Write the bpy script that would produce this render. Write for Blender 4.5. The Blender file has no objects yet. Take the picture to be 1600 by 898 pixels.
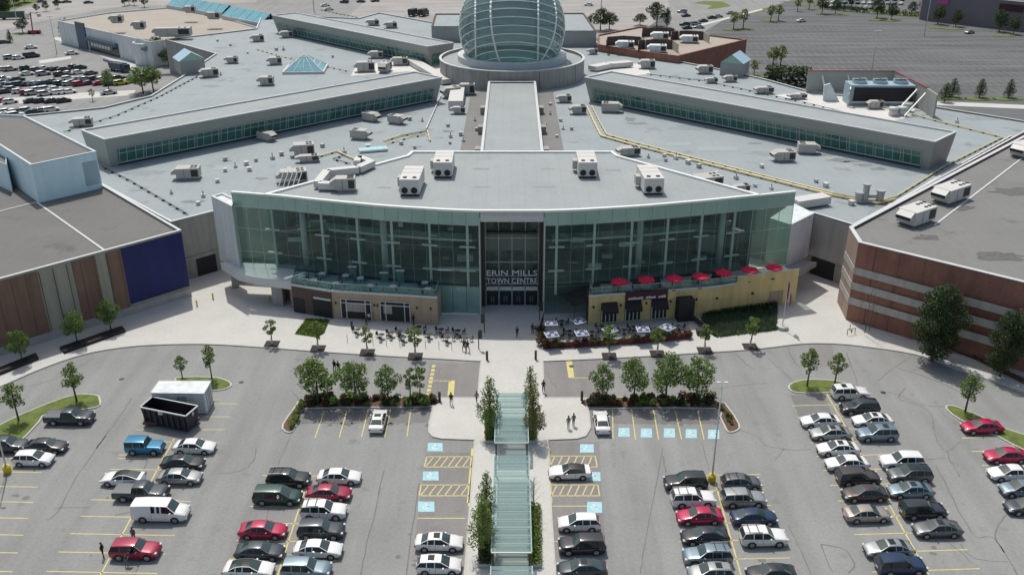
import bpy, math, random
from mathutils import Vector, Matrix, Euler
random.seed(7)
S = bpy.context.scene
COL = S.collection
PI = math.pi

# ---------------------------------------------------------------- camera
FPX, YH, CH = 1450.0, -210.0, 62.0          # focal length in photo pixels, horizon row, camera height
TH = math.atan((449 - YH) / FPX); CT, ST = math.cos(TH), math.sin(TH)
cd = bpy.data.cameras.new('camera'); cam = bpy.data.objects.new('camera', cd); COL.objects.link(cam)
cam.location = (0, 0, CH); cam.rotation_euler = (PI / 2 - TH, 0, 0)
cd.sensor_width = 36; cd.lens = 36 * FPX / 1600; cd.clip_end = 6000; cd.clip_start = 1
S.camera = cam
# ---------------------------------------------------------------- light
SUN_EL, SUN_AZ = math.radians(62), math.radians(-20)   # azimuth measured from +Y towards +X: behind the buildings, a little left
w = bpy.data.worlds.new('World'); S.world = w; w.use_nodes = True
nt = w.node_tree; bg = nt.nodes['Background']
sky = nt.nodes.new('ShaderNodeTexSky'); sky.sky_type = 'NISHITA'; sky.sun_disc = False
sky.sun_elevation = SUN_EL; sky.sun_rotation = SUN_AZ
sky.air_density = 1.0; sky.dust_density = 3.0; sky.ozone_density = 1.0
wb = nt.nodes.new('ShaderNodeMix'); wb.data_type = 'RGBA'; wb.blend_type = 'MULTIPLY'; wb.inputs[0].default_value = 1; wb.inputs[7].default_value = (1, .98, .90, 1)   # white balance of the skylight
nt.links.new(sky.outputs[0], wb.inputs[6]); nt.links.new(wb.outputs[2], bg.inputs[0]); bg.inputs[1].default_value = 0.145
sd = bpy.data.lights.new('sun', 'SUN'); sun = bpy.data.objects.new('sun', sd); COL.objects.link(sun)
sd.energy = 3.4; sd.angle = math.radians(0.5); sd.color = (1, .965, .90)
sv = Vector((math.sin(SUN_AZ) * math.cos(SUN_EL), math.cos(SUN_AZ) * math.cos(SUN_EL), math.sin(SUN_EL)))
sun.rotation_euler = sv.to_track_quat('Z', 'Y').to_euler(); sun.location = sv * 200
S.view_settings.view_transform = 'Standard'; S.view_settings.look = 'None'
S.view_settings.exposure = -0.2; S.view_settings.gamma = 1
S.cycles.max_bounces = 6; S.cycles.transparent_max_bounces = 12
S.cycles.diffuse_bounces = 2; S.cycles.glossy_bounces = 3

# ---------------------------------------------------------------- helpers
def at(x, y, h=0.0):
    """world point at height h that was measured at photo pixel x, y"""
    dx, dy = x - 800.0, 449.0 - y
    d = (dx, FPX * CT + dy * ST, -FPX * ST + dy * CT)
    t = (h - CH) / d[2]
    return Vector((dx * t, d[1] * t, h))
def poly(pts, h=0.0): return [at(x, y, h).xy for x, y in pts]

def tag(o, label=None, cat=None, group=None, kind=None):
    if label: o['label'] = label
    if cat: o['category'] = cat
    if group: o['group'] = group
    if kind: o['kind'] = kind
    return o
def thing(name, label, cat, loc=(0, 0, 0), rz=0, group=None):
    o = bpy.data.objects.new(name, None); COL.objects.link(o)
    o.empty_display_size = .5; o.location = loc; o.rotation_euler = (0, 0, rz)
    return tag(o, label, cat, group)
def link(name, me, parent=None, mat=None, loc=None, rz=None):
    o = bpy.data.objects.new(name, me); COL.objects.link(o)
    if parent is not None: o.parent = parent
    if loc is not None: o.location = loc
    if rz is not None: o.rotation_euler = (0, 0, rz) if not hasattr(rz, '__len__') else rz
    if mat is not None:
        o.material_slots[0].link = 'OBJECT'; o.material_slots[0].material = mat
    return o
def copy_tree(o, parent=None):
    c = o.copy(); COL.objects.link(c)
    if parent is not None: c.parent = parent
    for ch in list(o.children): copy_tree(ch, c)
    return c

class MB:
    """collects faces, builds one mesh"""
    def __init__(s): s.v = []; s.f = []; s.m = []
    def add(s, vs, fs, m=0):
        b = len(s.v); s.v += [tuple(v) for v in vs]
        for f in fs: s.f.append([b + i for i in f]); s.m.append(m)
        return s
    def box(s, c, d, rz=0, m=0, taper=1.0):
        cx, cy, cz = c; x, y, z = d[0] / 2, d[1] / 2, d[2] / 2
        co, si = math.cos(rz), math.sin(rz); vs = []
        for dz, t in ((-z, 1), (z, taper)):
            for px, py in ((-x, -y), (x, -y), (x, y), (-x, y)):
                px *= t; py *= t
                vs.append((cx + px * co - py * si, cy + px * si + py * co, cz + dz))
        return s.add(vs, [(3, 2, 1, 0), (4, 5, 6, 7), (0, 1, 5, 4), (1, 2, 6, 5), (2, 3, 7, 6), (3, 0, 4, 7)], m)
    def prism(s, p, z0, z1, m=0, mt=None, bottom=False):
        n = len(p)
        if sum(p[i][0] * p[(i + 1) % n][1] - p[(i + 1) % n][0] * p[i][1] for i in range(n)) < 0: p = list(p)[::-1]
        vs = [(a[0], a[1], z0) for a in p] + [(a[0], a[1], z1) for a in p]
        s.add(vs, [(i, (i + 1) % n, n + (i + 1) % n, n + i) for i in range(n)], m)
        s.add([(a[0], a[1], z1) for a in p], [tuple(range(n))], m if mt is None else mt)
        if bottom: s.add([(a[0], a[1], z0) for a in p], [tuple(range(n))[::-1]], m)
        return s
    def quad(s, a, b, c, d, m=0): return s.add([a, b, c, d], [(0, 1, 2, 3)], m)
    def tube(s, p, q, r, n=6, r2=None, m=0):
        p, q = Vector(p), Vector(q); r2 = r if r2 is None else r2
        ax = (q - p).normalized(); u = ax.orthogonal().normalized(); v = ax.cross(u)
        vs = []
        for c, rr in ((p, r), (q, r2)):
            for i in range(n):
                a = 2 * PI * i / n; vs.append(c + (u * math.cos(a) + v * math.sin(a)) * rr)
        fs = [(i, (i + 1) % n, n + (i + 1) % n, n + i) for i in range(n)]
        fs += [tuple(range(n))[::-1], tuple(range(n, 2 * n))]
        return s.add(vs, fs, m)
    def path(s, pts, r, n=6, m=0):
        for a, b in zip(pts, pts[1:]): s.tube(a, b, r, n, m=m)
        return s
    def beam(s, p, q, w, h, m=0):
        """rectangular bar from p to q, w wide, h high, resting with its top face h/2 above the line"""
        p, q = Vector(p), Vector(q); ax = (q - p).normalized()
        side = Vector((-ax.y, ax.x, 0)); side = side.normalized() * w / 2 if side.length > 1e-6 else Vector((w / 2, 0, 0))
        up = ax.cross(side).normalized() * h / 2
        vs = [c + a * side + b * up for c in (p, q) for a, b in ((-1, -1), (1, -1), (1, 1), (-1, 1))]
        return s.add(vs, [(0, 1, 2, 3), (7, 6, 5, 4), (0, 4, 5, 1), (1, 5, 6, 2), (2, 6, 7, 3), (3, 7, 4, 0)], m)
    def mesh(s, name, mats, smooth=False, angle=None):
        me = bpy.data.meshes.new(name); me.from_pydata(s.v, [], s.f)
        for m in (mats if isinstance(mats, (list, tuple)) else [mats]): me.materials.append(m)
        me.polygons.foreach_set('material_index', s.m)
        if smooth: me.polygons.foreach_set('use_smooth', [True] * len(s.f))
        me.validate(); me.update(); return me
    def build(s, name, mats, parent=None, smooth=False, loc=None, rz=None):
        return link(name, s.mesh(name, mats, smooth), parent, None, loc, rz)
def text_mesh(txt, size, mat, name, depth=.05):
    cu = bpy.data.curves.new(name, 'FONT'); cu.body = txt; cu.size = size; cu.extrude = depth; cu.align_x = 'CENTER'
    cu.resolution_u = 2
    o = bpy.data.objects.new(name, cu); COL.objects.link(o); dg = bpy.context.evaluated_depsgraph_get()
    me = bpy.data.meshes.new_from_object(o.evaluated_get(dg)); bpy.data.objects.remove(o)
    me.materials.clear(); me.materials.append(mat); return me

# ---------------------------------------------------------------- materials
def mat(name, col, rough=.8, metal=0, var=.0, scale=1.0, fine=.0, fscale=20.0, coords='pos', bump=0, bscale=30, spec=.5, coat=0, tint=None, emit=None):
    m = bpy.data.materials.new(name); m.use_nodes = True; n = m.node_tree.nodes; l = m.node_tree.links
    b = n['Principled BSDF']; b.inputs['Roughness'].default_value = rough; b.inputs['Metallic'].default_value = metal
    b.inputs['Specular IOR Level'].default_value = spec; b.inputs['Coat Weight'].default_value = coat
    b.inputs['Base Color'].default_value = (*col, 1)
    if coords == 'pos': co = n.new('ShaderNodeNewGeometry').outputs['Position']
    else: co = n.new('ShaderNodeTexCoord').outputs['Object']
    last = None
    if var or fine:
        if var:
            t = n.new('ShaderNodeTexNoise'); t.inputs['Scale'].default_value = scale; t.inputs['Detail'].default_value = 5
            t.inputs['Roughness'].default_value = .6
            l.new(co, t.inputs['Vector'])
            r = n.new('ShaderNodeMapRange'); r.inputs[1].default_value = .3; r.inputs[2].default_value = .7
            l.new(t.outputs['Fac'], r.inputs[0])
            mx = n.new('ShaderNodeMix'); mx.data_type = 'RGBA'
            lo = tuple(c * (1 - var) for c in (tint or col)); hi = tuple(min(1, c * (1 + var)) for c in col)
            mx.inputs[6].default_value = (*lo, 1); mx.inputs[7].default_value = (*hi, 1)
            l.new(r.outputs[0], mx.inputs[0]); last = mx.outputs[2]
        if fine:
            t = n.new('ShaderNodeTexNoise'); t.inputs['Scale'].default_value = fscale; t.inputs['Detail'].default_value = 2
            l.new(co, t.inputs['Vector'])
            r = n.new('ShaderNodeMapRange'); r.inputs[1].default_value = .3; r.inputs[2].default_value = .7
            r.inputs[3].default_value = 1 - fine; r.inputs[4].default_value = 1 + fine
            l.new(t.outputs['Fac'], r.inputs[0])
            mx = n.new('ShaderNodeMix'); mx.data_type = 'RGBA'; mx.blend_type = 'MULTIPLY'; mx.inputs[0].default_value = 1
            if last: l.new(last, mx.inputs[6])
            else: mx.inputs[6].default_value = (*col, 1)
            l.new(r.outputs[0], mx.inputs[7]); last = mx.outputs[2]
        l.new(last, b.inputs['Base Color'])
    if bump:
        t = n.new('ShaderNodeTexNoise'); t.inputs['Scale'].default_value = bscale; l.new(co, t.inputs['Vector'])
        bp = n.new('ShaderNodeBump'); bp.inputs['Strength'].default_value = bump; bp.inputs['Distance'].default_value = .05
        l.new(t.outputs['Fac'], bp.inputs['Height']); l.new(bp.outputs[0], b.inputs['Normal'])
    return m
def weather(m, amt=.18, sx=1.1):
    """rain streaks: noise stretched vertically, darkening the wall colour"""
    n = m.node_tree.nodes; l = m.node_tree.links; b = n['Principled BSDF']; lk = b.inputs['Base Color'].links; src = lk[0].from_socket if lk else None
    mp = n.new('ShaderNodeMapping'); mp.inputs['Scale'].default_value = (sx, sx, .09); l.new(n.new('ShaderNodeNewGeometry').outputs['Position'], mp.inputs[0])
    t = n.new('ShaderNodeTexNoise'); t.inputs['Scale'].default_value = 1; t.inputs['Detail'].default_value = 5; l.new(mp.outputs[0], t.inputs['Vector'])
    r_ = n.new('ShaderNodeMapRange'); r_.inputs[1].default_value = .42; r_.inputs[2].default_value = .72; r_.inputs[3].default_value = 1.04; r_.inputs[4].default_value = 1 - amt; l.new(t.outputs['Fac'], r_.inputs[0])
    mx = n.new('ShaderNodeMix'); mx.data_type = 'RGBA'; mx.blend_type = 'MULTIPLY'; mx.inputs[0].default_value = 1
    if src: l.new(src, mx.inputs[6])
    else: mx.inputs[6].default_value = b.inputs['Base Color'].default_value
    l.new(r_.outputs[0], mx.inputs[7]); l.new(mx.outputs[2], b.inputs['Base Color'])
def leafmat(name, c1, c2):
    m = mat(name, c1, .7, coords='pos', var=0); n = m.node_tree.nodes; l = m.node_tree.links; b = n['Principled BSDF']
    t = n.new('ShaderNodeTexNoise'); t.inputs['Scale'].default_value = 1.3; t.inputs['Detail'].default_value = 4
    l.new(n.new('ShaderNodeNewGeometry').outputs['Position'], t.inputs['Vector'])
    r = n.new('ShaderNodeMapRange'); r.inputs[1].default_value = .35; r.inputs[2].default_value = .65; l.new(t.outputs['Fac'], r.inputs[0])
    mx = n.new('ShaderNodeMix'); mx.data_type = 'RGBA'; mx.inputs[6].default_value = (*c1, 1); mx.inputs[7].default_value = (*c2, 1)
    l.new(r.outputs[0], mx.inputs[0]); l.new(mx.outputs[2], b.inputs['Base Color'])
    tr = n.new('ShaderNodeBsdfTranslucent'); l.new(mx.outputs[2], tr.inputs[0])
    ms = n.new('ShaderNodeMixShader'); ms.inputs[0].default_value = .3
    l.new(b.outputs[0], ms.inputs[1]); l.new(tr.outputs[0], ms.inputs[2]); l.new(ms.outputs[0], n['Material Output'].inputs[0])
    return m
def glassmat(name, tint, transp, rough=.05, col=(.1, .25, .22)):
    """thin pane: part of the light goes through tinted, part meets a faintly milky reflecting surface"""
    m = bpy.data.materials.new(name); m.use_nodes = True; n = m.node_tree.nodes; l = m.node_tree.links
    b = n['Principled BSDF']; b.inputs['Base Color'].default_value = (*col, 1); b.inputs['Roughness'].default_value = rough
    b.inputs['Specular IOR Level'].default_value = .8
    t = n.new('ShaderNodeBsdfTransparent'); t.inputs[0].default_value = (*tint, 1)
    ms = n.new('ShaderNodeMixShader'); ms.inputs[0].default_value = transp
    l.new(b.outputs[0], ms.inputs[1]); l.new(t.outputs[0], ms.inputs[2]); l.new(ms.outputs[0], n['Material Output'].inputs[0])
    return m

def asphalt(name, c, streak=.0):
    m = mat(name, c, .92, var=.1, scale=.06, fine=.07, fscale=3.0, spec=.3); n = m.node_tree.nodes; l = m.node_tree.links
    b = n['Principled BSDF']; src = b.inputs['Base Color'].links[0].from_socket
    geo = n.new('ShaderNodeNewGeometry')
    # aggregate grain
    t = n.new('ShaderNodeTexNoise'); t.inputs['Scale'].default_value = 14; t.inputs['Detail'].default_value = 3; l.new(geo.outputs['Position'], t.inputs['Vector'])
    r = n.new('ShaderNodeMapRange'); r.inputs[1].default_value = .3; r.inputs[2].default_value = .7; r.inputs[3].default_value = .9; r.inputs[4].default_value = 1.1
    l.new(t.outputs['Fac'], r.inputs[0])
    mx = n.new('ShaderNodeMix'); mx.data_type = 'RGBA'; mx.blend_type = 'MULTIPLY'; mx.inputs[0].default_value = 1
    l.new(src, mx.inputs[6]); l.new(r.outputs[0], mx.inputs[7]); out = mx.outputs[2]
    # long streaks (tyre-worn by default, deeper and turned crosswise by streak) and oil stains
    mp = n.new('ShaderNodeMapping'); mp.inputs['Scale'].default_value = (.5, .035, 1) if not streak else (.02, .25, 1)
    l.new(geo.outputs['Position'], mp.inputs[0])
    t = n.new('ShaderNodeTexNoise'); t.inputs['Scale'].default_value = 1; t.inputs['Detail'].default_value = 4; l.new(mp.outputs[0], t.inputs['Vector'])
    r = n.new('ShaderNodeMapRange'); r.inputs[1].default_value = .35; r.inputs[2].default_value = .7; r.inputs[3].default_value = 1.06; r.inputs[4].default_value = .9 - streak
    l.new(t.outputs['Fac'], r.inputs[0])
    mx = n.new('ShaderNodeMix'); mx.data_type = 'RGBA'; mx.blend_type = 'MULTIPLY'; mx.inputs[0].default_value = 1
    l.new(out, mx.inputs[6]); l.new(r.outputs[0], mx.inputs[7]); out = mx.outputs[2]
    t = n.new('ShaderNodeTexNoise'); t.inputs['Scale'].default_value = .45; t.inputs['Detail'].default_value = 6; l.new(geo.outputs['Position'], t.inputs['Vector'])
    r = n.new('ShaderNodeMapRange'); r.inputs[1].default_value = .62; r.inputs[2].default_value = .78; r.inputs[3].default_value = 1; r.inputs[4].default_value = .72
    l.new(t.outputs['Fac'], r.inputs[0])
    mx = n.new('ShaderNodeMix'); mx.data_type = 'RGBA'; mx.blend_type = 'MULTIPLY'; mx.inputs[0].default_value = 1
    l.new(out, mx.inputs[6]); l.new(r.outputs[0], mx.inputs[7]); l.new(mx.outputs[2], b.inputs['Base Color'])
    return m
def membrane(name, c, stain=.25):
    """roofing membrane: sheets with faint lapped seams, blotchy water stains"""
    m = mat(name, c, .75, var=.06, scale=.12, fine=.04, fscale=2.2, spec=.3); n = m.node_tree.nodes; l = m.node_tree.links
    b = n['Principled BSDF']; out = b.inputs['Base Color'].links[0].from_socket; geo = n.new('ShaderNodeNewGeometry')
    t = n.new('ShaderNodeTexNoise'); t.inputs['Scale'].default_value = .16; t.inputs['Detail'].default_value = 8; t.inputs['Roughness'].default_value = .65
    l.new(geo.outputs['Position'], t.inputs['Vector'])
    r = n.new('ShaderNodeMapRange'); r.inputs[1].default_value = .58; r.inputs[2].default_value = .75; r.inputs[3].default_value = 1; r.inputs[4].default_value = 1 - stain
    l.new(t.outputs['Fac'], r.inputs[0])
    mx = n.new('ShaderNodeMix'); mx.data_type = 'RGBA'; mx.blend_type = 'MULTIPLY'; mx.inputs[0].default_value = 1
    l.new(out, mx.inputs[6]); l.new(r.outputs[0], mx.inputs[7]); out = mx.outputs[2]
    wv = n.new('ShaderNodeTexWave'); wv.wave_type = 'BANDS'; wv.bands_direction = 'X'; wv.inputs['Scale'].default_value = .16; wv.inputs['Distortion'].default_value = 0
    l.new(geo.outputs['Position'], wv.inputs['Vector'])
    r = n.new('ShaderNodeMapRange'); r.inputs[1].default_value = .0; r.inputs[2].default_value = .02; r.inputs[3].default_value = .93; r.inputs[4].default_value = 1
    l.new(wv.outputs['Fac'], r.inputs[0])
    mx = n.new('ShaderNodeMix'); mx.data_type = 'RGBA'; mx.blend_type = 'MULTIPLY'; mx.inputs[0].default_value = 1
    l.new(out, mx.inputs[6]); l.new(r.outputs[0], mx.inputs[7]); l.new(mx.outputs[2], b.inputs['Base Color'])
    return m

A_near = asphalt('asphalt', (.262, .266, .26))
A_pale = asphalt('pale_asphalt', (.35, .335, .32), .05)
A_far = asphalt('far_asphalt', (.14, .148, .15), .28)  # dark grey, with deep darker streaks running across the lot
M_conc = mat('concrete', (.53, .525, .495), .9, var=.05, scale=.25, fine=.05, fscale=4)
M_kerb = mat('kerb_concrete', (.5, .49, .46), .9, var=.08, scale=1)
M_yel = mat('yellow_paint', (.60, .53, .22), .8, var=.12, scale=1.5, fine=.1, fscale=9)
M_blue = mat('blue_paint', (.36, .6, .66), .8, var=.12, scale=1.5)
M_white = mat('white_paint', (.75, .75, .73), .7, var=.05, scale=1)
M_seal_shadow = mat('sealant_and_shadow', (.17, .165, .16), .9)
M_roof = membrane('roof_membrane', (.30, .342, .356), .42)
M_roof2 = membrane('roof_membrane_grey', (.32, .35, .352), .15)
M_wroof = membrane('white_membrane', (.62, .61, .58), .25)
M_gravel = membrane('ballast_roof', (.155, .153, .146), .4)
M_gravel2 = membrane('grey_ballast_roof', (.20, .20, .194), .4)
M_tan = membrane('tan_ballast_roof', (.37, .33, .285), .25)
M_cap = mat('metal_coping', (.58, .60, .60), .5, var=.05, scale=.5)
M_stone = mat('grey_wall', (.33, .32, .30), .85, var=.08, scale=.4, fine=.05, fscale=3)
M_beige = mat('beige_wall', (.42, .40, .37), .85, var=.05, scale=.3)
M_pale = mat('white_wall', (.66, .70, .70), .7, var=.04, scale=.3)
M_bluew = mat('pale_blue_wall', (.72, .90, .93), .7, var=.05, scale=.3)
M_bluep = mat('pale_blue_patch', (.40, .50, .55), .7)
M_brown = mat('brown_wall', (.23, .14, .10), .85, var=.08, scale=.5, fine=.05, fscale=5)
M_dbrown = mat('dark_brown_wall', (.11, .075, .065), .85, var=.08, scale=.5)
M_grey = mat('grey_panel', (.39, .37, .30), .85, var=.05, scale=.5)
M_navy = mat('navy_panel', (.008, .014, .12), .6, var=.05, scale=.3)
M_tanw = mat('tan_wall', (.44, .33, .24), .85, var=.06, scale=.6)
M_ochre = mat('ochre_wall', (.74, .56, .26), .85, var=.08, scale=.5)
M_brick = mat('red_brick', (.29, .135, .098), .9, var=.14, scale=.5, fine=.12, fscale=6)
M_band = mat('stone_band', (.46, .43, .39), .85, var=.06, scale=.8)
M_tbrick = mat('tan_brick', (.36, .27, .22), .9, var=.08, scale=.5, fine=.08, fscale=6)
M_metal = mat('painted_metal', (.50, .50, .48), .5, var=.05, scale=1)
M_hvac = mat('unit_casing', (.44, .43, .40), .6, var=.06, scale=.8)
M_hvacw = mat('white_casing', (.60, .59, .56), .5, var=.04, scale=.8)
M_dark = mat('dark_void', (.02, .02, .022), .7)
M_black = mat('black_metal', (.03, .03, .033), .5)
M_steel = mat('galvanised_steel', (.45, .47, .47), .4, metal=.4)
M_pipey = mat('yellow_pipe', (.66, .57, .30), .6)
M_mull = mat('mullion', (.42, .47, .45), .5)
M_wglass = mat('clerestory_glass', (.05, .16, .13), .12, var=.25, scale=.35, spec=.9)
M_spand = mat('spandrel_glass', (.32, .48, .42), .15, var=.08, scale=.4, spec=.8)
M_lowglass = mat('low_glass', (.20, .34, .32), .1, var=.2, scale=.3, spec=.8)
M_glass = glassmat('facade_glass', (.84, .94, .90), .76, col=(.13, .23, .20))
M_gend = glassmat('end_glass', (.7, .88, .8), .45, col=(.17, .30, .24))
M_bglass = glassmat('balustrade_glass', (.65, .85, .8), .5, col=(.2, .33, .3))
M_dome = glassmat('dome_glass', (.6, .76, .76), .42, .08, col=(.16, .235, .24))
M_cano = glassmat('canopy_glass', (.62, .8, .78), .45, .25, col=(.19, .30, .30))
M_skyl = mat('blue_skylight', (.13, .38, .45), .12, spec=1, var=.15, scale=.3)
M_skyl2 = mat('pale_blue_skylight', (.35, .52, .62), .25, spec=.8)
M_rib = mat('dome_rib', (.82, .85, .83), .5)
M_interior = mat('interior_wall', (.24, .215, .19), .9, var=.5, scale=.35)
M_floor = mat('interior_floor', (.3, .27, .24), .7, var=.2, scale=.3)
M_sill = mat('pale_beam', (.80, .82, .78), .5)
M_red = mat('red_canvas', (.55, .012, .06), .85)
M_navyc = mat('navy_canvas', (.07, .09, .17), .85)
M_wcan = mat('white_canvas', (.48, .52, .60), .85)
M_awn = mat('black_awning', (.022, .02, .022), .85)
M_burg = mat('burgundy_fence', (.14, .02, .03), .8)
M_sign = mat('sign_burgundy', (.06, .018, .025), .6)
M_grass = mat('grass', (.115, .155, .035), .95, var=.3, scale=.8, fine=.25, fscale=12)
M_mulch = mat('mulch', (.12, .075, .05), .95, var=.25, scale=1.5, fine=.3, fscale=12)
M_pit = mat('dark_soil', (.045, .035, .03), .95)
M_bark = mat('bark', (.12, .095, .07), .95)
L_mid = leafmat('leaf_green', (.095, .165, .032), (.19, .28, .065))
L_lite = leafmat('leaf_light', (.12, .19, .035), (.24, .30, .08))
L_dark = leafmat('leaf_dark', (.03, .06, .02), (.075, .12, .04))
L_yel = leafmat('leaf_yellow', (.10, .13, .03), (.22, .20, .05))
L_red = leafmat('leaf_bronze', (.07, .035, .02), (.13, .08, .03))
L_pale = leafmat('leaf_ornamental_grass', (.08, .13, .07), (.15, .20, .12))
M_tyre = mat('tyre', (.018, .018, .018), .85)
M_rim = mat('wheel_rim', (.35, .35, .36), .35, metal=.7)
M_cglass = mat('car_glass', (.012, .022, .022), .08, spec=.6)
M_wind = mat('windscreen_glass', (.035, .06, .058), .06, spec=1.0)
M_head = mat('headlight_glass', (.6, .62, .62), .15, spec=.8)
M_tail = mat('taillight_red', (.28, .012, .012), .25)
M_plate = mat('number_plate', (.6, .6, .62), .5)
M_skin = mat('skin', (.35, .2, .14), .6)

for m_ in (M_stone, M_beige, M_pale, M_brown, M_dbrown, M_grey, M_tanw, M_ochre, M_brick, M_tbrick, M_band): weather(m_)
weather(M_navy, .3); weather(M_bluew, .07)

# ================================================================ SETTING: ground, roads, pavements
def sheet(name, pts, z, m, h=0.0, world=False, kind='structure', parent=None):
    p = pts if world else poly(pts, h)
    n = len(p)
    if sum(p[i][0] * p[(i + 1) % n][1] - p[(i + 1) % n][0] * p[i][1] for i in range(n)) < 0: p = list(p)[::-1]
    o = MB().add([(a[0], a[1], z) for a in p], [tuple(range(n))]).build(name, m, parent)
    if parent is None: tag(o, kind=kind)
    return o
def smooth_closed(pts, k=5):
    out = []; n = len(pts)
    for i in range(n):
        p0, p1, p2, p3 = (Vector(pts[(i + j - 1) % n]) for j in range(4))
        for s in range(k):
            t = s / k
            out.append(tuple(.5 * ((2 * p1) + (p2 - p0) * t + (2 * p0 - 5 * p1 + 4 * p2 - p3) * t * t + (3 * p1 - p0 - 3 * p2 + p3) * t ** 3)))
    return out
def smooth_open(pts, k=5):
    q = [pts[0]] + list(pts) + [pts[-1]]; out = []
    for i in range(len(pts) - 1):
        p0, p1, p2, p3 = (Vector(q[i + j]) for j in range(4))
        for s in range(k):
            t = s / k
            out.append(tuple(.5 * ((2 * p1) + (p2 - p0) * t + (2 * p0 - 5 * p1 + 4 * p2 - p3) * t * t + (3 * p1 - p0 - 3 * p2 + p3) * t ** 3)))
    out.append(tuple(pts[-1])); return out

ground = sheet('ground', [(-3000, -300), (3000, -300), (3000, 4500), (-3000, 4500)], 0, A_near, world=True)
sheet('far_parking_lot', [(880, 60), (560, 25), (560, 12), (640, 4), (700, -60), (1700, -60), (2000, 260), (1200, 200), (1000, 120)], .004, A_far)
sheet('access_road', [(540, 30), (600, -25), (1040, -25), (1090, 5), (1045, 18), (1010, 45), (930, 60), (880, 70), (680, 60)], .008, A_pale)
sheet('road_strip', [(1040, -15), (1230, -25), (1320, -25), (1200, 12), (1140, 26), (1080, 62), (1035, 55), (1050, 30)], .012, A_near)
sheet('left_road', [(-60, 40), (60, 8), (180, -30), (420, -40), (400, 5), (300, 8), (180, 12), (80, 30), (0, 48), (-60, 60)], .008, A_pale)
sheet('verge', [(-80, 20), (-60, -60), (240, -60), (180, -18), (60, 3), (0, 22)], .012, M_grass)
sheet('verge', [(1100, 2), (1130, 3), (1143, 10), (1120, 14), (1104, 15), (1112, 9), (1082, 5)], .016, M_grass)
sheet('verge', [(1215, 2), (1300, 8), (1360, 15), (1480, 26), (1600, 40), (1600, 46), (1470, 32), (1360, 20), (1290, 12)], .012, M_grass)
sheet('verge', [(1178, 20), (1198, 12), (1202, 14), (1180, 22)], .02, M_grass)

# front pavement with a real kerb
kerb_l = [(-120, 652), (0, 603), (60, 577), (130, 553), (200, 541), (270, 537), (330, 537), (400, 541), (500, 548.5), (600, 555), (700, 560.5), (752, 563.5)]
kerb_r = [(848, 563.5), (960, 558.5), (1060, 552.5), (1150, 547), (1200, 542.5), (1250, 536.5), (1300, 536), (1350, 540.5), (1430, 553), (1500, 577), (1600, 612), (1760, 675)]
path_r = [(848, 563.5), (849, 590), (850, 621), (914, 621), (921, 650), (922, 668), (915, 680), (902, 684), (856, 686), (858, 740), (862, 810), (868, 898), (876, 1010)]
path_l = [(717, 1010), (726, 898), (733, 810), (738, 740), (742, 686), (690, 684), (676, 681), (670, 674), (671, 660), (680, 621), (747, 621), (749, 590), (752, 563.5)]
outline = poly(smooth_open(kerb_l, 4), .13) + poly(path_l[::-1], .13)[1:] + poly(path_r[::-1], .13)[:-1] + poly(smooth_open(kerb_r, 4), .13)
b1 = MB(); b1.prism([tuple(p) for p in outline] + [(100, 160), (-100, 160)], -.05, .13, 0)
tag(b1.build('pavement', M_conc), kind='structure')
kb = MB()
for line in (smooth_open(kerb_l, 4), smooth_open(kerb_r, 4), path_l, path_r):
    q = poly(line, .13)
    for a, b in zip(q, q[1:]):
        kb.beam((a.x, a.y, .07), (b.x, b.y, .07), .2, .15)
tag(kb.build('kerb', M_kerb), kind='structure')
# yellow kerb paint and painted bays beside the walkway
mk = []
def line(p, q, wd=.13, m=M_yel, z=.006, name='painted_line'):
    a, b = at(*p), at(*q); d = (b - a).normalized(); s = Vector((-d.y, d.x, 0)) * wd / 2
    o = MB().quad(a - s, b - s, b + s, a + s).build(name, m, ground); o.location.z = z; return o
def wline(a, b, wd=.13, m=M_yel, z=.006, name='painted_line'):
    a, b = Vector(a), Vector(b); d = (b - a).normalized(); s = Vector((-d.y, d.x, 0)) * wd / 2
    o = MB().quad(a - s, b - s, b + s, a + s).build(name, m, ground); o.location.z = z; return o
for a, b in (((507, 641), (492, 684)), ((542, 641), (530, 683)), ((575, 641), (565, 682)), ((610, 640), (601, 682)), ((642, 638), (636, 681)), ((957, 639), (958, 685)),
             ((987, 639), (993, 686)), ((1021, 639), (1029, 686)), ((1055, 641), (1065, 686)), ((1090, 641), (1100, 686)),
             ((740, 706), (732, 790)), ((855, 700), (859, 790)), ((728, 868), (725, 900)), ((652, 809), (727, 809)), ((655, 843), (725, 844)),
             ((668, 594), (705, 595)), ((895, 590), (918, 590)), ((863, 790), (935, 790)), ((864, 845), (940, 846))):
    line(a, b)
line((738.5, 700), (731.5, 785), .3); line((857, 700), (861, 785), .3); line((706, 594), (704, 618), .8); line((889, 564), (893, 590), .8)
for i in range(9):
    y = 570 + i * 6.2; line((678 - i * 1.25, y), (677.4 - i * 1.25, y + 3.8), .5)
for x0, x1, x2, x3, y0, y1 in ((667, 739, 663, 737, 713, 729), (658, 737, 655, 735, 757, 774), (856, 930, 857, 933, 712, 729), (859, 934, 860, 937, 757, 774)):
    for p, q in (((x0, y0), (x1, y0)), ((x2, y1), (x3, y1)), ((x0, y0), (x2, y1)), ((x1, y0), (x3, y1))): line(p, q, .14)
    for k in range(6):
        t = (k + .15) / 6.4; xa = x2 + (x3 - x2) * t; xb = x0 + (x1 - x0) * (t + .13)
        line((xa, y1), (xb, y0), .13)
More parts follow.
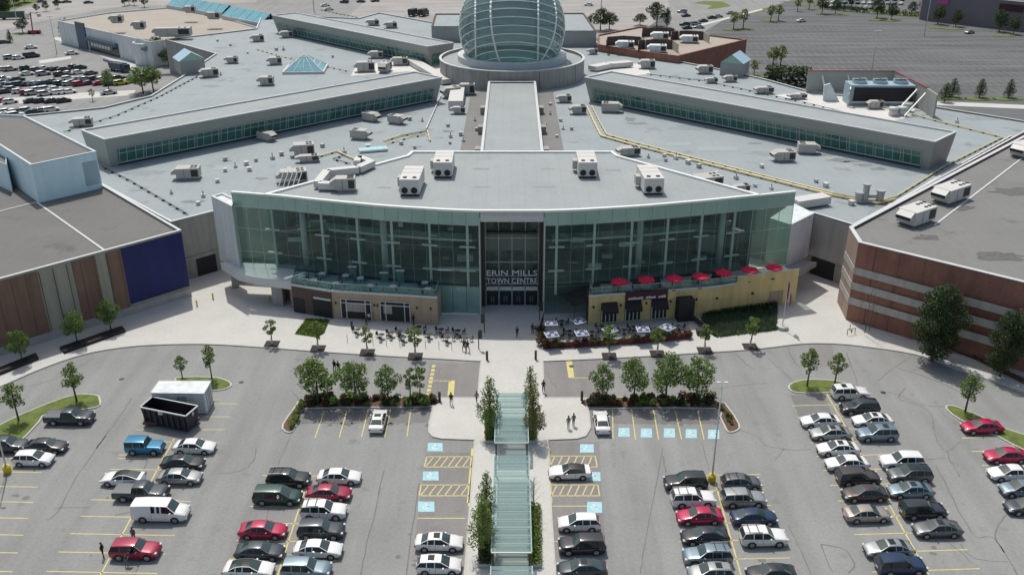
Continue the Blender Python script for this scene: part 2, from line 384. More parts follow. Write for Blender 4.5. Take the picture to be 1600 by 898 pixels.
def bay_sign(x, y, wx=22, wy=13):
    o = MB().quad(at(x - wx / 2, y + wy / 2), at(x + wx / 2, y + wy / 2), at(x + wx / 2 - .6, y - wy / 2), at(x - wx / 2 + .6, y - wy / 2)).build('painted_symbol', M_blue, ground)
    o.location.z = .008
    c = at(x, y); s = MB()     # wheelchair user: head, back, seat, wheel ring
    for k in range(12):
        a0, a1 = 2 * PI * k / 12, 2 * PI * (k + 1) / 12
        s.add([(c.x + r * math.cos(a) - .05, c.y + r * math.sin(a) - .1, 0) for r, a in ((.24, a0), (.32, a0), (.32, a1), (.24, a1))], [(0, 1, 2, 3)])
    for k in range(8):
        a0, a1 = 2 * PI * k / 8, 2 * PI * (k + 1) / 8
        s.add([(c.x - .08, c.y + .5, 0), (c.x - .08 + .1 * math.cos(a0), c.y + .5 + .1 * math.sin(a0), 0), (c.x - .08 + .1 * math.cos(a1), c.y + .5 + .1 * math.sin(a1), 0)], [(0, 1, 2)])
    for x0, y0, x1, y1 in ((-.12, 0, -.02, .38), (-.02, .02, .3, .12), (.22, -.35, .32, .1), (-.02, .2, .2, .27)):
        s.add([(c.x + x0, c.y + y0, 0), (c.x + x1, c.y + y0, 0), (c.x + x1, c.y + y1, 0), (c.x + x0, c.y + y1, 0)], [(0, 1, 2, 3)])
    so = s.build('wheelchair_symbol', M_white, o); so.location.z = .004
for x, y, a, b in ((975, 675, 18, 14), (1010, 676, 18, 14), (1046, 676, 18, 14), (1080, 677, 18, 14), (1115, 678, 18, 14), (680, 698, 24, 13), (673, 743, 25, 14), (666, 791, 26, 16), (917, 700, 22, 13), (927, 744, 23, 14), (929, 792, 24, 17)):
    bay_sign(x, y, a, b)
# stall rows: a spine line and stall lines on both sides
def row(p, q, y0, n, dl, dr, slope, step=2.77, skipl=(), skipr=()):
    a, b = at(*p), at(*q); d = (b - a).normalized()
    if p != q: line(p, q, .15)
    s = at(p[0], y0); t = (s.y - a.y) / d.y; s = a + d * t
    for k in range(n):
        c = s + d * step * k
        ex = Vector((math.cos(slope), math.sin(slope), 0))
        if dl and k not in skipl: wline(c - ex * dl, c, .12)
        if dr and k not in skipr: wline(c, c + ex * dr, .12)
row((272, 685), (156, 899), 690, 11, 5.4, 5.4, -.028, 2.78)
row((482, 748), (430, 910), 743, 8, 5.3, 5.3, -.02, 2.75)
row((1113, 738), (1160, 905), 742, 8, 5.3, 5.3, .03, 2.75)
row((1292, 615), (1452, 899), 632, 14, 5.3, 5.3, .045, 2.75)
row((-70, 702), (-160, 899), 693, 9, 0, 11.0, -.03, 2.78)
row((1566, 676), (1700, 840), 682, 9, 5.3, 5.3, .05, 2.75)
for i in range(5): line((329, 609 + 0) if i < 0 else (326 - i * 6.5, 630.5 + i * 20.2), (370 - i * 9, 630.5 + i * 20.2), .12)
for p in (((183, 716), (262, 716)), ((212, 671), (240, 671))): line(*p, .12)
# sealed cracks, plus one dark line painted as the left lamp pole's shadow
cracks_and_shadow = [[(206, 622), (185, 655), (165, 680), (120, 745), (90, 800), (72, 812)], [(165, 680), (150, 700)], [(28, 605), (60, 600), (100, 585), (130, 570), (146, 560)],
          [(40, 560), (80, 555), (60, 552)], [(398, 898), (430, 745), (445, 700), (470, 640), (455, 610)], [(563, 898), (573, 850), (588, 790), (599, 735)], [(635, 898), (641, 850), (650, 790), (655, 755)],
          [(1000, 895), (1008, 850), (1035, 700)], [(1097, 690), (1108, 735)], [(1035, 712), (1041, 738)], [(1150, 670), (1185, 682), (1195, 695), (1215, 700)],
          [(1232, 819), (1246, 850), (1268, 898)], [(1283, 850), (1300, 893)], [(1283, 850), (1300, 853), (1320, 858), (1335, 880), (1325, 895)],
          [(1217, 700), (1240, 703), (1267, 701)], [(1323, 550), (1340, 600), (1336, 612)], [(1424, 555), (1400, 572), (1372, 595)], [(1402, 574), (1450, 590), (1500, 612)],
          [(1372, 610), (1400, 616), (1440, 632), (1475, 635)], [(1415, 606), (1405, 618), (1410, 625), (1450, 640), (1460, 672)], [(1460, 672), (1465, 690), (1480, 705), (1500, 690)],
          [(1480, 705), (1485, 720), (1500, 745)], [(1440, 718), (1478, 716)], [(1462, 728), (1480, 760), (1500, 800), (1525, 838), (1555, 841), (1590, 898)], [(1580, 795), (1560, 820), (1555, 841), (1570, 862)],
          [(1500, 850), (1525, 872), (1575, 877)], [(1200, 560), (1245, 600)], [(1230, 542), (1238, 560), (1250, 575)], [(340, 740), (375, 735), (395, 720), (400, 700)],
          [(1100, 610), (1150, 603), (1200, 598)], [(1120, 620), (1135, 640), (1150, 655)], [(1150, 552), (1165, 568), (1180, 578)], [(855, 580), (862, 598), (870, 605)], [(688, 575), (684, 600), (682, 620)],
          [(1470, 840), (1500, 860), (1520, 880)], [(1210, 720), (1225, 700)], [(0, 770), (11, 735)], [(218, 745), (236, 710)], [(230, 860), (210, 898)], [(180, 805), (240, 790)], [(85, 793), (140, 792)]]  # the line at the left lamp foot is its pole's painted shadow
for c in cracks_and_shadow:
    pts = [at(x + random.uniform(-1, 1), y + random.uniform(-.6, .6)) for x, y in smooth_open(c, 4)]
    m_ = MB(); wd = random.uniform(.05, .09)
    for a, b in zip(pts, pts[1:]):
        d = (b - a).normalized(); s = Vector((-d.y, d.x, 0)) * wd * random.uniform(.6, 1.1); m_.quad(a - s, b - s, b + s, a + s)
    o = m_.build('crack_seal_and_shadow', M_seal_shadow, ground); o.location.z = .004
# drains
for x, y in ((1380, 613), (190, 592), (893, 572), (377, 597)):
    c = at(x, y); d = MB().prism([(c.x + .35 * math.cos(k * PI / 6), c.y + .35 * math.sin(k * PI / 6)) for k in range(12)], 0, .01).build('manhole_cover', M_black, ground)
A_patch = asphalt('patched_asphalt', (.20, .20, .198)); A_patch2 = asphalt('resurfaced_asphalt', (.235, .225, .22)); A_oil = asphalt('oil_darkened_asphalt', (.175, .175, .172))
for pts, m_ in (([(474, 639), (676, 637), (668, 660), (462, 662)], A_patch), ([(921, 638), (1118, 639), (1126, 662), (921, 662)], A_patch), ([(672, 566), (748, 566), (747, 619), (664, 619)], A_patch2), ([(851, 566), (935, 561), (940, 618), (852, 619)], A_patch2),
        ([(1235, 617), (1290, 617), (1300, 648), (1248, 650)], A_patch), ([(665, 708), (740, 706), (725, 850), (648, 850)], A_patch2), ([(856, 690), (936, 690), (945, 850), (862, 850)], A_patch2), ([(1262, 536), (1300, 536), (1304, 572), (1268, 574)], A_patch2)):
    o = sheet('asphalt_patch', pts, .003, m_, parent=ground)
rp_ = random.Random(5)
for k in range(70):     # oil drips where engines stand, in the bays
    row_ = rp_.choice([((272, 690), (156, 890)), ((482, 745), (430, 895)), ((1113, 742), (1160, 895)), ((1292, 625), (1450, 895)), ((5, 735), (-90, 890)), ((700, 810), (690, 890)), ((540, 662), (650, 662)), ((980, 662), (1100, 662))])
    t_ = rp_.random(); a = at(*row_[0]); b = at(*row_[1]); p = a + (b - a) * t_ + Vector((rp_.choice([-1, 1]) * rp_.uniform(1.2, 4.6), rp_.uniform(-.3, .3), 0)); r0 = rp_.uniform(.15, .5)
    q = [(p.x + r0 * rp_.uniform(.6, 1.2) * math.cos(j * PI / 5), p.y + r0 * rp_.uniform(.5, 1.1) * math.sin(j * PI / 5)) for j in range(10)]
    o = MB().add([(*v, .0045) for v in q], [tuple(range(10))]).build('oil_stain', A_oil, ground)
# raised islands
islands = []
def island(pts, m, name, k=3):
    p = [Vector(a) for a in poly(smooth_closed(pts, k), .13)]
    n = len(p); cx = sum((q.x for q in p)) / n; cy = sum((q.y for q in p)) / n
    tag(MB().prism([tuple(q) for q in p], 0, .13).build('island_kerb', M_kerb), kind='structure')
    # soil/turf inside the kerb ring, slightly proud
    if sum(p[i].x * p[(i + 1) % n].y - p[(i + 1) % n].x * p[i].y for i in range(n)) < 0: p = p[::-1]
    inner = []
    for i in range(n):
        d = (p[(i + 1) % n] - p[i - 1]).normalized(); inner.append(tuple(p[i] + Vector((-d.y, d.x)) * .22))
    tag(MB().prism(inner, .02, .17).build(name, m), kind='structure')
    return inner
isl_grass = [island([(-60, 695), (0, 662), (60, 635), (115, 616), (150, 616), (157, 623), (150, 636), (75, 646), (62, 658), (30, 690), (0, 700), (-60, 730)], M_grass, 'grass_island'),
             island([(272, 592), (290, 588), (340, 589), (362, 598), (355, 606), (330, 610), (290, 607)], M_grass, 'grass_island'),
             island([(1231, 604), (1240, 596), (1262, 592), (1300, 593), (1322, 598), (1325, 608), (1295, 613), (1245, 613)], M_grass, 'grass_island'),
             island([(1477, 636), (1490, 633), (1530, 648), (1570, 668), (1640, 692), (1680, 730), (1600, 702), (1560, 682), (1500, 655)], M_grass, 'grass_island')]
isl_l = island([(442, 671), (441, 662), (462, 632), (476, 623), (560, 620), (680, 621), (676, 634), (600, 636), (476, 638), (468, 656), (458, 673), (449, 675)], M_mulch, 'planting_bed', 2)
isl_r = island([(916, 621), (1000, 620), (1116, 625), (1138, 635), (1156, 662), (1154, 671), (1142, 675), (1134, 671), (1124, 650), (1116, 638), (1000, 637), (919, 637)], M_mulch, 'planting_bed', 2)

# ================================================================ BUILDINGS
def ring(mb, p, z, w, h, m=0, inset=0.0):
    n = len(p)
    for i in range(n):
        a, b = p[i], p[(i + 1) % n]
        mb.beam((a[0], a[1], z), (b[0], b[1], z), w, h, m)
def ccw(p):
    n = len(p)
    return p if sum(p[i][0] * p[(i + 1) % n][1] - p[(i + 1) % n][0] * p[i][1] for i in range(n)) > 0 else p[::-1]
def inset(p, d):
    p = ccw([tuple(q) for q in p]); n = len(p); out = []
    for i in range(n):
        a, b, c = Vector(p[i - 1][:2]), Vector(p[i][:2]), Vector(p[(i + 1) % n][:2])
        e1, e2 = (b - a).normalized(), (c - b).normalized()
        n1, n2 = Vector((-e1.y, e1.x)), Vector((-e2.y, e2.x)); k = n1 + n2
        k = k / max(.3, k.dot(n1)) if k.length > 1e-4 else n1
        out.append(tuple(b + k * d))
    return out
def block(name, label, cat, p, z0, z1, wallm, roofm, parapet=.45, cap=M_cap, capw=.45, parent=None, group=None):
    p = ccw([tuple(q)[:2] for q in p]); n = len(p)
    t = parent or thing(name, label, cat, (sum(q[0] for q in p) / n, sum(q[1] for q in p) / n, z0), group=group)
    t_loc = t.location.copy(); loc = (-t_loc.x, -t_loc.y, -t_loc.z) if parent is None else None
    wm = MB(); vs = [(a[0], a[1], z0) for a in p] + [(a[0], a[1], z1) for a in p]
    wm.add(vs, [(i, (i + 1) % n, n + (i + 1) % n, n + i) for i in range(n)])
    q = inset(p, .3); zr = z1 - parapet          # inner face of the parapet
    vs = [(a[0], a[1], zr - .02) for a in q] + [(a[0], a[1], z1) for a in q]
    wm.add(vs, [(n + i, n + (i + 1) % n, (i + 1) % n, i) for i in range(n)])
    wm.build('wall', wallm, t, loc=loc)
    MB().add([(a[0], a[1], zr) for a in q], [tuple(range(n))]).build('roof', roofm, t, loc=loc)
    c = MB(); o1 = inset(p, -.06); o2 = inset(p, capw)
    for i in range(n):
        j = (i + 1) % n
        c.add([(*o1[i], z1), (*o1[j], z1), (*o2[j], z1), (*o2[i], z1), (*o1[i], z1 + .1), (*o1[j], z1 + .1), (*o2[j], z1 + .1), (*o2[i], z1 + .1)],
              [(4, 5, 6, 7), (0, 1, 5, 4), (3, 7, 6, 2)])
    c.build('coping', cap, t, loc=loc)
    return t, loc
def wbuild(mb, name, m, t, smooth=False):
    """build a mesh given in world coordinates as a part of thing t"""
    o = mb.build(name, m, t, smooth); o.matrix_parent_inverse = Matrix.Identity(4)
    L = t.location; r = t.rotation_euler.z
    o.location = Matrix.Rotation(-r, 3, 'Z') @ Vector((-L.x, -L.y, -L.z)); o.rotation_euler = (0, 0, -r); return o

ZR = 10.5
# ---- shopping mall main roof
mall_pts = poly([(267, 347), (330, 331)], ZR) + [Vector((-30, 158)), Vector((30, 158))] + poly([(1272, 333), (1335, 352), (1625, 193), (1450, 165), (1262, 142), (1200, 125), (1145, 112), (1040, 92), (985, 80), (940, 72), (925, 60), (905, 40), (680, 36), (592, 20), (560, 29), (410, 22), (400, 45), (258, 62), (337, 84), (282, 121), (235, 150), (160, 168), (0, 184), (-60, 195), (-60, 240), (60, 240), (162, 290)], ZR)
mall, mloc = block('mall_building', 'sprawling low shopping mall with pale grey membrane roof stretching behind the glass entrance', 'shopping mall', mall_pts, 0, ZR, M_stone, M_roof, .3, capw=.35)
ZM = ZR - .3
rs2 = random.Random(21); M_stain = mat('roof_stain_dirt', (.20, .22, .225), .9, var=.25, scale=1.2); M_stain2 = mat('roof_faint_dirt', (.25, .29, .305), .9, var=.15, scale=1.2); M_patchr = mat('newer_membrane', (.315, .36, .375), .8)
def stain(x, y, rx, ry, m, z=ZM + .012, t=None, name='dirt_stain'):
    c = at(x, y, z); n_ = 18; q = []
    for j in range(n_):
        k_ = rs2.uniform(.55, 1.1); q.append((c.x + rx * k_ * math.cos(2 * PI * j / n_), c.y + ry * k_ * math.sin(2 * PI * j / n_)))
    return wbuild(MB().add([(*v, z) for v in q], [tuple(range(n_))]), name, m, t or mall)
for x, y, rx, ry, m_ in ((985, 187, 1.6, 2.4, M_stain), (994, 193, 2.6, 1.2, M_stain), (1180, 224, 1.6, .7, M_stain), (1290, 242, 2.2, .8, M_stain), (1312, 250, 3.0, 1.4, M_stain), (1330, 253, 2.4, .7, M_stain), (1350, 258, 2.2, 1.0, M_stain), (1372, 264, 1.8, .8, M_stain),
        (355, 251, 1.6, .7, M_stain), (300, 315, 2.4, 1.0, M_stain), (408, 279, 1.4, .8, M_stain), (580, 255, 1.6, .8, M_stain2), (700, 205, 1.4, 1.0, M_stain), (330, 135, 3.0, 1.6, M_stain2), (345, 75, 2.5, 1.8, M_stain2), (500, 78, 2.2, 2, M_stain2),
        (460, 200, 5, 2.2, M_stain2), (560, 165, 5, 3, M_stain2), (1080, 200, 6, 3, M_stain2), (1200, 240, 5, 2, M_stain2), (230, 270, 4, 1.8, M_stain2), (640, 165, 3, 2, M_stain2), (1530, 185, 5, 3, M_stain2), (1015, 250, 3, 1.4, M_stain2), (1400, 262, 4, 1.6, M_stain2)):
    stain(x, y, rx, ry, m_)
for x, y, w_, h_ in ((360, 262, 6, 3), (520, 195, 7, 3.2), (1120, 232, 8, 3), (1240, 222, 5, 3), (450, 150, 7, 4), (1060, 225, 5, 2.5), (370, 300, 5, 2)):
    c = at(x, y, ZM); wbuild(MB().box((c.x, c.y, ZM + .008), (w_, h_, .012)), 'membrane_patch', M_patchr, mall)
# recessed openings and doors in its front walls
for x0, x1, y0, y1 in ((296, 322, 430, 441), (1290, 1315, 423, 432)):
    a, b = at(x0, y1), at(x1, y1 - 5)
fw = [at(267, 347, ZR), at(330, 331, ZR)]
def wallquad(name, a, b, f0, f1, z0, z1, m, t, out=.06, parent=None):
    """slab lying on the wall that runs from a to b (left to right seen from outside), between fractions f0..f1 of its length"""
    a, b = Vector((a[0], a[1], 0)), Vector((b[0], b[1], 0)); d = b - a; nrm = Vector((d.y, -d.x, 0)).normalized()
    p, q = a + d * f0, a + d * f1
    mb = MB(); vs = []
    for o_ in (-.05, out):
        vs += [p + nrm * o_ + Vector((0, 0, z0)), q + nrm * o_ + Vector((0, 0, z0)), q + nrm * o_ + Vector((0, 0, z1)), p + nrm * o_ + Vector((0, 0, z1))]
    mb.add(vs, [(4, 5, 6, 7), (0, 1, 5, 4), (1, 2, 6, 5), (2, 3, 7, 6), (3, 0, 4, 7)])
    return wbuild(mb, name, m, t)
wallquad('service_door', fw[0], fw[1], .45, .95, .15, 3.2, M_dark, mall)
wallquad('ledge', fw[0], fw[1], .1, 1.0, 3.4, 3.9, M_stone, mall, .3)
fr = [at(1272, 333, ZR), at(1335, 352, ZR)]
wallquad('wall_panel', fr[0], fr[1], .02, .98, 3.4, 10.3, M_beige, mall, .12)
wallquad('service_door', fr[0], fr[1], .1, .7, .15, 3.2, M_dark, mall)

# ---- clerestory halls on the roof
def hall(label, A, B, C, z0, z1, npane, lean=1.5, sill=.6, band=.40, double=True, endglass=False):
    """A-B is the long front edge of the roof (left to right seen from its front), C the point behind B"""
    A, B, C = (Vector(q).to_2d() if len(q) == 3 else Vector(q) for q in (A, B, C))
    L = (B - A).length; ax = (B - A) / L; ang = math.atan2(ax.y, ax.x)
    nb = Vector((-ax.y, ax.x)); W = (C - B).dot(nb); sk = (C - B).dot(ax)
    t = thing('clerestory_hall', label, 'roof hall', (A.x, A.y, z0), ang, 'clerestory halls crossing the mall roof')
    H = z1 - z0
    top = [(0, 0), (L, 0), (L + sk, W), (sk, W)]
    bot = [(lean * .5, lean), (L - lean * .5, lean), (L + sk - lean * .5, W - .3), (sk + lean * .5, W - .3)]
    mb = MB(); vs = [(a[0], a[1], 0) for a in bot] + [(a[0], a[1], H) for a in top]
    mb.add(vs, [(i, (i + 1) % 4, 4 + (i + 1) % 4, 4 + i) for i in range(4)]); mb.build('wall', M_grey2, t)
    q = inset(top, .3); MB().add([(a[0], a[1], H - .25) for a in q], [(0, 1, 2, 3)]).build('roof', M_roof2, t)
    c = MB(); o1, o2 = inset(top, -.05), inset(top, .35)
    for i in range(4):
        j = (i + 1) % 4
        c.add([(*o1[i], H - .12), (*o1[j], H - .12), (*o2[j], H - .3), (*o2[i], H - .3), (*o1[i], H + .08), (*o1[j], H + .08), (*o2[j], H + .08), (*o2[i], H + .08)], [(4, 5, 6, 7), (0, 1, 5, 4), (2, 3, 7, 6)])
    c.build('coping', M_cap, t)
    # ribbon of glass in the front face
    zt, zs = H * (1 - band), sill; x0, x1 = L * .02 + .6, L - L * .02 - .6
    def on(x, z, o=.05): return (x, lean * (1 - z / H) - o, z)
    pw = (x1 - x0) / npane; zm = zs + (zt - zs) * .66
    lo = MB().quad(on(-pw / 2 + .07, zs), on(pw / 2 - .07, zs), on(pw / 2 - .07, zm - .05), on(-pw / 2 + .07, zm - .05)).mesh('window_pane', M_wglass)
    up = MB().quad(on(-pw / 2 + .07, zm + .05), on(pw / 2 - .07, zm + .05), on(pw / 2 - .07, zt), on(-pw / 2 + .07, zt)).mesh('window_pane', M_wglass)
    for i in range(npane):
        for me in (lo, up): link('window_pane', me, t, loc=(x0 + pw * (i + .5), 0, 0))
    fr = MB()
    for i in range(npane + 1):
        x = x0 + pw * i
        for dx in ((-.3, .3) if (double and i % 3 == 0) else (0,)):
            a, b = Vector(on(x + dx, zs, .1)), Vector(on(x + dx, zt, .1)); fr.beam(a, b, .1, .12)
    for z, hh in ((zs, .2), (zm, .1), (zt, .1)): fr.beam(on(x0, z, .12), on(x1, z, .12), .14, hh)
    fr.build('window_frame', M_mull, t)
    MB().quad(on(x0, .02, .04), on(x1, .02, .04), on(x1, zs - .05, .04), on(x0, zs - .05, .04)).build('base_panel', M_teal, t)  # dark teal strip along the wall foot, below the sill
    if endglass:
        e = MB()
        def oe(y, z, o=.06): return (L - lean * .5 * (1 - z / H) + o + sk * (y / W), y, z)
        for i in range(5):
            y0 = lean + .4 + (W - lean - 1) * i / 5; y1 = lean + .4 + (W - lean - 1) * (i + 1) / 5 - .12
            MB().quad(oe(y0, zs), oe(y1, zs), oe(y1, zt), oe(y0, zt)).build('window_pane', M_wglass, t)
    return t
M_teal = mat('dark_teal_strip', (.04, .09, .09), .4)
M_grey2 = mat('hall_cladding', (.32, .335, .315), .6, var=.05, scale=.2)
ZH = 16.0
h1 = hall('long left clerestory hall with slanted glass wall running from the glass dome to the left', at(163, 218, ZH), at(691, 121, ZH), at(648, 112, ZH), ZM, ZH, 44)
h2 = hall('long right clerestory hall with slanted glass wall running from the dome towards the brick store', at(913, 121, ZH), at(1461, 222, ZH), at(1495, 206, ZH), ZM, ZH, 44)
h3 = hall('clerestory hall behind the glass pyramid, far left of the dome', at(424, 24, ZH), at(668, 73, ZH), at(709, 67, ZH), ZM, ZH, 40, endglass=True)
# ---- link roof between dome drum and entrance hall
t, _ = block('link_building', 'long straight flat roofed hall joining the glass entrance to the round dome drum', 'roof hall', [(-5.9, 154), (5.9, 154), (5.9, 232), (-5.9, 232)], ZM, 12.9, M_grey2, M_roof2, .3, capw=.5)
mb = MB()
for s in (-1, 1): mb.box((s * 8.2, 195, ZM + .05), (4.2, 74, .1))
wbuild(mb, 'walkway_pad', M_gravel2, t)
for s in (-1, 1):
    for k in range(3):
        x, y = s * 6.6, 176 + k * 17; wbuild(MB().box((x, y, ZM + .9), (1.2, 2.4, 1.6)), 'buttress', M_stone, t)

# ---- drum and dome
DC = Vector((0, 252.5)); DR = 19.4
t = thing('rotunda', 'round grey drum on the mall roof carrying the glass dome', 'rotunda', (DC.x, DC.y, ZM))
def circ(r, n=96): return [(r * math.cos(2 * PI * k / n), r * math.sin(2 * PI * k / n)) for k in range(n)]
H = 15.1 - ZM
mb = MB(); n = 96
P1 = circ(DR); vs = [(a, b, 0) for a, b in P1] + [(a, b, H) for a, b in P1]; mb.add(vs, [(i, (i + 1) % n, n + (i + 1) % n, n + i) for i in range(n)])
P2 = circ(DR - .4); vs = [(a, b, H - .7) for a, b in P2] + [(a, b, H) for a, b in P2]; mb.add(vs, [(n + i, n + (i + 1) % n, (i + 1) % n, i) for i in range(n)])
mb.build('wall', M_stone, t)
MB().add([(a, b, H - .6) for a, b in P2], [tuple(range(n))]).build('roof', M_roof2, t)
mb = MB()
for r0, r1, za, zb, nm in ((DR - .5, DR + .12, H, H + .15, 'coping'),):
    a_, b_ = circ(r0), circ(r1)
    for i in range(n):
        j = (i + 1) % n; mb.add([(*a_[i], zb), (*a_[j], zb), (*b_[j], zb), (*b_[i], zb), (*b_[i], za), (*b_[j], za)], [(3, 2, 1, 0), (4, 5, 2, 3)])
mb.build('coping', M_cap, t)
for k in range(4):
    a = math.radians(-90 + (-62, -18, 21, 58)[k]); MB().box((0, 0, H / 2), (.08, .06, H - .3)).build('wall_joint', M_black, t, loc=((DR + .02) * math.cos(a), (DR + .02) * math.sin(a), 0), rz=a + PI / 2)
dome = thing('glass_dome', 'big glass dome with white ribs rising over the round drum', 'dome', (DC.x, DC.y, ZM + H))
R = 13.9; ZC = 22.9 - dome.location.z; z_cut = .9
mb = MB()
for r0, r1, za, zb in ((12.3, 14.6, -.7, 1.0),):
    a_, b_ = circ(r0), circ(r1)
    for i in range(n):
        j = (i + 1) % n; mb.add([(*a_[i], zb), (*a_[j], zb), (*b_[j], zb), (*b_[i], zb), (*b_[i], za), (*b_[j], za), (*a_[i], za), (*a_[j], za)], [(3, 2, 1, 0), (4, 5, 2, 3), (1, 0, 6, 7)])
mb.build('base_ring', M_cap, dome)
MB().add([(a, b, .2) for a, b in circ(12.2)], [tuple(range(n))]).build('floor', M_lowglass, dome)
tilt = Matrix.Rotation(-math.radians(27), 3, 'X')
def dp(lat, az, r=R):
    v = Vector((math.cos(lat) * math.sin(az), -math.cos(lat) * math.cos(az), math.sin(lat))); v = tilt @ v * r
    return v + Vector((0, 0, ZC))
lats = [math.radians(d) for d in (-72, -60, -50, -41.5, -33, -24.5, -16, -7.5, 1, 9.5, 18, 26.5, 35, 44, 54, 66, 80)]
azs = [math.radians(d) for d in (-180, -150, -120, -98, -76, -45, -22.5, 2, 27.5, 54, 76, 98, 120, 150, 180)]
for i in range(len(lats) - 1):
    for j in range(len(azs) - 1):
        mb = MB(); K = 4; g = []
        for a in range(3):
            for b in range(K + 1):
                g.append(dp(lats[i] + (lats[i + 1] - lats[i]) * a / 2, azs[j] + (azs[j + 1] - azs[j]) * b / K))
        if max(q.z for q in g) < z_cut - .05: continue
        fs = [(a * (K + 1) + b, a * (K + 1) + b + 1, (a + 1) * (K + 1) + b + 1, (a + 1) * (K + 1) + b) for a in range(2) for b in range(K)]
        fs = [f for f in fs if max(g[k].z for k in f) > z_cut]
        if not fs: continue
        g = [Vector((q.x, q.y, max(q.z, z_cut - .3))) for q in g]
        mb.add(g, fs); mb.build('glass_pane', M_dome, dome, True)
def clipped(pts): return [(a, b) for a, b in zip(pts, pts[1:]) if min(a.z, b.z) > z_cut - .3]
for la in lats:
    mb = MB()
    for a, b in clipped([dp(la, 2 * PI * k / 72, R + .03) for k in range(73)]): mb.beam(a, b, .17, .17)
    if mb.v: mb.build('hoop', M_rib, dome)
for az in (-98, -22.5, 54, 98, 150, -150):
    mb = MB()
    for a, b in clipped([dp(math.radians(-85 + 5 * k), math.radians(az), R + .08) for k in range(35)]): mb.tube(a, b, .26, 6)
    mb.build('rib', M_rib, dome, True)
for xx in (-9.3, 6.6):            # upright arches standing in planes parallel to the entrance axis
    mb = MB(); rr = math.sqrt(R * R - xx * xx) + .08
    for a, b in clipped([Vector((xx, -rr * math.cos(u), ZC + rr * math.sin(u))) for u in [math.radians(-70 + 5 * k) for k in range(65)]]): mb.tube(a, b, .26, 6)
    mb.build('rib', M_rib, dome, True)
mb = MB()
for a, b in clipped([Vector((R * math.cos(u), 0, ZC + R * math.sin(u))) for u in [math.radians(-60 + 5 * k) for k in range(61)]]): mb.tube(a, b, .26, 6)
mb.build('rib', M_rib, dome, True)

# ---- glass entrance hall
FX = [-42.8, -35.8, -28.6, -18.7, -9.3, -4.7, 4.7, 9.3, 18.7, 28.6, 35.8, 43.3]
FY = [134.9, 133.3, 131.1, 128.4, 126.7, 126.3, 126.3, 126.7, 128.3, 130.8, 132.9, 135.1]
def fy(x):
    for i in range(len(FX) - 1):
        if x <= FX[i + 1]:
            t = (x - FX[i]) / (FX[i + 1] - FX[i]); t = max(0, min(1, t))
            return FY[i] + (FY[i + 1] - FY[i]) * t
    return FY[-1]
ZT = 16.8
eh = thing('entrance_hall', 'tall curved glass entrance hall with the mall name in white letters over its doors', 'entrance building', (0, 130, 0))
arc = [(x, fy(x)) for x in [-37.5 + 2.5 * k for k in range(31)]]
roofp = arc + [(18.1, 154.3), (17.4, 156.8), (-17.4, 156.8), (-18.0, 154.3)]
rp = ccw(roofp); n = len(rp)
mb = MB().add([(a, b, ZT - .3) for a, b in rp], [tuple(range(n))]); wbuild(mb, 'roof', M_roof2, eh)
mb = MB().add([(a, b, ZT - .75) for a, b in rp], [tuple(range(n))[::-1]]); wbuild(mb, 'ceiling', M_interior, eh)
for x_, y_, rx_ in ((752, 264, 1.5), (855, 264, 1.2), (752, 292, 1.6), (850, 292, 2.2), (600, 293, 1.6), (960, 266, 1.6)): stain(x_, y_, rx_, .5, M_stain2, ZT - .285, eh)
mb = MB(); o1, o2 = inset(rp, -.12), inset(rp, .4)
for i in range(n):
    j = (i + 1) % n
    mb.add([(*o1[i], ZT), (*o1[j], ZT), (*o2[j], ZT), (*o2[i], ZT), (*o1[i], ZT - .3), (*o1[j], ZT - .3), (*o2[j], ZT - .35), (*o2[i], ZT - .35)], [(0, 1, 2, 3), (4, 5, 1, 0), (3, 2, 6, 7)])
for s in (-1, 1):      # coping on the free-standing ends of the glass screen
    x0, x1 = (-42.8, -37.3) if s < 0 else (37.3, 43.3)
    mb.beam((x0, fy(x0), ZT - .12), (x1, fy(x1), ZT - .12), .45, .24)
wbuild(mb, 'coping', M_sill, eh)
mb = MB()
for a, b in ((( -37.6, 134.6), (-18, 154.3)), ((-18, 154.3), (-17.4, 156.7)), ((-17.4, 156.7), (17.4, 156.7)), ((17.4, 156.7), (18.1, 154.3)), ((18.1, 154.3), (37.6, 134.6))):
    mb.quad((b[0], b[1], ZM - .2), (a[0], a[1], ZM - .2), (a[0], a[1], ZT - .3), (b[0], b[1], ZT - .3))
wbuild(mb, 'rear_wall', M_grey2, eh)
# interior: back wall, upper floor, columns
mb = MB()
back = [(-37.4, 135.0), (-31.5, 140.4), (-18, 141), (18, 141), (31.5, 140.4), (37.4, 135.0)]
for a, b in zip(back, back[1:]): mb.quad((a[0], a[1], 0), (b[0], b[1], 0), (b[0], b[1], ZT - .4), (a[0], a[1], ZT - .4))
wbuild(mb, 'inner_wall', M_interior, eh)
mb = MB()
for z in (4.7, 10.6):
    for s in (-1, 1):
        mb = MB(); xs = [s * x for x in (5.2, 12, 20, 28, 36)]
        for a, b in zip(xs, xs[1:]):
            f0 = 1.6 if z < 6 else 4.2
            q = [(a, fy(a) + f0 * (.3 if abs(a) > 35 else 1)), (b, fy(b) + f0 * (.3 if abs(b) > 35 else 1)), (b, 140.4 if abs(b) < 35 else 135.6), (a, 140.4 if abs(a) < 35 else 135.6)]
            mb.prism(q, z - .35, z, bottom=True)
        wbuild(mb, 'upper_floor', M_floor, eh)
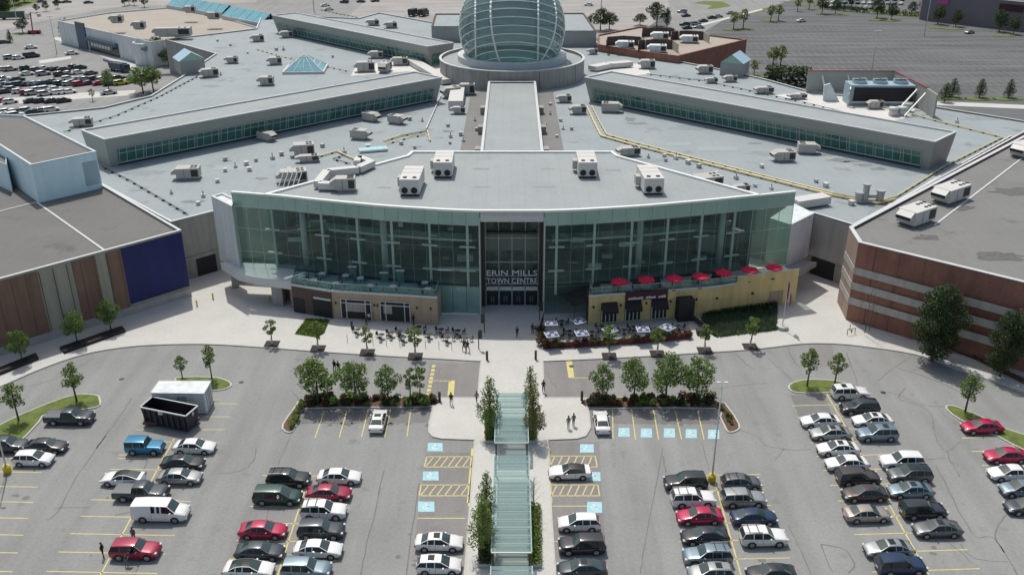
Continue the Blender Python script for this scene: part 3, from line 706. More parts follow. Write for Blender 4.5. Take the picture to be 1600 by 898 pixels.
for s, xs in ((-1, (412, 497, 556, 612, 672, 731)), (1, (869, 928, 987, 1045, 1101, 1157))):
    for px in xs:
        X = at(px, 400, 9.2).x; Y = fy(X) + .75
        wbuild(MB().box((X, Y, 9.6), (.36, .4, 13.0)), 'column', M_sill, eh)
        for z in (7.1, 10.9, 14.4):
            a, b = X - 1.15, X + 1.15
            wbuild(MB().beam((a, fy(a) + .38, z), (b, fy(b) + .38, z), .3, .22), 'bracket', M_sill, eh)
for px in (460, 596, 1003, 1141):
    X = at(px, 400, 9.2).x; wbuild(MB().tube((X, fy(X) + 2.4, 4.6), (X, fy(X) + 2.4, 15.9), .5, 14), 'column', M_pale, eh, True)
for k, (x, w_, z, c_) in enumerate([(-31, 3, 7, M_tanw), (-25, 4, 12.5, M_grey), (-21, 5, 8, M_stone), (-14, 4, 12.5, M_interior), (-11, 3, 7.4, M_beige), (11, 3.4, 7.4, M_beige), (15, 5, 12.5, M_dbrown), (21, 3, 8, M_grey), (26, 4, 12.6, M_tanw), (31, 3, 7.2, M_beige), (33, 4, 12.7, M_brown), (-34, 3, 12.5, M_brown)]):
    wbuild(MB().box((x, 139.8 - abs(x) * .05, z), (w_, 1.2, 2.8)), 'shop_front', c_, eh)
rs_ = random.Random(11)
for k in range(46):      # lit signs, pale counters, lamps and rails deep inside
    x = rs_.uniform(-35, 35)
    if abs(x) < 5.5: continue
    z = rs_.choice([5.4, 6.2, 8.6, 11.2, 12.4, 13.8]) + rs_.uniform(-.3, .3); y = min(139.4, fy(x) + rs_.uniform(2.5, 9))
    if abs(x) > 31: y = min(y, 136.0)
    wbuild(MB().box((x, y, z), (rs_.uniform(.5, 2.6), rs_.uniform(.2, .8), rs_.uniform(.15, 1.1))), 'interior_fitting', rs_.choice([M_cap, M_sill, M_beige, M_tanw, M_dbrown, M_stone, M_pale]), eh)
for s in (-1, 1):
    for a_, b_ in ((6, 12), (12, 20), (20, 28), (28, 34)):
        a, b = s * a_, s * b_; wbuild(MB().beam((a, fy(a) + 4.1, 11.1), (b, fy(b) + 4.1, 11.1), .06, .9), 'gallery_rail', M_bglass, eh); wbuild(MB().beam((a, fy(a) + 4.1, 10.45), (b, fy(b) + 4.1, 10.45), .15, .35), 'gallery_edge', M_sill, eh)
# glass skin, pane by pane
zr = [4.7, 7.1, 10.9, 14.4, 16.6]
def glass_row(x0, x1, n_, z0, z1, m, lean=0.0):
    for i in range(n_):
        a, b = x0 + (x1 - x0) * i / n_ + .03, x0 + (x1 - x0) * (i + 1) / n_ - .03
        mb = MB().quad((a, fy(a), z0 + .03), (b, fy(b), z0 + .03), (b, fy(b), z1 - .03), (a, fy(a), z1 - .03))
        wbuild(mb, 'glass_pane', m, eh)
for s in (-1, 1):
    e = -42.8 if s < 0 else 43.3
    for k in range(4):
        xe = s * 36.6; glass_row(min(s * 4.7, xe), max(s * 4.7, xe), 16, zr[k], zr[k + 1], M_spand if k == 3 else M_glass)
        glass_row(min(xe, e), max(xe, e), 3, zr[k], zr[k + 1], M_spand if k == 3 else M_gend)
    mb = MB()      # slim joints between the panes
    for i in range(17):
        x = s * 4.7 + (s * 36.6 - s * 4.7) * i / 16; mb.beam((x, fy(x), 4.7), (x, fy(x), 16.6), .03, .03)
    for i in range(4):
        x = s * 36.6 + (e - s * 36.6) * i / 3; mb.beam((x, fy(x), 4.7), (x, fy(x), 16.6), .07, .05)
    for z in zr[:-1]:
        for i in range(19):
            a, b = s * 4.7 + (e - s * 4.7) * i / 19, s * 4.7 + (e - s * 4.7) * (i + 1) / 19
            mb.beam((a, fy(a), z), (b, fy(b), z), .025, .025)
    wbuild(mb, 'glass_joint', M_spand, eh)
glass_row(-11.0, -4.7, 3, .15, 4.67, M_lowglass); glass_row(4.7, 11.4, 3, .15, 4.67, M_glass)
wbuild(MB().box((-7.9, fy(-7.9) - .1, .2), (6.4, .3, .15)), 'sill', M_sill, eh)
wbuild(MB().box((-7.9, fy(-7.9) + .6, 7.25), (6.3, 1.0, .12)), 'sill', M_sill, eh)
# central portal
mb = MB(); mb.box((0, 127.65, 15.7), (9.2, 2.6, 1.4)); wbuild(mb, 'fascia', M_cap, eh)
for s in (-1, 1):
    wbuild(MB().box((s * 4.75, 127.4, 8), (.22, 2.4, 15.6)), 'jamb', M_mull, eh)
    wbuild(MB().box((s * 4.35, 129.3, 7.4), (.5, .5, 14.8)), 'door_post', M_black, eh)
YD = 129.6
for i in range(4):
    for k, (z0, z1) in enumerate(((3.35, 7.3), (7.4, 11.2), (11.3, 15.0))):
        a, b = -4.0 + i * 2.0 + .04, -4.0 + (i + 1) * 2.0 - .04
        wbuild(MB().quad((a, YD, z0), (b, YD, z0), (b, YD, z1), (a, YD, z1)), 'glass_pane', M_glass, eh)
    x = -4.0 + i * 2.0
    wbuild(MB().box((x + 1.0, YD - .1, 3.0), (1.85, .25, .62)), 'door_header', M_cap, eh)
    for hx in (.5, 1.5):
        d = wbuild(MB().box((x + hx, YD - .02, 1.42), (.9, .08, 2.5)), 'door', M_cglass, eh)
        h_ = MB().box((x + hx + (.3 if hx < 1 else -.3), YD - .12, 1.2), (.06, .08, .9)).build('handle', M_steel, d)
mb = MB()
for i in range(5): mb.box((-4.0 + i * 2.0, YD - .05, 1.45), (.13, .18, 2.7))
for z in (7.35, 11.25): mb.box((0, YD - .03, z), (8.2, .15, .12))
for i in range(5): mb.box((-4 + i * 2, YD - .03, 9.2), (.1, .12, 11.7))
wbuild(mb, 'portal_frame', M_mull, eh)
wbuild(MB().box((0, YD - .5, 12.3), (7.4, .5, .25)), 'truss', M_black, eh)
wbuild(MB().box((0, 133.5, 9.0), (8.6, .3, 2.6)), 'inner_sign_wall', M_stone, eh)
for txt, z in (('ERIN MILLS', 5.45), ('TOWN CENTRE', 4.15)):
    me = text_mesh(txt, 1.25, M_white, 'lettering', .06)
    xs = [v.co.x for v in me.vertices]; W_ = max(xs) - min(xs); cx = (max(xs) + min(xs)) / 2
    o = link('lettering', me, eh, loc=(-cx * 7.7 / W_, YD - .75 - 130, z), rz=(PI / 2, 0, 0)); o.scale = (7.7 / W_, 1, 1); o['label'] = 'white letters ' + txt
wbuild(MB().box((0, YD - .72, 4.05), (7.9, .1, .08)).box((0, YD - .72, 5.35), (7.9, .1, .08)), 'lettering_rail', M_mull, eh)
# floor slab under the portal, dark grille strips
# white end walls
for name, pts, z0, z1 in (('w', [(330, 306), (348, 301), (366, 309), (362, 322)], 4.2, 15.0), ):
    p = poly(pts, 15.0); q = ccw([tuple(a) for a in p])
    mb = MB(); mb.prism(q, z0, z1 - .25, bottom=True); wbuild(mb, 'end_wall', M_pale, eh)
    c = MB(); o1, o2 = inset(q, -.05), inset(q, .35)
    for i in range(4):
        j = (i + 1) % 4; c.add([(*o1[i], z1), (*o1[j], z1), (*o2[j], z1), (*o2[i], z1), (*o1[i], z1 - .3), (*o1[j], z1 - .3), (*o2[j], z1 - .3), (*o2[i], z1 - .3)], [(0, 1, 2, 3), (4, 5, 1, 0), (3, 2, 6, 7)])
    wbuild(c, 'coping', M_cap, eh)
a, b = at(1236, 350, 11.3), at(1272, 332, 11.3); q = [tuple(a.xy), tuple(b.xy), (b.x - 2, b.y + 5), (a.x - 2.5, a.y + 3)]
wbuild(MB().prism(q, 3.8, 11.2, bottom=True), 'end_wall', M_pale, eh)
wbuild(MB().beam((a.x, a.y, 11.25), (b.x, b.y, 11.25), .4, .15), 'coping', M_cap, eh)
# pale fascia under the glass at the left, with pillars and a dark loading recess below
fp = [at(345, 413, 4.4), at(372, 430, 4.4), at(400, 437, 4.4), at(455, 444, 4.4)]
mb = MB()
for a, b in zip(fp, fp[1:]): mb.quad((a.x, a.y, 3.5), (b.x, b.y, 3.5), (b.x, b.y, 4.75), (a.x, a.y, 4.75))
top = [tuple(p.xy) for p in fp] + [(-34, 134.5), (-42.8, 135.5)]
mb.add([(x, y, 4.75) for x, y in top], [tuple(range(6))]); mb.add([(x, y, 3.5) for x, y in top], [tuple(range(6))[::-1]])
wbuild(mb, 'fascia', M_cap, eh)
mb = MB()
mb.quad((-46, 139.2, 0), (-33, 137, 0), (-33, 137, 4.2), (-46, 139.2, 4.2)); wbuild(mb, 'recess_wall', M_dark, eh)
for px, w_ in ((428, 1.2),):
    c = at(px + 8, 478); wbuild(MB().box((c.x, c.y + 1.2, 1.8), (1.6, 3.2, 3.4)), 'pillar', M_stone, eh)
c = at(362, 460); wbuild(MB().box((c.x, c.y + 2.5, 1.8), (.9, .9, 3.6)), 'pillar', M_stone, eh)
# right side low soffit
wbuild(MB().prism([(43, 131.5), (49.0, 137.5), (44, 139), (41, 136)], 3.2, 4.0, bottom=True), 'soffit', M_stone, eh)

# ---- left low wing with terrace
ltop = [at(455, 441, 5), at(517, 451, 5), at(683, 461, 5)]
pl = [tuple(a.xy) for a in ltop] + [(-10.7, fy(-10.7) - .15), (-20, fy(-20) - .15), (-30, fy(-30) - .15), (-35.5, fy(-35.5) - .2)]
lw = thing('terrace_restaurant', 'low tan and brown restaurant wing with a glass edged roof terrace, left of the doors', 'restaurant', (-22, 128, 0))
c1, c2, c3 = ltop
mb = MB(); mb.prism(pl, 0, 4.65); wbuild(mb, 'wall', M_tanw, lw)
mb = MB().add([(x, y, 4.68) for x, y in ccw(pl)], [tuple(range(len(pl)))]); wbuild(mb, 'terrace_floor', M_lowglass, lw)
wallquad('wall_cladding', c1, c2, 0, 1, 0, 4.66, M_dbrown, lw, .1)
wallquad('fascia', c1, c2, -.01, 1.0, 4.5, 4.8, M_cap, lw, .16); wallquad('fascia', c2, c3, 0, 1.0, 4.5, 4.8, M_cap, lw, .12)
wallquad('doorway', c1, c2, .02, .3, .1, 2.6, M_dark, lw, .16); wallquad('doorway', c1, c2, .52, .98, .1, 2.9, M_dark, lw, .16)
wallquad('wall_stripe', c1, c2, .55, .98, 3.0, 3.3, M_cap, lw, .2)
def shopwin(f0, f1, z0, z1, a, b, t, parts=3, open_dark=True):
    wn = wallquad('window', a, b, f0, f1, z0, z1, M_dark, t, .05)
    fr = MB(); A, B = Vector((a[0], a[1], 0)), Vector((b[0], b[1], 0)); d = B - A; nrm = Vector((d.y, -d.x, 0)).normalized() * .1
    P_ = lambda f, z: A + d * f + nrm + Vector((0, 0, z))
    for z in (z1, z1 - .6): fr.beam(P_(f0, z), P_(f1, z), .1, .12)
    for k in (0, .18, .82, 1): f = f0 + (f1 - f0) * k; fr.beam(P_(f, z0), P_(f, z1), .12, .1)
    wf = wbuild(fr, 'window_frame', M_cap, t)
    return wn
shopwin(.085, .37, .35, 3.5, c2, c3, lw); shopwin(.46, .74, .35, 3.5, c2, c3, lw)
wallquad('blind', c2, c3, .13, .32, 1.5, 2.85, M_stone, lw, .09); wallquad('blind', c2, c3, .49, .57, 1.5, 2.85, M_stone, lw, .09)
for f in (.03, .4, .43, .8, .93): wallquad('wall_lamp', c2, c3, f, f + .012, 2.6, 2.95, M_black, lw, .22)
def rail(pts, t, h=1.1, z=4.68, seg=2.0, name='glass_balustrade'):
    for a, b in zip(pts, pts[1:]):
        a, b = Vector(a), Vector(b); L = (b - a).length; k = max(1, round(L / seg))
        for i in range(k):
            p, q = a + (b - a) * (i / k + .01), a + (b - a) * ((i + 1) / k - .01)
            wbuild(MB().quad((p.x, p.y, z + .05), (q.x, q.y, z + .05), (q.x, q.y, z + h), (p.x, p.y, z + h)), name, M_bglass, t)
        wbuild(MB().beam((a.x, a.y, z + h), (b.x, b.y, z + h), .06, .06), 'handrail', M_mull, t)
off = Vector((.1, .25)); rail([tuple(c1.xy + off), tuple(c2.xy + off), tuple(c3.xy + off + Vector((-.3, 0))), (-10.9, 126.3)], lw)
# ---- right ochre restaurant with terrace
rt = [at(920, 460, 5), at(920, 460, 5).lerp(at(1110, 446, 5), .58), at(1110, 446, 5), at(1152, 440, 5), at(1249, 420, 5.8)]
pr = [tuple(a.xy) for a in rt] + [(rt[-1].x - 1.2, 134.2), (35.8, fy(35.8) - .2), (28.6, fy(28.6) - .2), (18.7, fy(18.7) - .2), (11.6, fy(11.6) - .2)]
rw = thing('ochre_restaurant', 'low ochre yellow restaurant with black awnings and a roof terrace, right of the doors', 'restaurant', (27, 128, 0))
mb = MB().prism(pr, 0, 4.65); wbuild(mb, 'wall', M_ochre, rw)
mb = MB().add([(x, y, 4.68) for x, y in ccw(pr)], [tuple(range(len(pr)))]); wbuild(mb, 'terrace_floor', M_stone, rw)
for a, b in zip(rt[:3], rt[1:4]): wallquad('coping', a, b, 0, 1, 4.6, 4.9, M_cap, rw, .14)
wallquad('parapet', rt[3], rt[4], 0, 1, 4.6, 5.75, M_ochre, rw, .04); wallquad('coping', rt[3], rt[4], 0, 1, 5.75, 5.9, M_cap, rw, .12)
wallquad('side_wall', (11.3, 126.5), rt[0], 0, 1, 0, 4.7, M_dbrown, rw, .08)
L1 = (rt[2], rt[0])
def onw(px): return (at(px, 480, 2.5).x - rt[0].x) / (rt[2].x - rt[0].x)
A0, B0 = rt[0], rt[2]
wallquad('sign_board', A0, B0, onw(976), onw(1043), 3.65, 4.98, M_sign, rw, .35)
f0, f1 = onw(980), onw(1040)
for k in range(15):
    if k in (6, 11): continue
    f = f0 + (f1 - f0) * k / 15; wallquad('sign_letter', A0, B0, f, f + .018, 3.8, 4.1 + .05 * (k % 3), M_cap, rw, .4)
for px in (951, 989, 1031):
    f0, f1 = onw(px - 12.5), onw(px + 12.5)
    wallquad('window', A0, B0, f0, f1, .3, 2.6, M_cglass, rw, .06)
    A_, B_ = Vector((A0.x, A0.y, 0)), Vector((B0.x, B0.y, 0)); d = B_ - A_; nr = Vector((d.y, -d.x, 0)).normalized()
    p0, p1 = A_ + d * f0, A_ + d * f1; up, dn = Vector((0, 0, 3.55)), Vector((0, 0, 2.45)); o_ = nr * 1.15
    mb = MB().quad(p0 + dn + o_, p1 + dn + o_, p1 + up + nr * .1, p0 + up + nr * .1); mb.quad(p0 + dn + o_ - Vector((0, 0, .3)), p1 + dn + o_ - Vector((0, 0, .3)), p1 + dn + o_, p0 + dn + o_)
    mb.add([p0 + dn, p0 + dn + o_, p0 + up], [(0, 1, 2)]); mb.add([p1 + dn, p1 + dn + o_, p1 + up], [(0, 2, 1)])
    wbuild(mb, 'awning', M_awn, rw)
    for k in range(4):
        f = f0 + (f1 - f0) * (k + .1) / 4; wallquad('window_mullion', A0, B0, f, f + .008, .3, 2.6, M_cap, rw, .12)
wallquad('porch', A0, B0, onw(1058), onw(1083), .1, 3.6, M_dark, rw, 1.6)
for px in (925, 968, 1009, 1048, 1090): wallquad('wall_lamp', A0, B0, onw(px), onw(px + 2.5), 2.8, 3.1, M_black, rw, .25)
for px in (1118, 1178): c = at(px, 462, 3); wallquad('wall_lamp', rt[2], rt[4], (c.x - rt[2].x) / (rt[4].x - rt[2].x), (c.x - rt[2].x) / (rt[4].x - rt[2].x) + .02, 2.6, 2.9, M_black, rw, .2)
wallquad('wall_patch', rt[3], rt[4], .55, .78, .1, 2.6, M_tanw, rw, .05)
rail([(rt[0].x + .3, 126.4), (rt[0].x + .3, rt[0].y + .3), (rt[1].x, rt[1].y + .3), (rt[2].x, rt[2].y + .3), (rt[3].x, rt[3].y + .3)], rw, 1.15, 4.75)
for k in range(7):
    px = 934 + k * 31.5; c = at(px, 458 - k * 3.2, 5.2)
    wbuild(MB().box((c.x, c.y + 1.5, 5.2), (1.3, 1.7, 1.0), taper=.75), 'planter_box', M_black, rw)

# ---- left store with coloured bands
ZL = 11.0
LS = poly([(-120, 468), (283, 360), (163, 290), (60, 235), (-120, 235)], ZL)
ls, _ = block('banded_store', 'big flat roofed store at left with brown and grey bands and a navy blue corner', 'store', LS, 0, ZL, M_grey, M_gravel, .35, capw=.35)
a, b = at(-120, 468, ZL), at(283, 360, ZL)
def lf(px): 
    lo, hi = 0., 1.
    for _ in range(40):
        m = (lo + hi) / 2; q = a + (b - a) * m; d = (q.y * CT - (ZL - CH) * ST); xx = 800 + FPX * q.x / d
        if xx < px: lo = m
        else: hi = m
    return m
for x0, x1, m_, z0 in ((-120, 56, M_brown, 1.4), (110, 147, M_brown, 1.4), (165, 187, M_brown, 1.4), (187, 282.5, M_navy, 1.7)):
    wallquad('wall_panel', a, b, lf(x0), lf(x1), z0, ZL - .3, m_, ls, .1)
for k in range(14): wallquad('panel_joint', a, b, .03 + k * .053, .0308 + k * .053, 1.4, ZL - .4, M_black, ls, .13)
wallquad('plinth', a, b, 0, .999, 0, 1.35, M_beige, ls, .25)
sd_ = at(163, 290, ZL)
for p, q in (((57, 316), (163, 391)), ((-60, 345), (57, 316))):
    A_, B_ = at(*p, ZL - .3), at(*q, ZL - .3); wbuild(MB().beam(A_, B_, .3, .12), 'roof_seam', M_cap, ls)
ZPH = 17.2
ph, _ = block('white_penthouse', 'tall white walled block with a gravel roof standing on the left store', 'building', poly([(-80, 175), (48, 258), (150, 237), (38, 181)], ZPH), ZL - .35, ZPH, M_bluew, M_gravel, .3, capw=.3)
A_, B_ = at(48, 258, ZPH), at(150, 237, ZPH); wallquad('wall_patch', A_, B_, .75, .985, .6, 4.6 + ZL - .3 - ZL + .5, M_bluep, ph, .03)
for o in ph.children:
    if o.name.startswith('wall_patch'): o.location.z += ZL
t2, _ = block('white_annex', 'lower white walled box against the penthouse at the left picture edge', 'building', poly([(-90, 215), (10, 258), (10, 225), (-90, 190)], 15.5), ZL - .35, 15.5, M_bluew, M_gravel, .3, capw=.3)

# ---- right brick store
ZB = 12.5
BS = poly([(1327, 355), (1342, 379), (1660, 456), (1900, 520), (2300, 330), (1700, 160)], ZB)
bs, _ = block('brick_store', 'big red brick store at right with three pale stone bands and a wide flat roof', 'store', BS, 0, ZB, M_brick, M_gravel2, .35, cap=M_cap, capw=.55)
p0, p1, p2 = at(1327, 355, ZB), at(1342, 379, ZB), at(1900, 520, ZB)
for k in range(9): wallquad('control_joint', p1, p2, .06 + k * .08, .0606 + k * .08, .2, ZB - .1, M_brown, bs, .06)
for x_, y_, rx_ in ((1448, 371, 2.6), (1500, 325, 3.0), (1560, 400, 4), (1590, 300, 5)): stain(x_, y_, rx_, rx_ * .5, mat('gravel_stain', (.12, .12, .115), .9, var=.3, scale=1.5), ZB - .33, bs)
wallquad('wall_corner', p0, p1, 0, 1, .1, ZB - .02, M_tbrick, bs, .05)
for z0, z1 in ((7.6, 8.7), (5.2, 6.3), (2.8, 3.9)):
    wallquad('stone_band', p0, p1, 0, 1, z0, z1, M_band, bs, .12); wallquad('stone_band', p1, p2, 0, 1, z0, z1, M_band, bs, .1)
for f in (.33, .345, .52, .7): wallquad('pilaster', p1, p2, f, f + .012, .1, 9.2, M_brick, bs, .35)
A_, B_ = at(1460, 352, ZB - .3), at(1600, 245, ZB - .3); wbuild(MB().beam(A_, B_, .3, .1), 'roof_seam', M_cap, bs)

# ---- distant stores
ZQ = 9.5
fb, _ = block('far_brick_store', 'dark red brick store behind the right end of the dome with four rooftop units', 'store', poly([(1059, 88), (1167, 62), (1000, 42), (934, 55), (934, 70), (992, 79)], 12.3), 0, 12.3, M_brick, M_tan, .35, cap=M_brick, capw=.5)
tb, _ = block('pale_blue_store', 'pale blue grey fronted store with a tan gravel roof at upper left', 'store', poly([(90, 33), (235, 66), (262, 62), (405, 44), (290, 10), (170, 20)], 8.2), 0, 8.2, M_pale, M_tan, .35, capw=.35)
A_, B_ = at(90, 33, 8.2), at(235, 66, 8.2)
wallquad('tower_panel', A_, B_, .22, .32, 0, 9.6, mat('slate_panel', (.09, .13, .17), .6), tb, .5)
wallquad('canopy', A_, B_, .34, .66, 3.7, 4.9, bpy.data.materials['slate_panel'], tb, 1.2); wallquad('shop_front', A_, B_, .34, .66, .2, 3.6, M_cglass, tb, .2)
for k in range(7): wallquad('sign_letter', A_, B_, .40 + k * .03, .418 + k * .03, 2.3, 3.5, M_cap, tb, 1.3)
c = at(228, 103); cyl = MB().prism([(c.x + 5 * math.cos(2 * PI * k / 24), c.y + 5 + 5 * math.sin(2 * PI * k / 24)) for k in range(24)], 0, 7.2); wbuild(cyl, 'corner_tower', M_pale, tb)
t, _ = block('grey_block', 'small grey roofed block with a dark red rim just left behind the dome', 'building', poly([(674, 42), (730, 42), (735, 22), (680, 22)], 15), ZM, 15, M_grey2, M_roof, .3, cap=M_dbrown)
t, _ = block('grey_block', 'pale roofed block with a dark rim just right behind the dome', 'building', poly([(870, 49), (932, 49), (912, 21), (866, 21)], 15), ZM, 15, M_grey2, M_roof, .3, cap=M_dbrown)
t, _ = block('big_box_store', 'long grey purple big box store with magenta signs at the top right corner', 'store', [at(1436, 31).xy, at(1700, 62).xy, at(1900, -50).xy, at(1436, -70).xy], 0, 11.5, mat('purple_wall', (.20, .18, .20), .8), M_gravel, .3)
A_, B_ = at(1436, 31), at(1700, 62)
for f0, f1 in ((.1, .17), (.48, .62)): wallquad('shop_sign', A_, B_, f0, f1, 7.5, 10.2, M_sign if f0 > .3 else mat('magenta_sign', (.5, .1, .3), .6), t, .5)
t, _ = block('dark_building', 'dark glass clad building corner at the top edge left of centre', 'building', [at(440, -12).xy, at(520, -6).xy, at(560, -30).xy, at(470, -40).xy], 0, 8, M_dbrown, M_gravel, .3)

# ---- skylights
def pyramid(x0, y0, w, h, label, name='pyramid_skylight'):
    c = at(x0, y0, ZM); t = thing(name, label, 'skylight', c); a = w / 2
    MB().box((0, 0, .35), (w + .8, w + .8, .7)).build('kerb_base', M_cap, t)
    ap = Vector((0, 0, h)); cs = [Vector((-a, -a, .72)), Vector((a, -a, .72)), Vector((a, a, .72)), Vector((-a, a, .72))]
    for i in range(4):
        p, q = cs[i], cs[(i + 1) % 4]
        for k in range(4):
            for j in range(4 - 0):
                t0, t1 = k / 4, (k + 1) / 4
                f = lambda u, v: (p + (q - p) * u) * (1 - v) + ap * v
                mb = MB().quad(f(j / 4 + .012, t0 + .01), f((j + 1) / 4 - .012, t0 + .01), f((j + 1) / 4 - .012, t1 - .01 if k < 3 else .995), f(j / 4 + .012, t1 - .01 if k < 3 else .995))
                mb.build('glass_pane', M_skyl, t)
        mb = MB(); mb.tube(p, ap, .13, 5)
        for j in (1, 2, 3): mb.tube(p + (q - p) * j / 4, ap, .06, 4)
        for k in (1, 2): mb.tube(p * (1 - k / 4) + ap * (k / 4), q * (1 - k / 4) + ap * (k / 4), .06, 4)
        mb.build('glazing_bar', M_sill, t)
    return t
py_ = pyramid(478, 110, 10.4, 4.6, 'blue glass pyramid skylight on the pale mall roof'); py_.rotation_euler.z = math.radians(4)
def gable(x, y, w, l, h, rz, label):
    c = at(x, y, ZM); t = thing('porch_skylight', label, 'skylight', c, rz)
    mb = MB().box((0, 0, h / 2), (w, l, h)); mb.build('wall', M_grey2, t)
    MB().quad((-w / 2 - .3, -l / 2 - .3, h), (0, -l / 2 - .3, h + 2.2), (0, l / 2 + .3, h + 2.2), (-w / 2 - .3, l / 2 + .3, h)).build('glass_pane', M_skyl2, t)
    MB().quad((0, -l / 2 - .3, h + 2.2), (w / 2 + .3, -l / 2 - .3, h), (w / 2 + .3, l / 2 + .3, h), (0, l / 2 + .3, h + 2.2)).build('glass_pane', M_skyl2, t)
    MB().add([(-w / 2, -l / 2 - .02, h - .05), (w / 2, -l / 2 - .02, h - .05), (0, -l / 2 - .02, h + 2.15)], [(0, 1, 2)]).build('gable', M_spand, t)
gable(298, 112, 6.5, 7, 3.6, .55, 'small hipped glass porch roof at the left rear edge of the mall roof')
gable(1147, 116, 6, 7, 3.6, -.5, 'small blue glass porch roof at the right rear edge of the mall roof')
for x0, y0, x1, y1, lab in ((275, 2, 360, 16, 'left of two long blue barrel skylights at the top edge'), (362, 18, 424, 30, 'right of two long blue barrel skylights, ending at the far clerestory hall')):
    a, b = at(x0, y0 + 3, 9.6), at(x1, y1 + 3, 9.6); t = thing('barrel_skylight', lab, 'skylight', (a + b) / 2); d = (b - a); L = d.length; t.rotation_euler.z = math.atan2(d.y, d.x)
    MB().box((0, 0, -1.6), (L, 9, 2.6)).build('kerb_base', M_cap, t)
    k = max(3, int(L / 5))
    for i in range(k):
        for s in (-1, 1):
            x_0, x_1 = -L / 2 + L * i / k + .1, -L / 2 + L * (i + 1) / k - .1
            q = [(x_0, s * 4.2, -.3), (x_1, s * 4.2, -.3), (x_1, 0, 2.6), (x_0, 0, 2.6)]; MB().add(q if s < 0 else q[::-1], [(0, 1, 2, 3)]).build('glass_pane', M_skyl, t)

# ================================================================ ROOFTOP EQUIPMENT
EW = {}
def ahu(x, y, z, rz, label, s=1.0, L=7.0, W=3.0, H=2.3, group='large air handlers with twin fans'):
    """long box with two fan hoods at its front end"""
    c = at(x, y, z); t = thing('air_handler', label, 'rooftop unit', c, rz, group)
    def g(k, f):
        if k not in EW: EW[k] = f()
        return EW[k]
    link('casing', MB().box((0, L / 2, .35 + H / 2), (W, L, H)).mesh('casing', M_hvacw), t)
    link('skid', MB().box((0, L / 2, .18), (W - .3, L - .3, .36)).mesh('skid', M_black), t)
    for s_ in (-1, 1):
        link('fan_opening', MB().tube((s_ * W * .24, -.04, .95), (s_ * W * .24, .05, .95), .5, 14).mesh('fan', M_dark), t)
        link('exhaust_cap', MB().tube((s_ * W * .24, 1.0, .35 + H), (s_ * W * .24, 1.0, .45 + H), .33, 12).mesh('fan', M_dark), t)
    link('panel_seam', MB().box((0, L / 2, H + .36), (W + .02, .06, .04)).box((0, L * .75, H + .36), (W + .02, .06, .04)).mesh('seam', M_hvac), t)
    link('side_hood', MB().box((-W / 2 - .35, L * .55, 1.3), (.7, 1.6, 1.4)).mesh('hood', M_hvac), t)
    return t
ahu(640, 307, 16.5, .06 * 0 - .03, 'front left large white air handler with twin fans on the entrance roof')
ahu(692, 279, 16.5, 0, 'rear left large white air handler with twin fans on the entrance roof')
ahu(918, 279, 16.5, 0, 'rear right large white air handler with twin fans on the entrance roof')
ahu(1021, 305, 16.5, .05, 'front right large white air handler with twin fans on the entrance roof')
def duct(pts, z, w, h, label, group='white ducts'):
    p = [at(x, y, z) for x, y in pts]; t = thing('air_duct', label, 'air duct', p[0], group=group)
    for a, b in zip(p, p[1:]):
        wbuild(MB().beam((a.x, a.y, z + .3 + h / 2), (b.x, b.y, z + .3 + h / 2), w, h), 'duct_section', M_hvacw, t)
    return t
duct([(497, 296), (512, 277), (560, 272), (582, 262)], 16.5, 1.3, 1.0, 'white bent duct beside the small unit at the left of the entrance roof')
duct([(540, 298), (499, 297)], 16.5, 1.3, 1.0, 'short white duct running left from the small unit on the entrance roof')
duct([(581, 262), (562, 254), (558, 262)], 16.5, 1.1, .9, 'white duct end hooked over the rear parapet of the entrance roof')
duct([(1240, 326), (1290, 318)], ZM, 2.4, 1.3, 'fat white duct behind the right end of the glass entrance')
duct([(712, 172), (716, 146)], ZM, 3.4, 1.8, 'wide white duct left of the link roof in front of the dome drum')
duct([(700, 133), (690, 128), (640, 98)], ZM, 3.0, 1.2, 'white sloping duct between the two left clerestory halls')
duct([(925, 112), (950, 107), (985, 104)], ZM, 3.0, 1.2, 'white duct behind the right clerestory hall beside the drum')
def rtu(x, y, z, rz, label, L=3.6, W=2.2, H=1.5, kind=0, group='rooftop heating and cooling units', casing=None):
    """packaged unit: casing on a curb, sloping intake hood, condenser fans"""
    L, W, H = L * .88, W * .88, H * .9
    c = at(x, y, z); t = thing('rooftop_unit', label, 'rooftop unit', c, rz, group); casing = casing or M_hvac
    MB().box((0, 0, .2), (L * .8, W * .8, .4)).build('curb', M_stone, t)
    MB().box((0, 0, .4 + H / 2), (L, W, H)).build('casing', casing, t)
    nf = 2 if L < 5 else 3
    for k in range(nf):
        for s in (-1, 1):
            MB().tube((L * (.18 + .16 * k), s * W * .22, .4 + H), (L * (.18 + .16 * k), s * W * .22, .48 + H), min(.3, W * .16), 10).build('fan', M_dark, t)
    mb = MB(); x0 = -L / 2; mb.add([(x0, -W * .4, .5 + H * .35), (x0 - .9, -W * .4, .4 + H * .4), (x0 - .9, -W * .4, .5 + H * .6), (x0, -W * .4, .35 + H), (x0, W * .4, .5 + H * .35), (x0 - .9, W * .4, .4 + H * .4), (x0 - .9, W * .4, .5 + H * .6), (x0, W * .4, .35 + H)],
        [(0, 1, 2, 3), (7, 6, 5, 4), (3, 2, 6, 7), (1, 0, 4, 5)]); mb.build('intake_hood', casing, t)
    MB().box((-L / 2 - .88, 0, .45 + H * .48), (.06, W * .7, H * .2)).build('hood_grille', M_dark, t)
    MB().box((L * .3, -W / 2 - .01, .4 + H * .5), (L * .3, .06, H * .7)).build('coil_grille', M_black, t)
    MB().box((-L * .15, -W / 2 - .01, .4 + H * .5), (.05, .04, H * .9)).build('panel_seam', M_black, t)
    return t
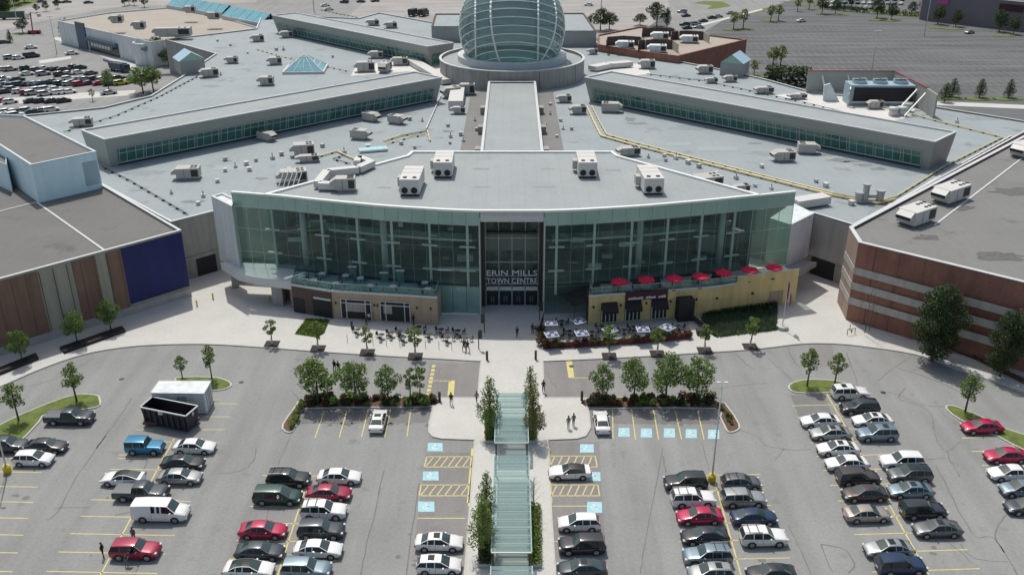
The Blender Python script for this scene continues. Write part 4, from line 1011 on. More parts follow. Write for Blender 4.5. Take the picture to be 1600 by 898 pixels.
rtus = [
 (296, 279, ZM, .15, 'box unit with dark side grille on bare roof nearest the white penthouse', 4.6, 2.8, 2.0),
 (416, 219, ZM, 2.6, 'unit with hood against the lower edge of the left clerestory hall', 3.6, 2.4, 1.6),
 (476, 243, ZM, .25, 'large plain box unit behind the left end of the entrance roof', 4.4, 3.0, 2.3),
 (484, 253, ZM, .2, 'long low white unit next to the ducts left of the entrance roof', 4.2, 1.8, 1.1),
 (460, 284, ZM, .3, 'rounded white casing among steel frames left of the entrance roof', 5.2, 3.0, 2.0),
 (541, 298, 16.5, .1, 'single unit with two fans at the left end of the entrance roof', 3.4, 2.2, 2.0),
 (562, 217, ZM, 2.9, 'unit with sloping hood, lowest of three below the left clerestory hall', 3.8, 2.5, 1.8),
 (579, 189, ZM, 2.6, 'unit with long hood right under the left clerestory hall glass', 3.6, 2.4, 1.7),
 (619, 193, ZM, 2.7, 'unit between the left clerestory hall and the link roof', 3.6, 2.4, 1.7),
 (431, 101, ZM, .3, 'dark hooded unit just left of the glass pyramid', 3.8, 2.6, 1.9),
 (418, 133, ZM, .1, 'box unit below and left of the glass pyramid', 3.8, 2.8, 2.0),
 (449, 59, ZM, .3, 'unit close under the far left clerestory hall', 4.0, 2.8, 1.9),
 (404, 65, ZM, .3, 'dark sided unit at far left between tan roof and clerestory hall', 4.0, 2.8, 1.9),
 (364, 99, ZM, .1, 'small box unit right of the hipped porch roof', 3.4, 2.4, 1.6),
 (329, 120, ZM, .5, 'large hooded unit beside the hipped porch roof', 4.6, 2.8, 2.0),
 (131, 197, ZM, .3, 'box unit with a side pod at the far left end of the clerestory hall', 4.4, 2.4, 1.6),
 (589, 91, ZM, .1, 'unit in front of the far left clerestory hall near the drum', 4.0, 2.8, 1.8),
 (572, 112, ZM, .2, 'tall white unit in the cluster between the two left clerestory halls', 5.4, 3.2, 2.6),
 (602, 112, ZM, 1.4, 'white unit with open top in the cluster between the left clerestory halls', 5.0, 3.0, 2.4),
 (626, 102, ZM, .1, 'black fronted unit in the cluster left of the drum', 4.6, 2.6, 2.0),
 (706, 152, ZM, .5, 'grey unit squeezed under the drum at the left of the link roof', 4.2, 3.0, 2.4),
 (731, 148, ZM, .0, 'black fronted unit under the drum wall left of the link roof', 4.0, 2.4, 2.6),
 (718, 178, ZM, .0, 'small white unit below the wide white duct', 3.0, 1.8, 1.4),
 (883, 160, ZM, .1, 'small unit right of the link roof near the drum', 3.2, 2.0, 1.5),
 (905, 178, ZM, .1, 'second unit right of the link roof beside the yellow pipes', 3.4, 2.2, 1.7),
 (953, 175, ZM, 3.0, 'unit with side hood under the right clerestory hall', 4.4, 2.8, 2.0),
 (984, 243, ZM, .2, 'low unit behind the right rear air handler beside the yellow pipes', 4.2, 2.4, 1.5),
 (1104, 294, ZM, .3, 'wide slanted unit with top vents behind the right end of the entrance roof', 5.4, 3.4, 2.2),
 (1225, 251, ZM, .1, 'left one of a pair of units on the open roof below the right clerestory hall', 4.0, 2.8, 1.8),
 (1259, 239, ZM, 3.0, 'right one of a pair of units on the open roof below the right clerestory hall', 3.8, 2.8, 1.8),
 (1160, 300, ZM, .2, 'small dark unit behind the right end of the entrance roof', 2.4, 1.6, 1.1),
 (1102, 115, ZM, .1, 'pale box unit on the roof behind the right clerestory hall', 4.0, 2.8, 2.0),
 (1012, 107, ZM, .0, 'black square unit in the white curbed well right of the drum', 4.2, 3.0, 2.2),
 (1195, 146, ZM, .1, 'white unit behind the right clerestory hall near the hedge', 4.4, 2.4, 1.4),
 (1113, 130, ZM, .1, 'small unit behind the right clerestory hall near the blue porch roof', 2.8, 1.6, 1.1),
 (1142, 128, ZM, .1, 'dark green tinted unit at the foot of the blue glass porch roof', 3.2, 2.0, 1.4),
 (1247, 155, ZM, .1, 'dark low equipment behind the right clerestory hall beside the screen wall', 4.4, 1.8, 1.0),
 (927, 85, ZM, .2, 'small dark unit at the right rim of the drum', 2.6, 1.8, 1.4),
 (184, 36, 11.15, .1, 'leftmost brown unit on the tan gravel roof', 4.6, 3.0, 2.4),
 (219, 46, 11.15, .1, 'second brown unit on the tan gravel roof', 4.2, 3.0, 2.4),
 (272, 57, 11.15, .12, 'long grey container like unit on the edge of the tan gravel roof', 13.0, 3.0, 2.6),
 (298, 20, 11.15, .1, 'brown unit at the rear of the tan gravel roof', 4.4, 3.0, 2.2),
 (335, 30, 11.15, .1, 'dark fronted unit at the right rear of the tan gravel roof', 5.0, 3.0, 2.2),
 (584, 40, ZM, .1, 'left unit on the roof behind the far clerestory hall', 4.4, 2.8, 1.8),
 (612, 44, ZM, .1, 'right unit on the roof behind the far clerestory hall', 4.4, 2.8, 1.8),
]
for r in rtus: rtu(*r)
for x, y, lab, L in ((1430, 347, 'front white unit with fans on the brick store roof', 6.2), (1484, 312, 'second white unit with fans on the brick store roof', 6.8), (1600, 243, 'white unit at the right picture edge on the brick store roof', 5.6)):
    rtu(x, y, ZB - .35, .62, lab, L, 3.6, 2.3, group='white units on the brick store roof', casing=M_hvacw)
for i, (x, y) in enumerate(((978, 76), (1028, 82), (1032, 62), (1078, 67))):
    pos = ('front left', 'front right', 'rear left', 'rear right')[i]
    rtu(x, y, 11.95, -.1, f'{pos} unit inside a brown screen on the far brick store roof', 5.4, 3.4, 2.0, casing=M_pale)
    c = at(x, y, 11.95); t = thing('equipment_screen', f'brown angled screen around the {pos} unit on the far brick store', 'screen', c)
    for a, b in (((-6, -1), (-5.2, 5)), ((-5.2, 5), (0, 7)), ((0, 7), (5, 5))): MB().beam((*a, 1.3), (*b, 1.3), .2, 2.6).build('panel', M_dbrown, t)
    MB().beam((5, 5, 1.3), (5.6, -1.5, 1.3), .2, 2.6).build('panel', M_grey, t)
# small roof vents: counted individually
vents = [(1013, 247), (1040, 252), (1038, 245), (1056, 249), (1075, 256), (1092, 262), (1150, 280), (1120, 272), (640, 188), (660, 190), (648, 232), (627, 226), (538, 240), (575, 232), (432, 79), (443, 79), (387, 84), (340, 65), (330, 56), (360, 72), (452, 268), (525, 136),
         (340, 285), (352, 268), (368, 262), (385, 258), (400, 252), (426, 249), (440, 243), (352, 251), (268, 303), (390, 267), (310, 320), (318, 308), (876, 190), (893, 203), (880, 203), (870, 215), (700, 198), (704, 215), (703, 225), (720, 212), (724, 222), (1190, 262), (1180, 292), (1205, 296), (1330, 320), (1345, 215), (1495, 192), (1290, 292), (1275, 285), (742, 190), (745, 205), (860, 165), (860, 180), (852, 196), (504, 230), (345, 118), (520, 90), (560, 60)]
for i, (x, y) in enumerate(vents):
    c = at(x, y, ZM); s = random.uniform(.6, 1.1)
    m = random.choice([M_hvac, M_steel, M_hvacw])
    nr = min(rtus, key=lambda q: (q[0] - x) ** 2 + 4 * (q[1] - y) ** 2); dx, dy = x - nr[0], y - nr[1]
    side = ('right of' if dx > 0 else 'left of') if abs(dx) > 1.5 * abs(dy) else ('in front of' if dy > 0 else 'behind')
    lb = ' '.join(f'small roof vent {side} the {nr[4]}'.split()[:16])
    t = thing('roof_vent', lb, 'vent', c, random.random(), 'small vents scattered over the mall roof')
    MB().box((0, 0, .3 * s), (.7 * s, .7 * s, .6 * s)).build('vent_base', m, t)
    if i % 3: MB().box((0, 0, .7 * s), (.95 * s, .95 * s, .16)).build('vent_cap', m, t)
    else: MB().tube((0, 0, .5 * s), (0, 0, 1.3 * s), .12, 8).build('vent_pipe', M_steel, t)
# steel stack pair on the right roof
c = at(1358, 316, ZM); t = thing('exhaust_stacks', 'grey steel exhaust stacks on a low frame beside the brick store', 'exhaust fan', c)
MB().box((0, 0, .3), (4.8, 1.6, .3)).build('frame', M_steel, t)
for x, h, r in ((-1.8, 1.6, .7), (-.8, 3.0, .55), (1.7, 1.9, .65)):
    MB().tube((x, 0, .4), (x, 0, h), r, 14).build('stack', M_steel, t); MB().tube((x, 0, h), (x, 0, h + .25), r * 1.25, 14).build('stack_cap', M_steel, t)
MB().box((.2, 0, 1.1), (2.2, .6, .6)).build('duct_section', M_steel, t)
c = at(452, 292, ZM + .5); t = thing('steel_frame', 'galvanised access frame and steps over the entrance roof parapet', 'steel frame', c)
for k in range(5): MB().beam((-1.6 + k * .8, -1.5, .2), (-1.6 + k * .8 + .6, 1.4, 2.4), .12, .12).build('strut', M_steel, t)
MB().box((0, 0, 1.2), (3.8, .12, .12)).box((0, 1.2, 2.2), (3.8, .12, .12)).build('rail', M_steel, t)
c = at(583, 236, ZM); t = thing('flat_skylight', 'flat pale teal skylight panel lying on the mall roof', 'skylight', c, .3)
MB().box((0, 0, .3), (5.6, 2.4, .4)).build('frame', M_cap, t); MB().box((0, 0, .52), (5.2, 2.0, .06)).build('glass_pane', M_blue, t)
# gas and cable runs
def pipe(pts, z, r, m, label, cat='pipe', group=None, ladder=False, k=3):
    p = [at(x, y, z) + Vector((0, 0, .28)) for x, y in pts]
    t = thing('roof_pipe', label, cat, (p[0].x, p[0].y, z), group=group)
    wbuild(MB().path(p, r, 5), 'pipe_run', m, t)
    mb = MB(); acc = 0
    for a, b in zip(p, p[1:]):
        L = (b - a).length; n_ = int(L / 2.6)
        for i in range(n_): q = a + (b - a) * ((i + .5) / max(1, n_)); mb.box((q.x, q.y, z + .12), (.45, .3, .24))
    if mb.v: wbuild(mb, 'pipe_supports', M_black, t)['kind'] = 'stuff'
    return t
pipe([(917, 168), (928, 192), (939, 214), (985, 227), (1100, 257), (1200, 282), (1300, 307), (1372, 320), (1398, 314)], ZM, .22, M_pipey, 'upper long yellow gas pipe crossing the right mall roof')
pipe([(925, 168), (937, 192), (948, 212), (990, 224), (1105, 254), (1203, 279), (1302, 304), (1374, 317), (1400, 309), (1475, 262), (1566, 216), (1470, 192), (1370, 166)], ZM, .15, M_pipey, 'thin yellow gas pipe beside the long one, turning up along the brick store')
pipe([(1400, 318), (1480, 270), (1580, 214)], ZM, .16, M_sill, 'pale pipe running close along the brick store wall')
pipe([(478, 252), (527, 238), (545, 247), (568, 256)], ZM, .17, M_pipey, 'yellow pipe bent around the units behind the left entrance roof')
pipe([(600, 222), (625, 214), (668, 206), (672, 222)], ZM, .17, M_pipey, 'yellow pipe between the left clerestory hall and link roof')
pipe([(605, 226), (640, 216), (665, 212)], ZM, .1, M_pipey, 'short yellow pipe parallel to its neighbour near the link roof')
pipe([(689, 150), (666, 203)], ZM, .12, M_sill, 'pale pipe running down from the inner end of the left clerestory hall')
pipe([(160, 262), (205, 285), (250, 311), (294, 337)], ZM, .07, M_black, 'black cable run with blocks at the left roof corner')
pipe([(100, 208), (180, 183), (250, 152), (310, 120)], ZM, .07, M_black, 'black cable run along the rear left roof edge')
pipe([(400, 78), (450, 92), (500, 103), (545, 113)], ZM, .07, M_pipey, 'thin pipe crossing the roof behind the glass pyramid')
pipe([(1010, 117), (1100, 128), (1250, 160), (1340, 182), (1400, 196)], ZM, .07, M_black, 'dark cable run behind the right clerestory hall')
pipe([(560, 29), (500, 17)], ZM, .07, M_black, 'dark cable behind the far clerestory hall')
pipe([(540, 244), (520, 250), (548, 258)], ZM, .07, M_dark, 'dark pipe loop behind the left entrance parapet')

# cooling tower with its screen walls
c = at(1375, 165, ZM); t = thing('cooling_tower', 'large blue grey cooling tower with black louvres on the rear roof', 'cooling tower', c, -.03)
MB().box((0, 2.2, 2.4), (15, 5.2, 4.8)).build('casing', mat('tower_casing', (.30, .40, .44), .6), t)
MB().box((.3, -.45, 2.6), (14, .12, 3.4)).build('louvre_panel', M_dark, t)
for k in range(4): MB().box((.3, -.55, 1.2 + k * .85), (14, .1, .1)).build('louvre', M_black, t)
MB().box((0, -.6, .9), (15.2, .3, .4)).build('basin_rim', M_cap, t)
for k in range(3):
    x = -4.8 + k * 4.8; MB().tube((x, 2.4, 4.8), (x, 2.4, 5.5), 1.7, 20).build('fan_ring', M_skyl2, t)
    MB().tube((x, 2.4, 5.5), (x, 2.4, 5.55), 1.45, 16).build('fan', M_black, t)
    for r in (0, 1): MB().beam((x - 1.7, 2.4 - .4 + .8 * r, 5.75), (x + 1.7, 2.4 + .9 - .8 * r, 5.75), .18, .18).build('fan_beam', M_cap, t)
MB().path([(-8, -1.5, .2), (-8, -1.5, 3.5), (-7, 1, 4.5)], .35, 10).build('pipe_run', M_steel, t, True)
scr = thing('screen_wall', 'tall pale screen wall with a red top edge around the cooling tower', 'wall', at(1262, 142, ZM))
sp = [at(1263, 111, 15.6), at(1398, 111, 15.6), at(1449, 137, 15.6)]
for a, b in zip(sp, sp[1:]):
    wbuild(MB().beam((a.x, a.y, 12.9), (b.x, b.y, 12.9), .35, 5.2), 'wall_panel', M_grey2, scr); wbuild(MB().beam((a.x, a.y, 15.6), (b.x, b.y, 15.6), .5, .22), 'red_coping', mat('dull_red', (.25, .05, .06), .7), scr)
a = sp[2]; wbuild(MB().beam((a.x, a.y, 12.9), (a.x - .5, a.y - 7, 12.9), .35, 5.2), 'wall_panel', M_grey2, scr)
for x, y in ((1284, 113), (1324, 113)):
    p = at(x, y, 15.2); wbuild(MB().beam((p.x, p.y, 15.2), (p.x + .8, p.y - 3, 10.4), .3, .3), 'brace', M_sill, scr)
for x, y in ((1433, 140), (1446, 146)):
    p = at(x, y, 14.6); wbuild(MB().beam((p.x, p.y, 14.6), (p.x - 6, p.y - 5, 10.6), .25, .3), 'brace', M_sill, scr)
p = at(1290, 130, 14); mb = MB(); q = at(1286, 158, ZM); r_ = at(1312, 160, ZM)
mb.prism([(q.x, q.y), (r_.x, r_.y), (r_.x, r_.y + .5), (q.x, q.y + .5)], ZM, ZM + .1)
mb.add([(q.x, q.y, ZM), (r_.x, r_.y, ZM), (q.x + 1.2, q.y, 14.4), (q.x - .2, q.y, 14.0), (q.x, q.y + .5, ZM), (r_.x, r_.y + .5, ZM), (q.x + 1.2, q.y + .5, 14.4), (q.x - .2, q.y + .5, 14.0)], [(0, 1, 2, 3), (5, 4, 7, 6), (3, 2, 6, 7), (2, 1, 5, 6), (0, 3, 7, 4)])
wbuild(mb, 'wing_wall', M_pale, scr)
for i, (x, y) in enumerate(((1395, 181), (1408, 180), (1416, 174))):
    c = at(x, y, ZM); tt = thing('roof_tank', f"{('front left', 'front right', 'rear')[i]} white drum shaped fan beside the cooling tower", 'exhaust fan', c, group='white drum fans'); MB().tube((0, 0, 0), (0, 0, 1.6), 1.0, 16).build('casing', M_hvacw, tt, True); MB().tube((0, 0, 1.6), (0, 0, 1.9), 1.15, 16).build('fan_cap', M_cap, tt, True)
c = at(1370, 168, ZM); rtu(1368, 170, ZM, .1, 'white unit standing in front of the black tower louvres', 3.4, 2.0, 1.7)
tag(sheet('gravel_bay', [(1205, 150), (1262, 143), (1290, 132), (1440, 158), (1420, 184), (1380, 192), (1300, 172)], ZM + .02, M_wroof, ZM), kind='structure')
tag(sheet('gravel_bay', [(925, 112), (985, 100), (1010, 100), (1016, 116), (985, 119), (940, 117)], ZM + .02, M_wroof, ZM), kind='structure')
tag(sheet('gravel_bay', [(548, 119), (556, 104), (640, 92), (700, 105), (690, 115), (640, 112)], ZM + .02, M_wroof, ZM), kind='structure')

# ================================================================ CARS
def paint(name, col, metal=.15, rough=.32, coat=.6):
    m = mat(name, col, rough, metal=metal, coords='obj', spec=.5, coat=coat); m.node_tree.nodes['Principled BSDF'].inputs['Coat Roughness'].default_value = .06; return m
PAINT = {'white': paint('paint_white', (.76, .76, .75), 0), 'silver': paint('paint_silver', (.36, .38, .38), .5), 'black': paint('paint_black', (.010, .014, .018), .1, .25, 1),
         'charcoal': paint('paint_charcoal', (.038, .052, .062), .3), 'grey': paint('paint_grey', (.13, .14, .145), .5), 'red': paint('paint_red', (.30, .006, .045), .15), 'crimson': paint('paint_crimson', (.42, .004, .06), .1),
         'blue': paint('paint_blue', (.01, .17, .33), .3), 'navy': paint('paint_navy', (.012, .035, .085), .3), 'beige': paint('paint_beige', (.40, .35, .31), .4),
         'green': paint('paint_green', (.02, .06, .05), .3), 'brown': paint('paint_brown', (.07, .055, .05), .4), 'steel': paint('paint_steel_blue', (.20, .27, .32), .5), 'yellow': paint('paint_yellow', (.5, .45, .03), 0)}
# stations: x (share of length, rear -.5 to front .5), belt height, top height, belt half-width share, top half-width share, segment kind after it
TYPES = {
 'sedan': dict(L=4.8, W=1.84, st=[(-.5, .60, .66, .80, .66, 'b'), (-.485, .80, .86, .90, .74, 'b'), (-.44, .92, .99, .94, .80, 'b'), (-.36, .95, 1.03, .97, .80, 'w'), (-.22, .95, 1.37, 1.0, .66, 'g'), (-.10, .94, 1.45, 1.0, .67, 'g'),
     (.04, .92, 1.43, 1.0, .67, 'g'), (.07, .92, 1.40, 1.0, .67, 'w'), (.23, .90, .97, .98, .84, 'b'), (.34, .82, .90, .96, .80, 'b'), (.43, .70, .78, .91, .72, 'b'), (.48, .58, .66, .82, .62, 'b'), (.5, .50, .54, .72, .55, 'e')]),
 'coupe': dict(L=4.7, W=1.86, st=[(-.5, .60, .70, .80, .66, 'b'), (-.47, .85, .95, .92, .76, 'b'), (-.40, .94, 1.02, .96, .80, 'w'), (-.17, .95, 1.34, 1.0, .62, 'g'), (-.06, .93, 1.40, 1.0, .64, 'g'),
     (.03, .91, 1.37, 1.0, .64, 'w'), (.20, .88, .95, .98, .84, 'b'), (.34, .80, .88, .97, .80, 'b'), (.43, .68, .76, .91, .70, 'b'), (.48, .54, .62, .82, .6, 'b'), (.5, .46, .50, .70, .5, 'e')]),
 'hatch': dict(L=4.3, W=1.80, st=[(-.5, .62, .70, .84, .70, 'b'), (-.485, .92, .98, .93, .78, 'w'), (-.41, .98, 1.42, .97, .66, 'g'), (-.22, .96, 1.50, 1.0, .69, 'g'), (-.05, .95, 1.52, 1.0, .70, 'g'),
     (.06, .93, 1.47, 1.0, .69, 'w'), (.24, .92, 1.0, .98, .84, 'b'), (.36, .84, .92, .96, .80, 'b'), (.44, .72, .80, .91, .70, 'b'), (.485, .58, .66, .80, .6, 'b'), (.5, .50, .55, .72, .5, 'e')]),
 'suv': dict(L=4.7, W=1.90, st=[(-.5, .70, .80, .88, .76, 'b'), (-.49, 1.02, 1.08, .95, .82, 'w'), (-.44, 1.08, 1.62, .97, .72, 'g'), (-.25, 1.06, 1.70, 1.0, .74, 'g'), (-.05, 1.04, 1.72, 1.0, .74, 'g'),
     (.05, 1.03, 1.67, 1.0, .73, 'w'), (.19, 1.02, 1.12, .98, .86, 'b'), (.34, .98, 1.06, .97, .84, 'b'), (.44, .90, .97, .93, .76, 'b'), (.485, .74, .82, .85, .68, 'b'), (.5, .60, .66, .78, .6, 'e')]),
 'minivan': dict(L=5.1, W=1.98, st=[(-.5, .70, .80, .88, .76, 'b'), (-.49, 1.02, 1.08, .95, .82, 'w'), (-.455, 1.04, 1.66, .97, .74, 'g'), (-.25, 1.02, 1.73, 1.0, .76, 'g'), (-.02, 1.0, 1.74, 1.0, .76, 'g'),
     (.10, .98, 1.68, 1.0, .74, 'w'), (.28, .96, 1.06, .98, .84, 'b'), (.38, .88, .97, .96, .78, 'b'), (.45, .76, .84, .91, .70, 'b'), (.485, .62, .70, .82, .62, 'b'), (.5, .52, .58, .74, .55, 'e')]),
 'jeep': dict(L=4.2, W=1.86, st=[(-.5, .98, 1.02, .93, .82, 'w'), (-.495, 1.1, 1.76, .95, .82, 'g'), (-.25, 1.1, 1.80, .97, .83, 'g'), (-.02, 1.1, 1.80, .97, .83, 'g'), (.04, 1.1, 1.76, .97, .82, 'w'), (.12, 1.08, 1.16, .96, .84, 'b'),
     (.30, 1.06, 1.13, .94, .78, 'b'), (.46, 1.02, 1.08, .90, .72, 'b'), (.47, .80, .84, .90, .72, 'b'), (.5, .55, .58, .90, .7, 'e')]),
 'pickup': dict(L=5.7, W=2.0, st=[(-.5, 1.05, 1.12, .95, .88, 'b'), (-.49, 1.14, 1.20, .97, .90, 'c'), (-.13, 1.14, 1.20, .97, .90, 'w'), (-.11, 1.12, 1.78, .99, .72, 'g'), (.0, 1.12, 1.84, 1.0, .74, 'g'), (.08, 1.12, 1.82, 1.0, .74, 'g'),
     (.11, 1.12, 1.78, 1.0, .74, 'w'), (.21, 1.12, 1.20, 1.0, .88, 'b'), (.36, 1.08, 1.17, .98, .84, 'b'), (.46, 1.02, 1.10, .95, .80, 'b'), (.49, .86, .94, .92, .76, 'b'), (.5, .6, .66, .88, .7, 'e')]),
 'van': dict(L=5.7, W=2.02, st=[(-.5, 1.0, 1.1, .95, .86, 'b'), (-.495, 1.25, 1.98, .96, .78, 'b'), (-.30, 1.25, 2.06, .99, .80, 'b'), (-.12, 1.25, 2.08, 1.0, .80, 'g'), (.14, 1.22, 2.06, 1.0, .80, 'g'),
     (.18, 1.20, 1.98, 1.0, .79, 'w'), (.30, 1.16, 1.26, .99, .86, 'b'), (.42, 1.02, 1.12, .95, .80, 'b'), (.48, .84, .94, .88, .72, 'b'), (.5, .6, .66, .82, .66, 'e')]),
 'convertible': dict(L=4.78, W=1.9, st=[(-.5, .62, .72, .82, .68, 'b'), (-.47, .86, .95, .93, .78, 'b'), (-.36, .92, 1.0, .98, .82, 'k'), (-.22, .93, 1.32, 1.0, .62, 'k'), (-.06, .92, 1.38, 1.0, .64, 'k'),
     (.03, .91, 1.34, 1.0, .64, 'w'), (.17, .88, .96, .98, .84, 'b'), (.34, .82, .90, .97, .80, 'b'), (.43, .70, .78, .92, .70, 'b'), (.48, .56, .64, .84, .6, 'b'), (.5, .46, .5, .72, .5, 'e')]),
}
CM = {}
def car_meshes(kind):
    if kind in CM: return CM[kind]
    T = TYPES[kind]; L, W = T['L'], T['W'] / 2; st = T['st']
    def sec(s):
        x, zb, zt, wb, wt, _ = s; x *= L; wb *= W; wt *= W
        zl = .24 + (.14 if abs(s[0]) > .46 else 0) ; hi = zt - zb
        edge = zt - min(.06, hi * .25)
        return [(x, wb * .92, zl), (x, wb * 1.0, .48 if zb > .56 else zb * .8), (x, wb * 1.01, zb * .78), (x, wb * .985, zb), (x, wb * .96, zb + .03 if hi > .2 else zb + hi * .35), (x, wt * 1.02, edge), (x, wt * .93, zt - min(.025, hi * .1)), (x, wt * .55, zt), (x, 0, zt + .012)]
    secs = [sec(s) for s in st]; K = len(secs[0])
    body, side, wind, rear, soft = MB(), MB(), MB(), MB(), MB()
    body_m = []
    def add(mb, i, j, s, o=0.0):
        a, b, c, d = secs[i][j], secs[i + 1][j], secs[i + 1][j + 1], secs[i][j + 1]
        q = [(p[0], p[1] * s, p[2]) for p in (a, b, c, d)]
        mb.add(q if s > 0 else q[::-1], [(0, 1, 2, 3)])
    ng = [i for i, s in enumerate(st) if s[5] in 'wgk']
    for i in range(len(st) - 1):
        kd = st[i][5]; nk = st[i + 1][2] - st[i][2]
        for s in (1, -1):
            for j in range(K - 1):
                if kd in 'wgk' and j == 4:
                    if kd == 'k' and i != ng[-1]: add(soft, i, j, s)
                    elif s > 0: add(side, i, j, s)
                elif kd == 'w' and j >= 6: add(rear if i == ng[0] else wind, i, j, s)
                elif kd == 'k' and j >= 5: add(soft, i, j, s)
                elif kd == 'c' and j >= 6: add(soft, i, j, s)
                else: add(body, i, j, s)
    # ends and underside
    for i, rev in ((0, 0), (len(secs) - 1, 1)):
        ringp = [(p[0], p[1], p[2]) for p in secs[i]] + [(p[0], -p[1], p[2]) for p in secs[i][::-1][1:]]
        body.add(ringp if rev else ringp[::-1], [tuple(range(len(ringp)))])
    under = [(secs[i][0][0], secs[i][0][1], secs[i][0][2]) for i in range(len(secs))]
    body.add(under + [(p[0], -p[1], p[2]) for p in under], [(i, len(under) + i, len(under) + i + 1, i + 1) for i in range(len(under) - 1)])
    def fin(mb, name, m, sm=True):
        if not mb.v: return None
        me = mb.mesh(kind + '_' + name, m, sm)
        import bmesh
        bm = bmesh.new(); bm.from_mesh(me); bmesh.ops.remove_doubles(bm, verts=bm.verts, dist=.002); bmesh.ops.recalc_face_normals(bm, faces=bm.faces) if name == 'body' else None
        for e in bm.edges:
            if len(e.link_faces) == 2 and e.calc_face_angle(0) > .75: e.smooth = False
        bm.to_mesh(me); bm.free(); return me
    out = {'body': fin(body, 'body', PAINT['white']), 'side_window': fin(side, 'side', M_cglass), 'windscreen': fin(wind, 'wind', M_wind), 'rear_window': fin(rear, 'rear', M_wind)}
    if soft.v: out['soft_top' if kind == 'convertible' else 'bed_cover'] = fin(soft, 'soft', M_black if kind == 'convertible' else PAINT['grey'])
    r = .33 if kind not in ('suv', 'pickup', 'van', 'jeep', 'minivan') else .38
    wh = MB(); wh.tube((0, -.1, 0), (0, .1, 0), r, 18); out['wheel'] = wh.mesh('wheel', M_tyre)
    rm = MB(); rm.tube((0, .09, 0), (0, .112, 0), r * .66, 14); rm2 = MB()
    out['rim'] = rm.mesh('rim', M_rim)
    ar = MB(); pts = [((r + .07) * math.cos(PI * k / 10), (r + .07) * math.sin(PI * k / 10)) for k in range(11)]
    ar.add([(x, .0, z) for x, z in pts] + [((r + .07), 0, -r * .4), (-(r + .07), 0, -r * .4)][::1], [tuple(range(13))[::-1]])
    out['wheel_arch'] = ar.mesh('arch', M_dark)
    wb = L * (.30 if kind != 'hatch' else .31)
    out['_w'] = (wb * .98, -wb * .97, W * .99, r)
    z = st[-3][1] - .02; xh = st[-2][0] * L
    out['headlight'] = MB().add([(xh + .0, W * .80, z - .10), (xh - .28, W * .955, z - .08), (xh - .30, W * .93, z + .05), (xh - .02, W * .66, z + .02), (xh + .06, W * .55, z - .08)], [(0, 1, 2, 3, 4)]).box((xh - .08, W * .74, z - .05), (.26, W * .30, .13)).mesh('headlight', M_head)
    zt = min(st[1][1], 1.0) - .05
    out['taillight'] = MB().box((-L * .485, W * .76, zt), (.16, W * .34, .14)).mesh('taillight', M_tail)
    xm = None
    for i, s in enumerate(st):
        if s[5] == 'w' and s[0] > 0 or (s[5] == 'w' and i == ng[-1]): xm = (s[0] + .05) * L
    out['door_mirror'] = MB().box((xm, W * 1.07, st[-4][1] + .12), (.14, .2, .14)).mesh('mirror', PAINT['white'])
    out['number_plate'] = MB().box((-L * .5 - .01, 0, .62), (.03, .45, .14)).mesh('plate', M_plate)
    out['grille'] = MB().box((L * .497, 0, .50), (.05, W * 1.0, .16)).mesh('grille', M_dark)
    rt = [s for s in st if s[5] in 'gk']; xr = sum(s[0] for s in rt) / len(rt) * L; zr_ = max(s[2] for s in st)
    out['sunroof'] = MB().box((xr + .25, 0, zr_ + .006), (.62, W * .85, .02)).mesh('sunroof', M_cglass)
    gr = MB()
    for i in range(len(st) - 1):
        if st[i][5] == 'g':
            for s in (1, -1):
                for j in range(6, K - 1):
                    q = [(p[0], p[1] * s * .98, p[2] + .012) for p in (secs[i][j], secs[i + 1][j], secs[i + 1][j + 1], secs[i][j + 1])]; gr.add(q if s > 0 else q[::-1], [(0, 1, 2, 3)])
    out['glass_roof'] = gr.mesh('glass_roof', M_cglass) if gr.v else None
    def side_at(x, j):
        for i in range(len(secs) - 1):
            if secs[i][j][0] <= x <= secs[i + 1][j][0]:
                t_ = (x - secs[i][j][0]) / max(1e-6, secs[i + 1][j][0] - secs[i][j][0]); return Vector(secs[i][j]).lerp(Vector(secs[i + 1][j]), t_)
        return Vector(secs[0][j])
    xs_ = {'van': [(-.03, .22), (.055, .18)], 'minivan': [(-.24, .1), (-.03, .09)], 'suv': [(-.26, .1), (-.07, .08)], 'jeep': [(-.25, .12), (-.06, .1)], 'pickup': [(-.01, .08)], 'sedan': [(-.22, .08), (-.08, .08)], 'hatch': [(-.26, .09), (-.08, .08)], 'coupe': [(-.08, .06)]}.get(kind, [])
    out['_p'] = []
    for fx_, pw_ in xs_:
        a0, a1, b0, b1 = side_at(fx_ * L - pw_ / 2, 4), side_at(fx_ * L + pw_ / 2, 4), side_at(fx_ * L - pw_ / 2, 5), side_at(fx_ * L + pw_ / 2, 5); o_ = Vector((0, .012, 0))
        out['_p'].append(MB().quad(a0 + o_, b0 + o_, b1 + o_, a1 + o_).mesh('pillar', PAINT['white']))
    out['_s'] = []
    for fx_ in ([-.19, -.06, .11] if kind not in ('coupe', 'convertible', 'van') else [-.12, .14]):
        pt = [side_at(fx_ * L, j) for j in (1, 2, 3)]; mb_ = MB()
        for a0, a1 in zip(pt, pt[1:]): mb_.quad(a0 + Vector((-.012, .008, 0)), a1 + Vector((-.012, .008, 0)), a1 + Vector((.012, .008, 0)), a0 + Vector((.012, .008, 0)))
        out['_s'].append(mb_.mesh('door_seam', M_black))
    out['roof_rail'] = MB().box((xr - .1, W * .66, zr_ + .03), (L * .38, .05, .06)).mesh('roof_rail', M_steel)
    out['crossbar'] = MB().box((0, 0, zr_ + .07), (.06, W * 1.4, .04)).mesh('crossbar', M_black)
    out['_x'] = (xr, zr_); CM[kind] = out; return out
